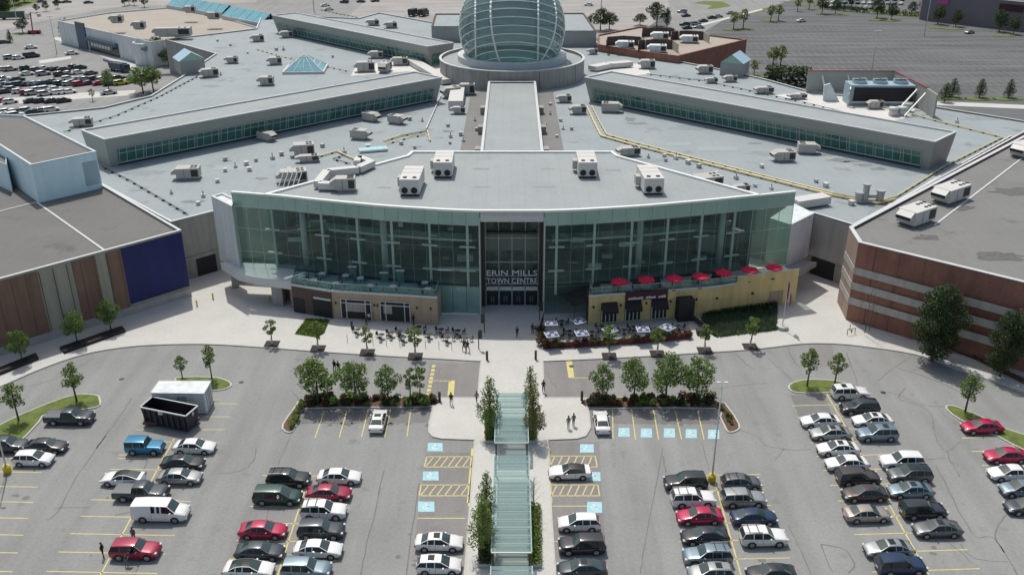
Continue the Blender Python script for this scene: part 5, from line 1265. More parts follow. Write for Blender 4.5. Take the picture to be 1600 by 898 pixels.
def car(kind, colour, loc, rz, label, group, extra='', near=True):
    M = car_meshes(kind); P = PAINT[colour]
    t = thing({'suv': 'parked_suv', 'van': 'parked_van', 'pickup': 'pickup_truck', 'minivan': 'minivan', 'hatch': 'hatchback'}.get(kind, 'parked_car'), label, {'van': 'van', 'pickup': 'pickup truck', 'minivan': 'minivan', 'suv': 'suv'}.get(kind, 'car'), loc, rz, group)
    for k in ('body', 'side_window', 'windscreen', 'rear_window', 'soft_top', 'bed_cover'):
        if M.get(k):
            o = link(k, M[k], t, P if k == 'body' else None)
            if k == 'side_window': o = link(k, M[k], t); o.scale = (1, -1, 1)
    fx, rx, wy, r = M['_w']
    for x in (fx, rx):
        for s in (1, -1):
            w_ = link('wheel', M['wheel'], t, loc=(x, s * (wy - .075), r), rz=0 if s > 0 else PI)
            if near: link('rim', M['rim'], w_)
            if near: link('wheel_arch', M['wheel_arch'], t, loc=(x, s * (wy + .035), r), rz=0 if s > 0 else PI)
    if near:
        for k in ('headlight', 'taillight', 'door_mirror'):
            for s in (1, -1):
                o = link(k, M[k], t, P if k == 'door_mirror' else None); o.scale = (1, s, 1)
        for me_ in M['_p']:
            for s in (1, -1): o = link('window_pillar', me_, t, P); o.scale = (1, s, 1)
        for me_ in M['_s']:
            for s in (1, -1): o = link('door_seam', me_, t); o.scale = (1, s, 1)
        link('number_plate', M['number_plate'], t); link('grille', M['grille'], t)
        if 's' in extra: link('sunroof', M['sunroof'], t)
        if 'g' in extra and M['glass_roof']: link('glass_roof', M['glass_roof'], t)
        if 'r' in extra:
            for s in (1, -1): o = link('roof_rail', M['roof_rail'], t); o.scale = (1, s, 1)
            for dx in (-.45, .45): link('crossbar', M['crossbar'], t, loc=(M['_x'][0] + dx, 0, 0))
    return t
G1 = 'cars parked in the near lot'
cars = [  # x, y (photo pixel of the middle of the car), kind, colour, heading, extra, label
 (12, 694, 'suv', 'charcoal', 0, '', 'dark grey suv cut by the left picture edge beside the lamp pole'),
 (72, 696, 'sedan', 'black', 0, '', 'black sedan behind the white suv at the left picture edge, below the grass island'),
 (53, 716, 'hatch', 'white', 0, '', 'white crossover parked next to the yellow lamp base at the left edge'),
 (109, 651, 'pickup', 'charcoal', 0, '', 'dark pickup truck with grey bed cover beside the left grass island'),
 (227, 696, 'jeep', 'blue', 0, '', 'bright blue boxy off-roader with blue roof, below the black dumpster'),
 (304, 697, 'sedan', 'white', 0, '', 'white sedan beside the blue off-roader'),
 (286, 722, 'sedan', 'black', 0, 's', 'black sedan between white sedan and silver sedan near the dumpster'),
 (192, 746, 'coupe', 'white', PI, 'g', 'white sports car with black glass roof behind the dark pickup'),
 (281, 744, 'sedan', 'silver', 0, '', 'silver sedan in front of the black sedan, level with the white sports car'),
 (221, 768, 'pickup', 'charcoal', 0, '', 'dark pickup truck with grey bed cover behind the white van'),
 (252, 797, 'van', 'white', 0, '', 'white passenger van at lower left'),
 (212, 857, 'suv', 'red', 0, '', 'red suv with people standing at its open boot, lower left'),
 (451, 746, 'suv', 'black', 0, 'r', 'black suv with roof rails heading the left row of the second lot row'),
 (530, 744, 'sedan', 'white', 0, '', 'white sedan at the back end of the second row, above the red sedan'),
 (434, 773, 'minivan', 'green', 0, '', 'dark green minivan below the black suv with rails'),
 (514, 769, 'sedan', 'red', 0, '', 'red sedan directly below the white sedan in the second row'),
 (506, 796, 'suv', 'white', 0, 'r', 'white suv with roof bars and dark sides below the red sedan'),
 (411, 827, 'sedan', 'crimson', 0, '', 'bright crimson sedan in the left half of the second row'),
 (502, 826, 'suv', 'charcoal', 0, '', 'dark grey suv between white suv and white sedan'),
 (406, 860, 'sedan', 'charcoal', 0, '', 'dark sedan just below the crimson sedan'),
 (497, 857, 'sedan', 'white', 0, '', 'white sedan below the dark grey suv'),
 (389, 888, 'sedan', 'white', 0, 'g', 'white car with black glass roof at the bottom edge'),
 (479, 887, 'suv', 'steel', 0, '', 'silver blue suv at the bottom edge in the second row'),
 (591, 656, 'sedan', 'white', PI / 2, 's', 'white sedan nosed in to the left planting bed'),
 (940, 658, 'sedan', 'white', PI / 2, '', 'white sedan nosed in to the right planting bed'),
 (686, 846, 'sedan', 'white', 0, 's', 'white sedan with sunroof beside the walkway, left side'),
 (686, 882, 'hatch', 'white', 0, 's', 'white hatchback with sunroof below the white sedan beside the walkway'),
 (890, 736, 'convertible', 'white', PI, '', 'white convertible with black soft top in a blue marked bay'),
 (904, 816, 'hatch', 'white', PI, '', 'white car right of the walkway above the black suv'),
 (909, 849, 'suv', 'black', PI, '', 'black suv right of the walkway'),
 (909, 887, 'sedan', 'charcoal', PI, 's', 'dark grey sedan with sunroof right of the walkway at the bottom edge'),
 (1071, 751, 'suv', 'black', PI, '', 'black suv left of the yellow lamp base on the right side'),
 (1083, 777, 'suv', 'white', 0, 'r', 'white wagon with roof bars above the crimson sedan'),
 (1093, 805, 'sedan', 'crimson', PI, '', 'crimson sedan in the row right of the walkway'),
 (1101, 836, 'sedan', 'black', PI, '', 'black sedan below the crimson sedan on the right'),
 (1105, 866, 'suv', 'steel', PI, 'r', 'steel blue suv with roof bars on the right'),
 (1110, 894, 'hatch', 'silver', PI, 's', 'silver hatchback with sunroof at the bottom edge on the right'),
 (1158, 753, 'hatch', 'grey', 0, 'r', 'grey wagon just right of the yellow lamp base'),
 (1162, 777, 'suv', 'silver', 0, '', 'silver suv below the grey wagon'),
 (1178, 807, 'sedan', 'navy', 0, '', 'dark navy sedan above the white suv on the right'),
 (1193, 837, 'suv', 'white', 0, 'r', 'white suv with roof bars and silver flanks on the right'),
 (1205, 895, 'sedan', 'black', PI, '', 'black sedan alone at the bottom edge on the right'),
 (1328, 612, 'suv', 'white', 0, 's', 'white suv beside the oval grass island on the right'),
 (1343, 635, 'suv', 'black', PI, '', 'black suv directly below the white suv near the grass island'),
 (1282, 657, 'sedan', 'white', PI, '', 'topmost white sedan, left half of the right hand row'),
 (1363, 656, 'sedan', 'white', PI, 's', 'white sedan with sunroof below the black suv'),
 (1297, 676, 'sedan', 'silver', PI, 's', 'silver sedan under the topmost white sedan'),
 (1370, 676, 'suv', 'steel', PI, 's', 'pale blue silver suv under the white sedan with sunroof'),
 (1309, 700, 'sedan', 'white', PI, 's', 'white sedan with sunroof under the silver sedan'),
 (1323, 723, 'sedan', 'white', PI, '', 'white sedan with grey windows above the dark brown suv'),
 (1341, 744, 'suv', 'brown', 0, '', 'dark brown suv in the left half of the right hand row'),
 (1351, 770, 'sedan', 'brown', PI, '', 'brown silver sedan below the dark brown suv'),
 (1355, 802, 'sedan', 'beige', 0, '', 'beige sedan last in its half row'),
 (1408, 719, 'suv', 'white', PI, '', 'white suv heading the right half of the right hand row'),
 (1421, 740, 'suv', 'grey', PI, 'g', 'grey suv with dark roof below the white suv'),
 (1422, 765, 'sedan', 'steel', PI, 's', 'steel blue sedan with sunroof above the black suv'),
 (1443, 795, 'suv', 'black', 0, '', 'black suv with grey roof in the right hand row'),
 (1464, 825, 'sedan', 'grey', PI, 's', 'dark grey sedan with sunroof at the end of the right half row'),
 (1388, 856, 'sedan', 'silver', PI, 's', 'silver sedan with sunroof near the bottom right'),
 (1408, 881, 'suv', 'navy', 0, '', 'navy suv with bright blue roof at the bottom right'),
 (1534, 666, 'sedan', 'crimson', PI, '', 'upper crimson sedan beside the grass strip at the right edge'),
 (1571, 711, 'sedan', 'crimson', PI, '', 'lower crimson sedan at the right edge'),
 (1578, 738, 'sedan', 'white', PI, '', 'white sedan at the right picture edge under the crimson one'),
 (1594, 763, 'hatch', 'steel', PI, '', 'blue grey hatchback cut by the right picture edge'),
 (1606, 790, 'sedan', 'charcoal', PI, '', 'dark sedan mostly cut off by the right picture edge')]
for x, y, kd, co, hd, ex, lb in cars:
    hh = {'suv': .85, 'pickup': .8, 'van': 1.0, 'jeep': .9, 'minivan': .85}.get(kd, .7)
    p = at(x, y, hh * .9); p.z = .006
    sl = (-.02 if p.x < 0 else .035) if abs(hd - PI / 2) > .1 else (-.18 if p.x < 0 else .06) * 0
    car(kd, co, p, hd + sl + random.uniform(-.012, .012), lb, G1, ex)

# ---- cars far away: body, glass and wheels
def small(kind, colour, x, y, rz, label, group, z=.006):
    p = at(x, y, .7); p.z = z + .01
    return car(kind, colour, p, rz, label, group, near=False)
far_rows = {
 'rearmost row': [(110, 65, 'silver'), (195, 68, 'white')],
 'scattered rear row': [(20, 190, 'white'), (400, 200, 'grey'), (740, 235, 'silver'), (110, 192, 'beige'), (290, 182, 'green'), (290, 240, 'white'), (470, 182, 'white'), (470, 240, 'silver'), (550, 190, 'charcoal'), (612, 187, 'brown'), (692, 190, 'black'), (660, 248, 'brown'), (805, 165, 'black'), (872, 172, 'charcoal'), (848, 226, 'white'), (980, 232, 'grey')],
 'long middle row': [(185, 300, 'charcoal'), (130, 362, 'green'), (220, 355, 'charcoal'), (300, 352, 'navy'), (370, 347, 'steel'), (440, 342, 'steel'), (500, 338, 'navy'), (572, 322, 'black'), (660, 347, 'green'), (740, 292, 'white'), (742, 350, 'silver'), (800, 330, 'grey'), (40, 300, 'white'), (60, 355, 'grey'), (15, 330, 'navy'), (920, 296, 'silver'), (860, 300, 'grey'), (1110, 300, 'silver'), (868, 352, 'red'), (965, 340, 'charcoal'), (1040, 296, 'brown'), (1087, 342, 'crimson'), (1170, 302, 'white'), (1190, 350, 'charcoal'), (1290, 290, 'navy'), (1312, 342, 'yellow'), (1388, 326, 'yellow')],
 'row before the white path': [(0, 400, 'silver'), (140, 410, 'grey'), (350, 450, 'silver'), (680, 440, 'white'), (50, 432, 'charcoal'), (205, 432, 'white'), (300, 445, 'red'), (405, 412, 'white'), (500, 408, 'white'), (490, 458, 'silver'), (600, 405, 'white'), (605, 445, 'white'), (745, 435, 'white'), (1180, 445, 'silver')],
 'row after the white path': [(15, 530, 'crimson'), (110, 542, 'white'), (345, 532, 'charcoal'), (445, 532, 'black'), (570, 532, 'black'), (690, 530, 'black')],
 'nearest row behind the parapet': [(0, 640, 'blue'), (70, 650, 'white'), (145, 652, 'white'), (225, 646, 'green'), (300, 640, 'silver'), (350, 655, 'charcoal'), (420, 640, 'grey'), (500, 632, 'silver'), (560, 628, 'white'), (170, 690, 'white'), (90, 692, 'grey'), (20, 690, 'steel')]}
ordn = ['first', 'second', 'third', 'fourth', 'fifth', 'sixth', 'seventh', 'eighth', 'ninth', 'tenth', 'eleventh', 'twelfth', 'thirteenth', 'fourteenth', 'fifteenth', 'sixteenth', 'seventeenth', 'eighteenth', 'nineteenth', 'twentieth', 'twenty-first', 'twenty-second', 'twenty-third', 'twenty-fourth', 'twenty-fifth', 'twenty-sixth', 'twenty-seventh', 'twenty-eighth', 'twenty-ninth']
for rn, lst in far_rows.items():
    for i, (x, y, co) in enumerate(sorted(lst)):
        kd = random.choice(['sedan', 'sedan', 'suv', 'hatch'])
        small(kd, co, x / 6.957, 80 + y / 6.957, .62 + random.uniform(-.06, .06), f'{co} car, {ordn[i]} from the left in the {rn}, far left lot', 'cars in the far left lot')
tl = [(35, 402, 'charcoal', 'dark car beside the shrub at the left edge near the top'), (295, 452, 'white', 'white car behind the big black truck, far left lot'), (690, 508, 'white', 'lone white car on the open lane in front of the pale blue store'), (850, 22, 'charcoal', 'dark car at the top edge on the left road'),
      (400, 12, 'grey', 'leftmost dark car of the top edge row on the left'), (550, 18, 'charcoal', 'middle dark car of the top edge row on the left'), (640, 16, 'charcoal', 'right dark car of the top edge row on the left')]
for x, y, co, lb in tl: small('sedan', co, x / 6.154, y / 6.154, .5, lb, 'cars on the far left roads')
small('van', 'black', 300 / 6.154, 535 / 6.154, .6, 'big black van parked on the far left lot', 'cars in the far left lot')
tr = [(920, 7, 'white', 'white car on the pale road just right of the dome top'), (1066, 18, 'silver', 'upper left car of the cluster behind the far brick store'), (1072, 24, 'charcoal', 'dark car below the silver one in the cluster behind the far brick store'),
      (1070, 38, 'black', 'black car at the left of the lower cluster, far right'), (1074, 43, 'charcoal', 'front dark car of the lower cluster, far right'), (1087, 37, 'steel', 'pale blue car in the middle of the lower cluster, far right'), (1092, 42, 'silver', 'silver car at the right of the lower cluster, far right'),
      (1099, 32, 'black', 'black car alone beside the white path, far right'), (1113, 27, 'black', 'black car touching a silver one on the far road'), (1122, 25, 'silver', 'silver car touching a black one on the far road'), (1142, 20, 'silver', 'silver car furthest right on the far road'),
      (1252, 32, 'white', 'white car alone on the big striped lot'), (1515, 50, 'silver', 'silver blue car on the big lot before the box store'), (508, 8, 'white', 'upper white car at the top edge left of centre'), (514, 14, 'white', 'lower white car at the top edge left of centre'), (538, 3, 'charcoal', 'dark car at the top edge left of centre'),
      (564, 2, 'black', 'left black car at the top edge above the clerestory hall'), (586, 1, 'black', 'right black car at the top edge above the clerestory hall')]
for x, y, co, lb in tr: small(random.choice(['sedan', 'suv']), co, x, y, random.choice([.3, .5, 2.9]), lb, 'cars beyond the mall')
n_ = 0
for r_, (y0, y1, x0, x1, k) in enumerate(((9, 12, 1290, 1362, 9), (3, 5, 1282, 1408, 14), (-3, -1, 1280, 1410, 12))):
    for i in range(k):
        x = x0 + (x1 - x0) * i / (k - 1); y = y0 + (y1 - y0) * i / (k - 1)
        co = random.choice(['white', 'silver', 'steel', 'charcoal', 'white', 'navy', 'black'])
        small('sedan', co, x, y, 1.1, f'{co} car, {ordn[i]} from the left in the {("front", "middle", "rear")[r_]} row at the top edge, right', 'rows of cars by the big box store')
for i, (x, y) in enumerate(((1478, 29), (1505, 32), (1526, 34))): small('sedan', 'white', x, y, -.2, f'{ordn[i]} white car from the left in front of the big box store', 'white cars at the box store')

# ---- trucks, container, dumpster
def truck(x, y, rz, L, bodym, cabm, label):
    c = at(x, y, 1.2); c.z = .01; t = thing('box_truck', label, 'truck', c, rz)
    MB().box((-.8, 0, 2.0), (L - 2, 2.4, 2.6)).build('cargo_box', bodym, t); MB().box((L / 2 - .9, 0, 1.4), (1.9, 2.2, 1.9), taper=.9).build('cab', cabm, t)
    MB().box((L / 2 - .25, 0, 1.75), (.7, 1.9, .8), taper=.8).build('windscreen', M_cglass, t)
    for xx in (-L * .3, L * .32):
        for s in (1, -1): MB().tube((xx, s * 1.0, .5), (xx, s * 1.2, .5), .5, 14).build('wheel', M_tyre, t)
    return t
truck(21, 26, .25, 13, PAINT['green'], PAINT['white'], 'long dark box truck with white roof at the far upper left')
for px, lab in ((646, 'left one of two dark trucks on the pale road at the top'), (662, 'right one of two dark trucks on the pale road at the top')): truck(px, 21, 1.2, 7, M_black, PAINT['charcoal'], lab)
c = at(186, 106, 1.2); c.z = .01; t = thing('blue_truck', 'blue tipper truck with a long arm driving past the pale blue store', 'truck', c, -.55)
MB().box((-.5, 0, 1.8), (6, 2.4, 2.0), taper=1.08).build('tipper_body', PAINT['navy'], t); MB().box((3.4, 0, 1.5), (1.9, 2.3, 2.2), taper=.9).build('cab', PAINT['navy'], t); MB().box((4.2, 0, 1.9), (.5, 1.9, .8)).build('windscreen', M_cglass, t)
MB().beam((-3, 0, 2.6), (-8.5, 1.0, 2.8), .9, .7).build('arm', PAINT['navy'], t)
for xx in (-2.5, -1.2, 3.0):
    for s in (1, -1): MB().tube((xx, s * 1.0, .5), (xx, s * 1.2, .5), .5, 14).build('wheel', M_tyre, t)
c = at(54, 52, .3); c.z = 0; t = thing('boom_lift', 'red boom lift with raised arm on the far left lot', 'lift', c, .2)
MB().box((0, 0, .9), (5, 2.2, 1.2), taper=.85).build('chassis', PAINT['red'], t); MB().beam((-.5, 0, 1.4), (0, 0, 8.5), .4, .4).build('lower_arm', PAINT['red'], t); MB().beam((0, 0, 8.5), (2.6, 0, 7.6), .3, .3).build('upper_arm', M_cap, t); MB().box((3, 0, 7.2), (1.2, 1.2, 1.1)).build('basket', M_steel, t)
for xx in (-1.6, 1.6):
    for s in (1, -1): MB().tube((xx, s * .9, .5), (xx, s * 1.2, .5), .5, 12).build('wheel', M_tyre, t)
# shipping container
cp = [at(236, 613, 3.0), at(318, 614, 3.0), at(329, 595, 3.0), at(249, 595, 3.0)]
c = (cp[0] + cp[2]) / 2; t = thing('storage_container', 'long white storage container behind the black dumpster', 'container', (c.x, c.y, .01))
p = ccw([tuple(a.xy) for a in cp]); wbuild(MB().prism(p, .15, 3.0), 'casing', M_pale, t); q = inset(p, -.04)
mb = MB()
for i in range(4): a, b = q[i], q[(i + 1) % 4]; mb.beam((a[0], a[1], 2.95), (b[0], b[1], 2.95), .1, .14); mb.beam((a[0], a[1], .2), (b[0], b[1], .2), .1, .16)
wbuild(mb, 'edge_rail', M_cap, t)
a, b = Vector(p[0]), Vector(p[1])
mb = MB()
for k in range(26):
    f = (k + .5) / 26; z = a + (b - a) * f; mb.box((z.x, z.y - .02, 1.6), (.1, .08, 2.5))
wbuild(mb, 'corrugation', M_pale, t)
wallquad('faded_sticker', a, b, .48, .66, 1.9, 2.5, M_stone, t, .1)
a, b = Vector(p[1]), Vector(p[2])
for f in (.25, .45, .6, .8): q0 = a + (b - a) * f; wbuild(MB().box((q0.x + .04, q0.y, 1.6), (.06, .06, 2.6)), 'locking_bar', M_steel, t)
# open black roll-off dumpster
dpn = [at(219, 636, 2.5), at(290, 650, 2.5), at(309, 634, 2.5), at(238, 620, 2.5)]
c = (dpn[0] + dpn[2]) / 2; t = thing('dumpster', 'open black roll-off dumpster standing in front of the white container', 'dumpster', (c.x, c.y, .01))
p = ccw([tuple(a.xy) for a in dpn]); pi_ = inset(p, .12); n = 4
mb = MB(); bt = inset(p, .22)
mb.add([(a[0], a[1], .25) for a in bt] + [(a[0], a[1], 2.5) for a in p], [(i, (i + 1) % 4, 4 + (i + 1) % 4, 4 + i) for i in range(4)])
mb.add([(a[0], a[1], .4) for a in pi_] + [(a[0], a[1], 2.5) for a in pi_], [(4 + i, 4 + (i + 1) % 4, (i + 1) % 4, i) for i in range(4)])
mb.add([(a[0], a[1], .4) for a in pi_], [(0, 1, 2, 3)]); wbuild(mb, 'bin_body', mat('dumpster_paint', (.012, .014, .026), .5, var=.2, scale=2), t)
mb = MB()
for i in range(4): a, b = p[i], p[(i + 1) % 4]; mb.beam((a[0], a[1], 2.5), (b[0], b[1], 2.5), .16, .14)
wbuild(mb, 'top_rail', M_steel, t)
a, b = Vector(p[0]), Vector(p[1])
for k in range(8): q0 = a + (b - a) * ((k + .5) / 8); wbuild(MB().box((q0.x + .03, q0.y - .02, 1.35), (.12, .12, 2.1)), 'rib', M_black, t)
q0 = a + (b - a) * .45; wbuild(MB().box((q0.x, q0.y - .1, 2.25), (.5, .1, .35)), 'name_plate', M_cap, t)
a, b = Vector(p[1]), Vector(p[2]); q0 = a + (b - a) * .5; wbuild(MB().box((q0.x + .08, q0.y, 2.15), (.1, .4, .4)), 'name_plate', M_cap, t)
wbuild(MB().beam((pi_[0][0], pi_[0][1], .5), (pi_[2][0], pi_[2][1], .5), 1.2, .3), 'rubbish', M_mulch, t)

# ================================================================ TREES AND PLANTS
def leaf_cloud(mb, blobs, n, ls, m=0, rnd=random):
    """many small leaf faces spread on and in a set of ellipsoidal clumps"""
    tot = sum(b[3] ** 2 for b in blobs)
    for (x, y, z, r, fz) in blobs:
        k = int(n * r * r / tot)
        for _ in range(k):
            v = Vector((rnd.gauss(0, 1), rnd.gauss(0, 1), rnd.gauss(0, 1))).normalized() * (r * rnd.uniform(.35, 1.08) ** .6)
            c = Vector((x + v.x, y + v.y, z + v.z * fz)); s = ls * rnd.uniform(.6, 1.3)
            a = Vector((rnd.uniform(-1, 1), rnd.uniform(-1, 1), rnd.uniform(-.6, .6))).normalized(); b = a.cross(Vector((rnd.uniform(-1, 1), rnd.uniform(-1, 1), rnd.uniform(-1, 1)))).normalized()
            mb.add([c - a * s - b * s * .5, c + a * s * .2 - b * s * .7, c + a * s + b * s * .4, c - a * s * .1 + b * s * .7], [(0, 1, 2, 3)], m)
def tree_proto(seed, h, cr, trunk_h, shape='round', n=1500, ls=.14, gaps=.75):
    rnd = random.Random(seed); tr = MB(); lean = rnd.uniform(-.1, .1)
    r0 = .02 * h + .03; tr.tube((0, 0, 0), (lean, 0, trunk_h), r0, 7, r0 * .75); tr.tube((lean, 0, trunk_h), (lean * 1.6, .05, h * .82), r0 * .75, 6, r0 * .25)
    blobs = []
    nb = {'round': 14, 'cone': 18, 'loose': 10, 'wide': 22}[shape]
    for k in range(nb):
        f = (k + .5) / nb; a = k * 2.4 + rnd.uniform(-.5, .5)
        if shape == 'cone': rr = cr * (1.05 - f) ** .8 * min(1, f * 6 + .45); z = trunk_h * .8 + (h - trunk_h * .8) * f; br = cr * (.62 - .38 * f)
        else: rr = cr * math.sin(PI * (.18 + .74 * f)) ; z = trunk_h + (h - trunk_h) * (.1 + .82 * f); br = cr * rnd.uniform(.30, .48) * (1.15 if shape == 'wide' else 1)
        if shape == 'loose': br *= .8
        d = rr * rnd.uniform(.45, .85); p = (lean + d * math.cos(a), d * math.sin(a), z, br * rnd.uniform(.8, 1.15), rnd.uniform(.7, .95)); blobs.append(p)
        z0 = trunk_h + (z - trunk_h) * .55; tr.tube((lean * 1.2, 0, min(z0, h * .8)), p[:3], r0 * .32, 4, r0 * .1)
    lf = MB(); leaf_cloud(lf, blobs, n, ls, rnd=rnd)
    return tr.mesh('trunk', M_bark, True), lf.mesh('crown', L_mid)
PROT = {'street': [tree_proto(s, 4.6, 1.25, 1.6, 'loose', 700, .12) for s in (1, 2, 3)], 'round': [tree_proto(s, 5.8, 2.1, 1.5, 'round', 2400, .125) for s in (4, 5, 6)],
        'cone': [tree_proto(s, 7.4, 2.1, 1.7, 'cone', 2500, .12) for s in (7, 8, 9)], 'big': [tree_proto(s, 11.5, 3.6, 1.0, 'wide', 9500, .16) for s in (10, 11)], 'young': [tree_proto(s, 5.4, 1.35, 1.9, 'round', 1000, .125) for s in (12, 13, 14)]}
def tree(x, y, kind, h, m, label, group, name='young_tree', z=.13, i=0, wx=1.0):
    base = {'street': 4.6, 'round': 5.8, 'cone': 7.4, 'big': 11.5, 'young': 5.4}[kind]; s = h / base
    p = at(x, y, z); t = thing(name, label, 'tree', p, random.uniform(0, 6.28), group); t.scale = (s * wx, s * wx, s)
    T, C = PROT[kind][i % len(PROT[kind])]
    link('trunk', T, t); link('crown', C, t, m); return t
tree(29, 656, 'young', 5.2, L_mid, 'young tree on the left grass island nearest the picture edge', 'trees on grass islands', i=0, z=.17)
tree(120, 626, 'young', 5.4, L_mid, 'young tree behind the dark pickup truck on the left grass island', 'trees on grass islands', i=1, z=.17)
tree(285, 591, 'young', 3.4, L_mid, 'shorter tree on the small grass island behind the container', 'trees on grass islands', i=2, z=.17)
tree(331, 591, 'young', 4.9, L_mid, 'taller tree on the small grass island behind the container', 'trees on grass islands', i=0, z=.17, wx=.8)
tree(1261, 603, 'young', 5.6, L_mid, 'narrow tree on the oval grass island at right', 'trees on grass islands', i=1, z=.17, wx=.85)
tree(1304, 600, 'young', 4.6, L_lite, 'bushier tree beside the white suv on the oval grass island', 'trees on grass islands', i=2, z=.17)
tree(1508, 643, 'young', 5.2, L_mid, 'young tree on the far right grass strip near the crimson sedan', 'trees on grass islands', i=0, z=.17)
for i, (x, y, h, m, lb) in enumerate(((425, 537, 4.0, L_mid, 'first pavement tree from the left, in a square tree pit'), (497, 544, 4.2, L_mid, 'second pavement tree from the left, in front of the small lawn'), (574, 550, 4.0, L_lite, 'third pavement tree from the left, by the patio tables'), (649, 556, 4.6, L_lite, 'fourth pavement tree from the left, by the patio tables'),
      (952, 556, 4.9, L_lite, 'pavement tree overhanging the burgundy patio fence'), (1027, 552, 4.2, L_lite, 'pavement tree before the middle of the patio fence'), (1101, 547, 4.2, L_mid, 'pavement tree at the right end of the patio fence'), (1172, 541, 4.6, L_lite, 'rightmost pavement tree, by the ornamental grass bed'))):
    tree(x, y, 'street', h, m, lb, 'trees in square pits along the front pavement', i=i)
    c = at(x, y, .135); tp = MB().box((c.x, c.y, .14), (2.0, 1.9, .03)); tag(tp.build('tree_pit', M_pit), kind='structure')
    w_ = thing('tree_guard', f'pale trunk wrap on the {lb.split(",")[0]}', 'tree guard', at(x, y, .15)); MB().tube((0, -.02, 0), (0, -.02, 1.0), .14, 8).build('wrap', M_cap, w_)
for i, (x, y, h, k, m, lb, wx) in enumerate(((497, 629, 6.2, 'round', L_mid, 'large leafy tree at the left end of the left planting bed', 1.1), (556, 629, 6.0, 'round', L_mid, 'second large tree in the left planting bed', 1.0), (607, 628, 5.2, 'round', L_mid, 'round tree in the middle of the left planting bed', .85),
      (641, 625, 4.7, 'street', L_mid, 'thin left sapling of the pair in the left planting bed', .8), (656, 626, 5.0, 'street', L_mid, 'thin right sapling of the pair in the left planting bed', .8),
      (940, 626, 5.4, 'round', L_mid, 'leftmost tree in the right planting bed', .75), (990, 626, 6.0, 'round', L_mid, 'second tree in the right planting bed', .9), (1040, 626, 6.8, 'round', L_mid, 'tallest tree in the right planting bed', .95), (1088, 627, 6.3, 'round', L_mid, 'rightmost tree in the right planting bed', .95))):
    tree(x, y, k, h, m, lb, 'trees in the planting beds', 'garden_tree', i=i, z=.17, wx=wx)
for i, (x, y, h, m, lb, wx) in enumerate(((766, 676, 7.4, L_mid, 'cone shaped tree left of the upper glass canopy', .78), (828, 640, 6.2, L_lite, 'rear tree right of the upper glass canopy', .72), (832, 684, 6.6, L_yel, 'front tree with yellowing leaves right of the upper glass canopy', .78),
      (760, 812, 5.9, L_mid, 'rear tree of the lower pair left of the canopy', .68), (756, 862, 6.4, L_lite, 'front tree of the lower pair left of the canopy', .95))):
    tree(x, y, 'cone', h, m, lb, 'trees beside the glass canopy', 'conical_tree', i=i, z=.5, wx=wx)
for i, (x, y, h, m, lb, wx) in enumerate(((1455, 563, 11.6, L_dark, 'very tall dark tree against the brick store', .86), (1562, 588, 9.6, L_dark, 'tall dark tree near the right end of the brick wall', .72))):
    tree(x, y, 'big', h, m, lb, 'tall trees against the brick store', 'tall_tree', i=i, wx=wx)
for i, (x, y, h, m, lb) in enumerate(((36, 566, 5.0, L_mid, 'leftmost tree against the banded store'), (121, 536, 5.2, L_mid, 'middle tree against the banded store'), (174, 517, 5.0, L_mid, 'tree against the banded store nearest its blue corner'))):
    tree(x, y, 'round', h, m, lb, 'trees against the banded store', 'wall_tree', i=i, wx=.85)
def bare(x, y, h, label):
    c = at(x, y, .5); t = thing('bare_tree', label, 'tree', c); rnd = random.Random(int(x)); mb = MB(); mb.tube((0, 0, 0), (0, 0, h), .06, 5, .015)
    for k in range(12):
        z = h * (.3 + .055 * k); a = k * 2.3; L = h * .22 * (1.1 - k / 14); mb.tube((0, 0, z), (L * math.cos(a), L * math.sin(a), z + L * 1.2), .022, 4, .006)
    mb.build('trunk', M_bark, t)
bare(834, 800, 4.6, 'leafless sapling right of the glass canopy'); bare(1351, 520, 7.0, 'leafless tree by the corner of the brick store'); bare(1358, 516, 6.5, 'second leafless tree by the corner of the brick store')
# shrubs: every clump is a thing
def shrub_mesh(seed, n=260, m=L_mid):
    mb = MB(); rnd = random.Random(seed); leaf_cloud(mb, [(rnd.uniform(-.3, .3), rnd.uniform(-.3, .3), .35 + rnd.uniform(0, .3), rnd.uniform(.35, .5), .8) for _ in range(4)], n, .12, rnd=rnd); return mb.mesh('shrub', m)
def NW(i):
    tens = {20: 'twenty', 30: 'thirty', 40: 'forty'}
    return ordn[i] if i < 20 else (f'{tens[(i + 1) // 10 * 10]}-{ordn[(i + 1) % 10 - 1]}' if (i + 1) % 10 else f'{tens[i + 1]}th')
SH = [shrub_mesh(s) for s in range(5)]
def shrub(x, y, s, m, label, group, z=.17, world=None):
    p = world if world is not None else at(x, y, z); o = link('shrub', random.choice(SH), None, m, p, random.uniform(0, 6)); o.scale = (s, s, s * random.uniform(.8, 1.1)); return tag(o, label, 'shrub', group)
cl = {id(L_mid): 'green', id(L_red): 'bronze leaved', id(L_lite): 'light green', id(L_yel): 'yellow green', id(L_dark): 'dark green'}
for side, x0, x1, lab in ((0, 478, 676, 'left'), (1, 921, 1118, 'right')):
    n_ = 30
    for i in range(n_):
        x = x0 + (x1 - x0) * (i + .5) / n_; m = random.choice([L_mid, L_red, L_dark, L_lite, L_red, L_yel])
        for k, yy in enumerate((624.5, 632)):
            if random.random() < .25: continue
            m2 = m if k == 0 else random.choice([L_mid, L_red, L_dark])
            shrub(x + random.uniform(-2, 2), yy + random.uniform(-1, 1), random.uniform(.6, 1.25), m2, f'{cl[id(m2)]} shrub, {NW(i)} from left, {("rear", "front")[k]} row of {lab} planting bed', f'shrubs in the {lab} planting bed')
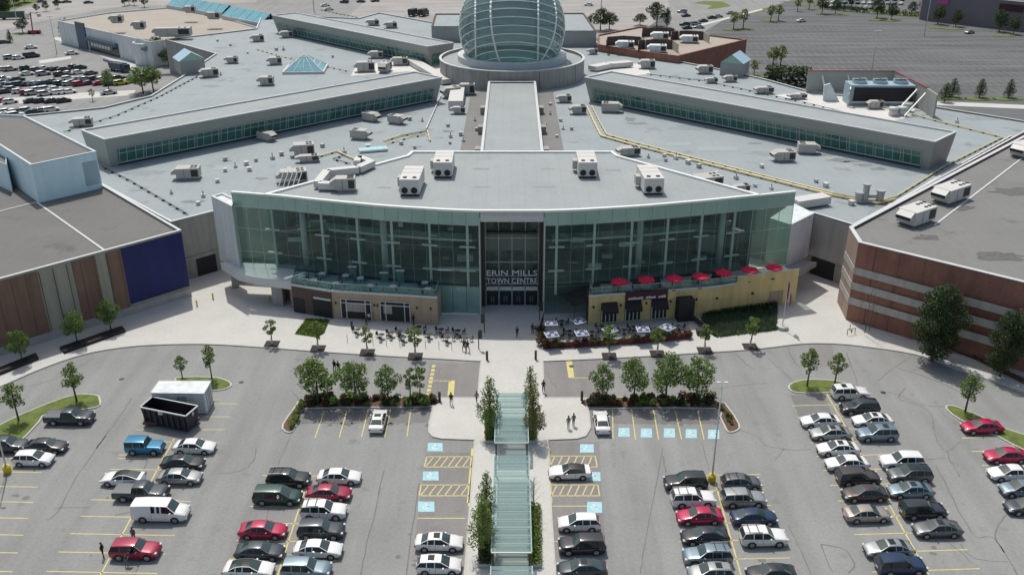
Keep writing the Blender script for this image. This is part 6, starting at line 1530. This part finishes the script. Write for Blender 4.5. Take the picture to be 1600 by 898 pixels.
for i, t_ in enumerate([k / 11 for k in range(12)]):
    shrub(453 + 20 * t_ + random.uniform(-3, 3), 668 - 38 * t_, random.uniform(.5, .8), L_lite, f'light green shrub, {NW(i)} from the near tip of the left planting bed', 'shrubs at the left bed tip')
for i, t_ in enumerate([k / 9 for k in range(10)]):
    shrub(1145 - 20 * t_ + random.uniform(-3, 3), 663 - 30 * t_, random.uniform(.35, .6), L_yel, f'small shrub, {NW(i)} from the near tip of the right planting bed', 'shrubs at the right bed tip')
# ---- planters beside the canopy, with hedge fill
def planter(px0, px1, y0, y1, label, m, hgt=.75, extra=0.0):
    a, b = at(px0, y1), at(px1, y1); c, d = at(px1, y0), at(px0, y0); t = thing('long_planter', label, 'planter', ((a.x + c.x) / 2, (a.y + c.y) / 2, .13), group='long planters beside the canopy')
    q = ccw([tuple(v.xy) for v in (a, b, c, d)]); wbuild(MB().prism(q, .13, .55), 'planter_wall', M_kerb, t); wbuild(MB().add([(*p, .565) for p in inset(q, .12)], [(0, 1, 2, 3)]), 'soil', M_mulch, t)
    mb = MB(); rnd = random.Random(px0); bl = []
    L = (d - a).length; k = int(L / .5)
    for i in range(k):
        p = a + (d - a) * ((i + .5) / k); w_ = (b - a).length
        for f in (.28, .72): bl.append((p.x + w_ * f, p.y, .55 + hgt * .3, .42, hgt * .9))
    leaf_cloud(mb, bl, int(len(bl) * 75), .11, rnd=rnd); h_ = wbuild(mb, 'hedge_fill', m, t); h_['kind'] = 'stuff'; return t
planter(758, 774, 650, 694, 'planter with conical tree left of the upper canopy', L_mid, 1.3); planter(822, 838, 650, 694, 'planter with two trees right of the upper canopy', L_mid, 1.3)
planter(747, 769, 800, 888, 'planter with two trees left of the lower canopy', L_dark, 1.3); planter(825, 846, 796, 888, 'planter with brown mulch and bare sapling right of the lower canopy', L_lite, .8)
# ---- glass canopy over the walkway
def canopy(y0, y1, label, zc=2.75):
    a, b = at(777.5 if y0 < 700 else 775, y1, zc), at(822, y1, zc); c = at(822, y0, zc); Y0, Y1 = a.y, c.y; X0, X1 = -1.95, 1.85
    t = thing('glass_canopy', label, 'canopy', (0, (Y0 + Y1) / 2, .13), group='sections of the walkway canopy')
    n_ = max(2, int(round((Y1 - Y0) / .62))); st_ = (Y1 - Y0) / n_
    pane = MB().quad((X0, -st_ / 2 + .035, 0), (X1, -st_ / 2 + .035, 0), (X1, st_ / 2 - .035, 0), (X0, st_ / 2 - .035, 0)).mesh('glass_pane', M_cano); 
    for i in range(n_):
        y = Y0 + st_ * (i + .5) - (Y0 + Y1) / 2; link('glass_pane', pane, t, loc=(0, y, zc - .13 + .05))
        if i % 2 == 0: link('crossbeam', MB().box(((X0 + X1) / 2, 0, 0), (X1 - X0, .07 if i % 6 else .22, .1)).mesh('crossbeam', M_cap if i % 6 else M_steel), t, loc=(0, y - st_ / 2, zc - .13 - .03))
    for x in (X0, X1): wbuild(MB().beam((x, Y0, zc - .05), (x, Y1, zc - .05), .12, .16), 'side_beam', M_cano_b, t)
    k = max(2, int((Y1 - Y0) / 5) + 1)
    for i in range(k):
        y = Y0 + .15 + (Y1 - Y0 - .3) * i / (k - 1)
        for x in (X0 + .15, X1 - .15): wbuild(MB().box((x, y, zc / 2 + .03), (.16, .16, zc - .3)), 'post', M_black, t)
        
    return t
M_cano_b = mat('canopy_frame', (.42, .55, .53), .5)
canopy(614, 691, 'upper section of the glass canopy over the walkway'); canopy(711, 862, 'middle section of the glass canopy over the walkway'); canopy(884, 960, 'lowest section of the glass canopy, cut by the bottom edge')
# slatted deck and drain lines under the canopy gaps
for y0, y1 in ((692, 735), (862, 905)):
    q = [(-1.9, at(800, y1).y), (1.9, at(800, y1).y), (1.9, at(800, y0).y), (-1.9, at(800, y0).y)]
    tag(MB().add([(x, y, .137) for x, y in q], [(0, 1, 2, 3)]).build('paving_strip', mat('pale_paving', (.52, .52, .49), .9)), kind='structure')
# ---- lawns, beds and planters in front of the buildings
def bed(pts, m, leafm, name, label, cat, dens, hh, ls=.1):
    p = ccw([tuple(a) for a in poly(pts, .15)]); t = thing(name, label, cat, (sum(a[0] for a in p) / len(p), sum(a[1] for a in p) / len(p), .13))
    wbuild(MB().add([(*a, .15) for a in p], [tuple(range(len(p)))]), 'soil', m, t)
    xs, ys = [a[0] for a in p], [a[1] for a in p]; mb = MB(); A = (max(xs) - min(xs)) * (max(ys) - min(ys)); rnd = random.Random(3)
    for _ in range(int(A * dens)):
        x, y = rnd.uniform(min(xs), max(xs)), rnd.uniform(min(ys), max(ys)); ins = False; j = len(p) - 1
        for i in range(len(p)):
            if (p[i][1] > y) != (p[j][1] > y) and x < (p[j][0] - p[i][0]) * (y - p[i][1]) / (p[j][1] - p[i][1]) + p[i][0]: ins = not ins
            j = i
        if not ins: continue
        a = rnd.uniform(0, 6.28); h_ = hh * rnd.uniform(.5, 1.2); d = Vector((math.cos(a), math.sin(a), 0)) * ls; l = Vector((rnd.uniform(-.3, .3), rnd.uniform(-.3, .3), 0)) * h_
        c = Vector((x, y, .14)); mb.add([c - d, c + d, c + l + Vector((0, 0, h_))], [(0, 1, 2)])
    w_ = wbuild(mb, 'foliage', leafm, t); w_['kind'] = 'stuff'; return t
bed([(460, 522), (478, 498), (515, 499), (507, 520), (496, 527)], M_grass, L_lite, 'lawn_bed', 'small bright lawn patch at the left restaurant corner', 'lawn', 60, .3)
bed([(1098, 516), (1096, 498), (1150, 492), (1214, 488), (1214, 516), (1120, 527)], M_grass, L_pale, 'ornamental_grass_bed', 'bed of tall ornamental grass below the ochre wall', 'plant bed', 70, .75, .09)
bed([(1092, 496), (1150, 478), (1214, 476), (1214, 488), (1150, 493)], M_mulch, L_dark, 'shrub_bed', 'dark shrub bed along the foot of the ochre wall', 'plant bed', 70, .9, .12)
bed([(1340, 500), (1420, 522), (1520, 560), (1600, 600), (1600, 590), (1420, 512), (1345, 492)], M_mulch, L_dark, 'shrub_bed', 'dry mulch bed along the brick store wall', 'plant bed', 5, .5, .1)
for pts, lb in ((((-20, 590), (60, 558), (56, 551), (-24, 583)), 'dark planter box under the leftmost wall tree'), (((100, 549), (196, 515), (190, 509), (93, 542)), 'long dark planter box under the two right wall trees')):
    p = ccw([tuple(a) for a in poly(pts, .5)]); t = thing('planter_box', lb, 'planter', (p[0][0], p[0][1], .13)); wbuild(MB().prism(p, .13, .55), 'planter_wall', mat('dark_wood', (.035, .022, .018), .8), t); wbuild(MB().add([(*a, .565) for a in inset(p, .15)], [(0, 1, 2, 3)]), 'soil', M_dark, t)
# far trees and hedges
FT = [(30, 60, 38, 5, L_dark, 'small tree near the red boom lift', 'round'), (17, 64, 17, 4, L_dark, 'conifer at the left edge near the top', 'cone')]
def ftree(x, y, h, m, label, kind='round', group='trees beyond the mall', wx=1): tree(x, y, kind, h, m, label, group, 'distant_tree', z=0, i=int(x) % 2, wx=wx)
ftree(36, 52, 6, L_dark, 'round tree left of the red boom lift', wx=1.2); ftree(17, 67, 5, L_dark, 'narrow shrub tree beside a dark car, upper left', 'cone'); ftree(170, 140, 6, L_mid, 'small tree by the white path in the far left lot'); ftree(145, 158, 3.5, L_mid, 'tiny tree behind the left parapet', 'street')
ftree(224, 146, 8, L_mid, 'bushy light tree behind the left corner of the mall roof', wx=1.3); ftree(240, 142, 7.5, L_mid, 'second bushy tree behind the left corner of the mall roof', wx=1.3)
ftree(246, 100, 9, L_dark, 'dark tree by the round corner tower', wx=1.2); ftree(292, 92, 9.5, L_mid, 'green tree in front of the dark red wall, upper left', wx=1.5); ftree(264, 104, 6, L_dark, 'low dark tree near the round corner tower', wx=1.3)
for i, (x, y) in enumerate(((168, 72), (176, 76), (186, 79), (105, 52), (98, 55))): ftree(x, y, 6, L_dark, f'{ordn[i]} slim tree along the pale blue store front', 'cone', 'slim trees along the pale blue store')
for i, (x, y, h) in enumerate(((4, 12, 14), (22, 8, 14), (38, 4, 12), (8, 24, 10), (52, -4, 12), (-6, 2, 14))): ftree(x, y, h, L_dark, f'{ordn[i]} tall dark tree of the grove in the top left corner', 'big', 'grove in the top left corner')
for i, (x, y, h) in enumerate(((58, 20, 4), (72, 18, 4.5), (90, 14, 4.5), (195, 10, 5), (202, 8, 5), (210, 9, 5), (226, 12, 5), (275, 30, 5))): ftree(x, y, h, L_dark, f'{ordn[i]} roadside tree from the left along the top left road', 'round', 'trees along the top left road')
for i, (x, y, h, wx) in enumerate(((938, 48, 9, 1.3), (952, 47, 7, 1.6), (1000, 40, 5, 1.8), (1026, 42, 10, 1.2), (1042, 43, 8, .8), (921, 40, 4, 1))): ftree(x, y, h, L_dark, f'{ordn[i]} dark tree in the line behind the far brick store', 'round' if i != 4 else 'cone', 'dark trees behind the far brick store', wx)
ftree(1085, 96, 7, L_mid, 'left green tree before the far brick wall', wx=1.7); ftree(1100, 94, 6, L_dark, 'right green tree before the far brick wall', wx=1.6)
for i, (x, y, h) in enumerate(((1146, 46, 7), (1161, 45, 8), (1204, 34, 7), (1216, 33, 7), (1207, 106, 7), (1219, 106, 7.5), (1178, 118, 5), (1246, 18, 6), (1264, 15, 7))): ftree(x, y, h, L_lite, f'{ordn[i]} light green tree from the left on the big lot islands', 'young', 'light green lot trees', 1.2)
for i, (x, y, h) in enumerate(((1284, 22, 8), (1305, 22, 7), (1370, 28, 9), (1393, 31, 7), (1465, 38, 8), (1493, 42, 7), (1561, 50, 9), (1583, 54, 7), (1330, 14, 9), (1278, 8, 8), (1424, 24, 6), (1440, 20, 5))): ftree(x, y, h, L_dark, f'{ordn[i]} dark round tree along the far edge of the big lot', 'round', 'dark trees along the big lot')
for i, (x, y) in enumerate(((1487, 152), (1530, 153), (1575, 153), (1475, 160))): ftree(x, y, 5.5, L_dark, f'{ordn[i]} small dark tree along the path behind the right roof', 'cone', 'small trees behind the right roof', 1.3)
for i, (x, y) in enumerate(((1486, 154), (1531, 155), (1574, 155), (1181, 120), (1218, 110), (1145, 47), (1162, 46), (1312, 24), (1290, 23), (1372, 32), (1390, 33), (1466, 44), (1490, 46), (1569, 57), (36, 53), (1205, 33))):
    c = at(x, y); q = [(c.x + 4.5 * math.cos(k * PI / 8), c.y + 2.2 * math.sin(k * PI / 8)) for k in range(16)]; tag(MB().prism(q, 0, .15).build('grass_island', M_grass), kind='structure')
def hedge(x0, y0, x1, y1, w_, h_, label, m=L_dark):
    a, b = at(x0, y0), at(x1, y1); t = thing('hedge', label, 'hedge', (a + b) / 2); L = (b - a).length; r_ = 1.3; mb = MB(); rnd = random.Random(int(x0)); bl = []
    nx, nz, ny = max(2, int(L / 1.7)), max(1, int(h_ / 1.8)), max(1, int(w_ / 2.2))
    for i in range(nx):
        for k in range(nz):
            for q in range(ny):
                p = a + (b - a) * ((i + rnd.uniform(.2, .8)) / nx); bl.append((p.x, p.y + (q + .5 - ny / 2) * 2.0, h_ * (k + .6) / nz - .3 + rnd.uniform(-.3, .3), r_ * rnd.uniform(.8, 1.2), .9))
    leaf_cloud(mb, bl, len(bl) * 60, .33, rnd=rnd); f = wbuild(mb, 'foliage', m, t); f['kind'] = 'stuff'
hedge(1194, 131, 1262, 135, 4.5, 6.0, 'long dark clipped hedge left of the tower screen wall'); hedge(104, 62, 200, 90, 4, 2.2, 'dark hedge along the front of the pale blue store', L_mid)
hedge(1285, 15, 1440, 27, 4, 2.5, 'long dark hedge at the far edge of the big lot'); hedge(1470, 34, 1600, 48, 4, 2.5, 'dark hedge in front of the big box store')
sheet('far_path', [(88, 58), (140, 72), (200, 96), (238, 112), (226, 118), (130, 76), (82, 61)], .02, M_conc); sheet('far_path', [(-40, 158), (60, 150), (110, 146), (212, 141), (208, 149), (120, 155), (-40, 168)], .02, M_conc)
sheet('far_path', [(1450, 158), (1640, 166), (1640, 172), (1450, 164)], .02, M_conc); sheet('far_path', [(1080, 42), (1190, 14), (1192, 16), (1084, 44)], .03, M_conc)
sheet('far_path', [(60, 95), (110, 88), (112, 92), (62, 100)], .02, M_conc)
# far lot stall lines (worn)
mb = MB()
for r_ in range(9):
    ya = 178 - 0 * r_; A_ = at(1170, 150 - r_ * 13); 
    for i in range(70):
        c = Vector((A_.x + i * 2.7, A_.y + i * .25, .009)); mb.quad(c + Vector((-.06, -5, 0)), c + Vector((.06, -5, 0)), c + Vector((.9, 5, 0)), c + Vector((.78, 5, 0)))
o = mb.build('worn_stall_lines', mat('worn_paint', (.24, .24, .23), .9), ground); o['kind'] = 'stuff'

# ================================================================ STREET FURNITURE AND PEOPLE
def lamp(x, y, label, h=12.6, z=0):
    c = at(x, y, z); t = thing('lamp_post', label, 'lamp post', c, group='lamp posts on yellow bases')
    MB().tube((0, 0, 0), (0, 0, .95), .42, 16).build('concrete_base', mat('yellow_base', (.62, .47, .03), .7, var=.15, scale=2), t, True)
    MB().tube((0, 0, .95), (0, 0, 1.1), .2, 10).build('foot_plate', M_steel, t)
    MB().tube((0, 0, 1.0), (0, 0, h), .10, 10, .06).build('pole', M_cap, t, True)
    MB().box((0, 0, h), (.9, .06, .06)).build('arm', M_cap, t)
    for s in (1, -1): MB().box((s * .4, 0, h + .02), (.4, .25, .1)).build('lamp_head', M_cap, t)
lamp(1112, 752, 'tall lamp post on a yellow concrete base at the head of the right rows'); lamp(12, 738, 'tall lamp post on a yellow base at the left picture edge')
for x, y, h, lb in ((1444, 57, 26, 'tall pale lamp mast on the big lot'), (1361, 118, 14, 'thin lamp mast behind the tower screen wall'), (28, 40, 26, 'tall lamp mast near the long truck, upper left'), (89, 84, 13, 'thin lamp mast in the far left lot'), (938, 47, 20, 'dark leaning mast behind the dome block'), (491, 20, 12, 'dark mast behind the far clerestory hall')):
    c = at(x, y); t = thing('light_mast', lb, 'lamp post', c); m_ = M_black if 'dark' in lb else M_cap; MB().tube((0, 0, 0), (0, 0, h), .16, 8, .09).build('pole', m_, t, True); MB().box((0, 0, h), (2.4, .4, .18)).build('lamp_head', m_, t)
def umbrella(x, y, z, label, kind, group, rz=0, w_=2.5, zf=.13):
    c = at(x, y, z); t = thing('patio_umbrella', label, 'umbrella', (c.x, c.y, zf), rz, group); H_ = z - zf
    MB().tube((0, 0, 0), (0, 0, H_ + .1), .035, 6).build('pole', M_steel, t); MB().box((0, 0, .05), (.5, .5, .1)).build('base', M_black, t)
    n_ = 6 if kind == 'red' else 4; r = w_ / 2 * (1 if n_ == 6 else 1.38); off = PI / 6 if n_ == 6 else PI / 4
    for k in range(n_):
        a0, a1 = off + 2 * PI * k / n_, off + 2 * PI * (k + 1) / n_
        p0, p1 = Vector((r * math.cos(a0), r * math.sin(a0), H_ - .42)), Vector((r * math.cos(a1), r * math.sin(a1), H_ - .42)); ap = Vector((0, 0, H_))
        MB().add([p0, p1, ap], [(0, 1, 2)]).add([p0 - Vector((0, 0, .16)), p1 - Vector((0, 0, .16)), p1, p0], [(0, 1, 2, 3)]).build('canvas_panel', M_red if kind == 'red' else M_navyc, t)
        if kind != 'red':
            f = lambda u, v: p0 * (1 - u) * (1 - v) + p1 * u * (1 - v) + ap * v + Vector((0, 0, .012))
            mb = MB().quad(f(0.02, 0), f(.98, 0), f(.98, .16), f(0.02, .16)); MB_ = mb.build('white_border', M_wcan, t)
            g = f(.5, .42); d = (p1 - p0).normalized(); nn = (ap - (p0 + p1) / 2).normalized(); mb = MB(); mb.add([g + d * .32 * math.cos(q * PI / 4) + nn * .25 * math.sin(q * PI / 4) + Vector((0, 0, .012)) for q in range(8)], [tuple(range(8))]); mb.build('white_spot', M_wcan, t)
    return t
for i, (x, y) in enumerate(((968, 435), (1010, 432), (1054, 430), (1095, 427), (1131, 421), (1172, 417), (1210, 413))):
    umbrella(x, y, 7.1, f'{ordn[i]} red parasol from the left on the ochre restaurant terrace', 'red', 'red parasols on the terrace', zf=4.68, w_=2.7)
    c = at(x, y, 7.1); table_xy = (c.x, c.y)
for i, (x, y, rz) in enumerate(((861, 500, .05), (904, 497, .5), (862, 518, .25), (909, 516, .2), (953, 511, .6), (1005, 510, .05), (1043, 507, .75))):
    lab = ('rear left', 'second rear', 'front left', 'second front', 'third', 'second last', 'rightmost')[i]
    umbrella(x, y, 2.7, f'{lab} square white and navy umbrella on the fenced patio', 'navy', 'white and navy patio umbrellas', rz, 1.9)
def table_set(x, y, z, label, group, m=M_black, r=.4, nch=3, world=None):
    c = world or at(x, y, z); t = thing('cafe_table', label, 'table', c, random.uniform(0, 1.5), group)
    MB().tube((0, 0, .70), (0, 0, .74), r, 12).build('table_top', m, t); MB().tube((0, 0, 0), (0, 0, .7), .04, 6).build('leg', M_black, t)
    for k in range(nch):
        a = 2 * PI * k / nch + .4; ch = thing('cafe_chair', f'{("rear right", "left", "front right")[k % 3]} chair at the {label}', 'chair', (c[0] + .85 * math.cos(a), c[1] + .85 * math.sin(a), c[2]), a + PI / 2, 'cafe chairs'); 
        MB().box((0, 0, .45), (.42, .42, .05)).build('seat', M_black, ch); MB().box((0, -.2, .68), (.42, .05, .42)).build('backrest', M_black, ch)
        for dx in (-.18, .18):
            for dy in (-.18, .18): MB().box((dx, dy, .22), (.04, .04, .44)).build('leg', M_black, ch)
for i, (x, y) in enumerate(((613, 526), (627, 522), (597, 529), (632, 533), (655, 517), (672, 528), (690, 521), (700, 534), (716, 523), (728, 535), (560, 521))):
    table_set(x, y, .13, f'{ordn[i]} dark cafe table on the left pavement patio', 'pavement cafe tables', nch=3)
for i, (x, y) in enumerate(((471, 431), (503, 427), (490, 437), (524, 442), (563, 434), (578, 446), (614, 447), (664, 441), (668, 451), (540, 430))):
    table_set(x, y, 5.4, f'{ordn[i]} pale table on the left restaurant terrace', 'pale terrace tables', M_cap, .55, 2, world=(lambda c: (c.x, min(c.y, fy(c.x) - .9), 4.69))(at(x, y, 5.4)))
for i, (x, y, hh) in enumerate(((555, 424, 2), (629, 430, 2.2), (605, 424, 1.6))):
    c = at(x, y, 5); t = thing('terrace_screen', f'{ordn[i]} pale framed screen on the left terrace', 'screen', (c.x, min(c.y, fy(c.x) - .6), 4.69)); MB().box((0, 0, hh / 2), (1.1, .12, hh)).build('panel', M_bglass, t); MB().box((0, 0, hh), (1.3, .5, .1)).build('cap', M_cap, t)
# patio fence with burgundy panels and flowers
fpts = [at(849, 500), at(843, 520), at(849, 546), at(920, 543), at(1000, 538), at(1079, 530)]
t = thing('patio_fence', 'low burgundy fence with plants around the umbrella patio', 'fence', (fpts[2].x, fpts[2].y, .13))
for a, b in zip(fpts, fpts[1:]):
    L = (b - a).length; k = max(1, round(L / 1.6))
    for i in range(k):
        p, q = a + (b - a) * (i / k), a + (b - a) * ((i + 1) / k); d = (q - p) * .03
        wbuild(MB().beam(((p + d).x, (p + d).y, .62), ((q - d).x, (q - d).y, .62), .06, .85), 'fence_panel', M_burg, t); wbuild(MB().box((p.x, p.y, .63), (.1, .1, 1.05)), 'fence_post', M_black, t)
    
n_ = 0
for a, b in zip(fpts[1:], fpts[2:]):
    k = int((b - a).length / 1.05)
    for i in range(k):
        p = a + (b - a) * ((i + .5) / k) + Vector((.0, .45, .13)); n_ += 1; m = random.choice([L_red, L_red, L_dark, L_lite])
        shrub(0, 0, random.uniform(.9, 1.5), m, f'{cl[id(m)]} plant, {NW(n_ - 1)} from the left inside the patio fence', 'plants along the patio fence', world=p)
for i, (x, y) in enumerate(((870, 530), (890, 524), (925, 525), (940, 516), (975, 522), (990, 517), (1024, 520), (1060, 516), (878, 508))): table_set(x, y, .13, f'{ordn[i]} dark table on the fenced umbrella patio', 'umbrella patio tables', nch=3)
wl = thing('patio_canopy', 'dark pointed fabric shelter at the left wall of the ochre restaurant', 'canopy', (9.0, 124.8, .13))
wbuild(MB().add([(7.2, 126.0, 3.6), (11.1, 126.2, 4.6), (11.1, 123.2, 3.8), (9.2, 123.4, 2.6)], [(0, 1, 2, 3)]), 'fabric', M_awn, wl)
for p in ((9.2, 123.4), (11.0, 123.3)): wbuild(MB().box((p[0], p[1], 1.4), (.08, .08, 2.6)), 'post', M_black, wl)
sheet('patio_paving', [(850, 500), (918, 505), (1075, 495), (1079, 530), (1000, 537), (850, 545)], .136, mat('patio_grey', (.36, .37, .35), .9), .13)
# ramp rail beside the patio end
t = thing('stair_rail', 'black and white railing with planter at the right end of the patio', 'railing', at(1096, 520, .13)); MB().beam((-1.5, 5, .9), (.6, 0, .9), .08, .9).build('rail_panel', M_black, t); MB().beam((-1.1, 5, .5), (1.0, 0, .5), .3, .25).build('white_kerb', M_cap, t); MB().box((.1, -.3, .4), (1.8, 1.0, .7)).build('planter_wall', M_black, t)
# flagpole
c = at(1222, 513, .13); t = thing('flagpole', 'white flagpole with a drooping red and white flag in front of the ochre wall', 'flagpole', c)
MB().tube((0, 0, 0), (0, 0, .5), .9, 8).build('stone_base', M_kerb, t); MB().tube((0, 0, .5), (0, 0, 9.6), .08, 8, .04).build('pole', M_cap, t)
mb = MB(); N = 6
for i in range(N):
    x0, x1 = .05 + .12 * i, .05 + .12 * (i + 1); y0, y1 = .12 * math.sin(i * 1.5), .12 * math.sin((i + 1) * 1.5)
    mb.quad((x0, y0, 5.0 - i * .25), (x1, y1, 5.0 - (i + 1) * .25), (x1, y1, 7.9 - (i + 1) * .45), (x0, y0, 7.9 - i * .45), 1 if i in (2, 3) else 0)
mb.build('flag', [mat('flag_red', (.4, .02, .03), .8), M_wcan], t)
# bollards, signs, racks
for i, (x, y) in enumerate(((308, 478), (333, 467), (421, 470))):
    c = at(x, y, .13); t = thing('bollard', ('left', 'middle', 'right')[i] + ' yellow bollard by the dark loading recess', 'bollard', c, group='yellow bollards'); MB().tube((0, 0, 0), (0, 0, 1.0), .12, 10).build('post', mat('yellow_base', (.55, .45, .06), .6) if False else bpy.data.materials['yellow_base'], t)
for i, (x, y) in enumerate(((761, 562), (837, 561), (687, 626), (909, 625), (550, 513), (1202, 552 - 60))):
    c = at(x, y, .13); t = thing('litter_bin', f'{("narrow black bollard bin left of the doors path", "narrow black bollard bin right of the doors path", "black post at the left crossing corner", "black post at the right crossing corner", "black post before the tan restaurant wall", "dark post by the flagpole")[i]}', 'bollard', c); MB().tube((0, 0, 0), (0, 0, 1.25), .17, 10).build('post', M_black, t); MB().tube((0, 0, 1.25), (0, 0, 1.32), .19, 10).build('cap', M_black, t)
for i, (x, y) in enumerate(((757, 520), (748, 545), (843, 500))):
    c = at(x, y, .13); t = thing('banner_post', f'{("tall black post left of the doors", "thin dark post by the left patio", "black post right of the doors")[i]}', 'post', c); MB().tube((0, 0, 0), (0, 0, 3.4 if i != 1 else 2.6), .07, 8).build('post', M_black, t); MB().box((.25 if i else -.25, 0, 2.3), (.5, .05, 1.4)).build('banner', M_black, t)
posts = [(543, 534), (583, 539), (604, 540), (625, 541), (665, 543), (686, 545), (706, 546)]
for i, (x, y) in enumerate(posts):
    c = at(x, y, .13); t = thing('rope_post', f'{ordn[i]} thin patio post from the left along the kerb side tables', 'post', c); MB().tube((0, 0, 0), (0, 0, 1.2), .035, 6).build('post', M_black, t)
c = at(1330, 523, .13); t = thing('bike_rack', 'small black looped bike rack on the bright pavement at right', 'bike rack', c)
MB().path([(-.6, 0, 0), (-.6, 0, .9), (-.1, 0, .9), (0, 0, .3), (.2, .3, .9), (.6, .3, .9), (.6, .3, 0)], .05, 6).build('loop', M_black, t); MB().tube((.3, 1.6, 0), (.3, 1.6, .9), .05, 6).build('post', M_black, t)
# ---- people: one continuous skinned body each, clothing coloured by height on separate children
def person(x, y, label, top, bottom, rz=0, pose='stand', z=.13, hair=None, s=1.0, bag=False):
    c = at(x, y, z); t = thing('person', label, 'person', c, rz); t.scale = (s, s, s)
    w_ = pose == 'walk'; sp = .22 if w_ else .06
    V = [(0, 0, .95), (0, 0, 1.15), (0, 0, 1.42), (0, 0, 1.54), (0, .02, 1.66), (.10, 0, .90), (.10, sp, .50), (.10, sp * .6, .07), (.10, sp * .6 + .14, .04), (-.10, 0, .90), (-.10, -sp * .6, .50), (-.10, -sp * 1.5, .08), (-.10, -sp * 1.5 + .13, .04),
         (.19, 0, 1.40), (.25, -.05 if not w_ else -.16, 1.13), (.23, .08 if not w_ else -.1, .88), (-.19, 0, 1.40), (-.25, .04 if not w_ else .16, 1.13), (-.23, .1 if not w_ else .28, .90)]
    if pose == 'bend': V = [(a, b + max(0, (q - .95)) * .9, q - max(0, q - .95) * .3) for a, b, q in V]
    Eg = [(0, 1), (1, 2), (2, 3), (3, 4), (0, 5), (5, 6), (6, 7), (7, 8), (0, 9), (9, 10), (10, 11), (11, 12), (2, 13), (13, 14), (14, 15), (2, 16), (16, 17), (17, 18)]
    Rd = [.15, .14, .15, .055, .10, .095, .065, .045, .04, .095, .065, .045, .04, .07, .048, .038, .07, .048, .038]
    me = bpy.data.meshes.new('body'); me.from_pydata(V, Eg, []); o = bpy.data.objects.new('body', me); COL.objects.link(o)
    md = o.modifiers.new('skin', 'SKIN')
    for i, r in enumerate(Rd): me.skin_vertices[0].data[i].radius = (r * (1.15 if i < 3 else 1), r * (.75 if i < 3 else 1))
    me.skin_vertices[0].data[0].use_root = True
    sb = o.modifiers.new('sub', 'SUBSURF'); sb.levels = 1; sb.render_levels = 1
    dg = bpy.context.evaluated_depsgraph_get(); m2 = bpy.data.meshes.new_from_object(o.evaluated_get(dg)); bpy.data.objects.remove(o)
    m2.materials.clear()
    for m in (M_skin, top, bottom, M_black): m2.materials.append(m)
    for p in m2.polygons:
        z_ = p.center.z; a_ = abs(p.center.x); p.use_smooth = True
        p.material_index = 3 if z_ < .09 else 2 if (z_ < .95 and a_ < .2) else 0 if (z_ > 1.5 or (a_ > .2 and z_ < 1.2)) else 1
    link('body', m2, t)
    hp = V[4]; hm = MB()
    for k in range(6):
        for q in range(10):
            pass
    import bmesh; bm = bmesh.new(); bmesh.ops.create_uvsphere(bm, u_segments=10, v_segments=7, radius=.115); hme = bpy.data.meshes.new('hair'); bm.to_mesh(hme); bm.free(); hme.materials.append(hair or M_black)
    for p in hme.polygons: p.use_smooth = True
    link('hair', hme, t, loc=(hp[0], hp[1] - .025, hp[2] + .05))
    if bag: MB().box((.3, 0, .75), (.12, .3, .35)).build('bag', M_navyc, t)
    return t
C_ = {k: mat('cloth_' + k, v, .85, coords='obj') for k, v in dict(black=(.02, .02, .022), grey=(.16, .16, .17), white=(.6, .6, .6), navy=(.03, .04, .09), red=(.3, .03, .03), blue=(.08, .14, .3), khaki=(.25, .21, .15)).items()}
person(808, 527, 'person in black walking on the path straight before the doors', C_['black'], C_['black'], PI, 'walk')
person(705, 632, 'person in black walking down at the left crossing corner', C_['black'], C_['grey'], PI, 'walk')
person(745, 630, 'person in grey beside the conical tree, left of the canopy', C_['grey'], C_['grey'], .5, 'walk')
person(849, 612, 'person in black standing right of the canopy trees', C_['black'], C_['black'], 0, 'stand')
person(888, 669, 'left one of two people in grey on the right plaza', C_['grey'], C_['khaki'], .3, 'stand'); person(896, 665, 'right one of two people in grey on the right plaza', C_['grey'], C_['black'], .3, 'stand')
person(523, 580, 'left one of two people in black crossing behind the big tree', C_['black'], C_['black'], 0, 'walk', 0); person(529, 582, 'right one of two people in black crossing behind the big tree', C_['black'], C_['black'], 0, 'walk', 0)
person(725, 548, 'left one of two people walking by the patio tables', C_['navy'], C_['black'], 2.6, 'walk'); person(731, 549, 'right one of two people walking by the patio tables', C_['black'], C_['black'], 2.6, 'walk')
person(162, 870, 'person in black standing behind the red suv', C_['black'], C_['black'], -PI / 2, 'stand', 0, s=1.02); person(210, 845, 'person in a grey top behind the far side of the red suv', C_['grey'], C_['navy'], PI, 'stand', 0); person(198, 884, 'person bending beside the near side of the red suv', C_['black'], C_['grey'], -.6, 'bend', 0)
person(832, 384 + 138, 'person near the fenced patio gate', C_['navy'], C_['black'], 0, 'stand')
for i, (x, y) in enumerate(((577, 503), (646, 506), (680, 506), (573, 509))): person(x, y, f'{ordn[i]} person from the left sitting out by the tan restaurant wall', C_['white'] if i % 2 == 0 else C_['black'], C_['black'], 1.0 * i, 'stand', s=.9)
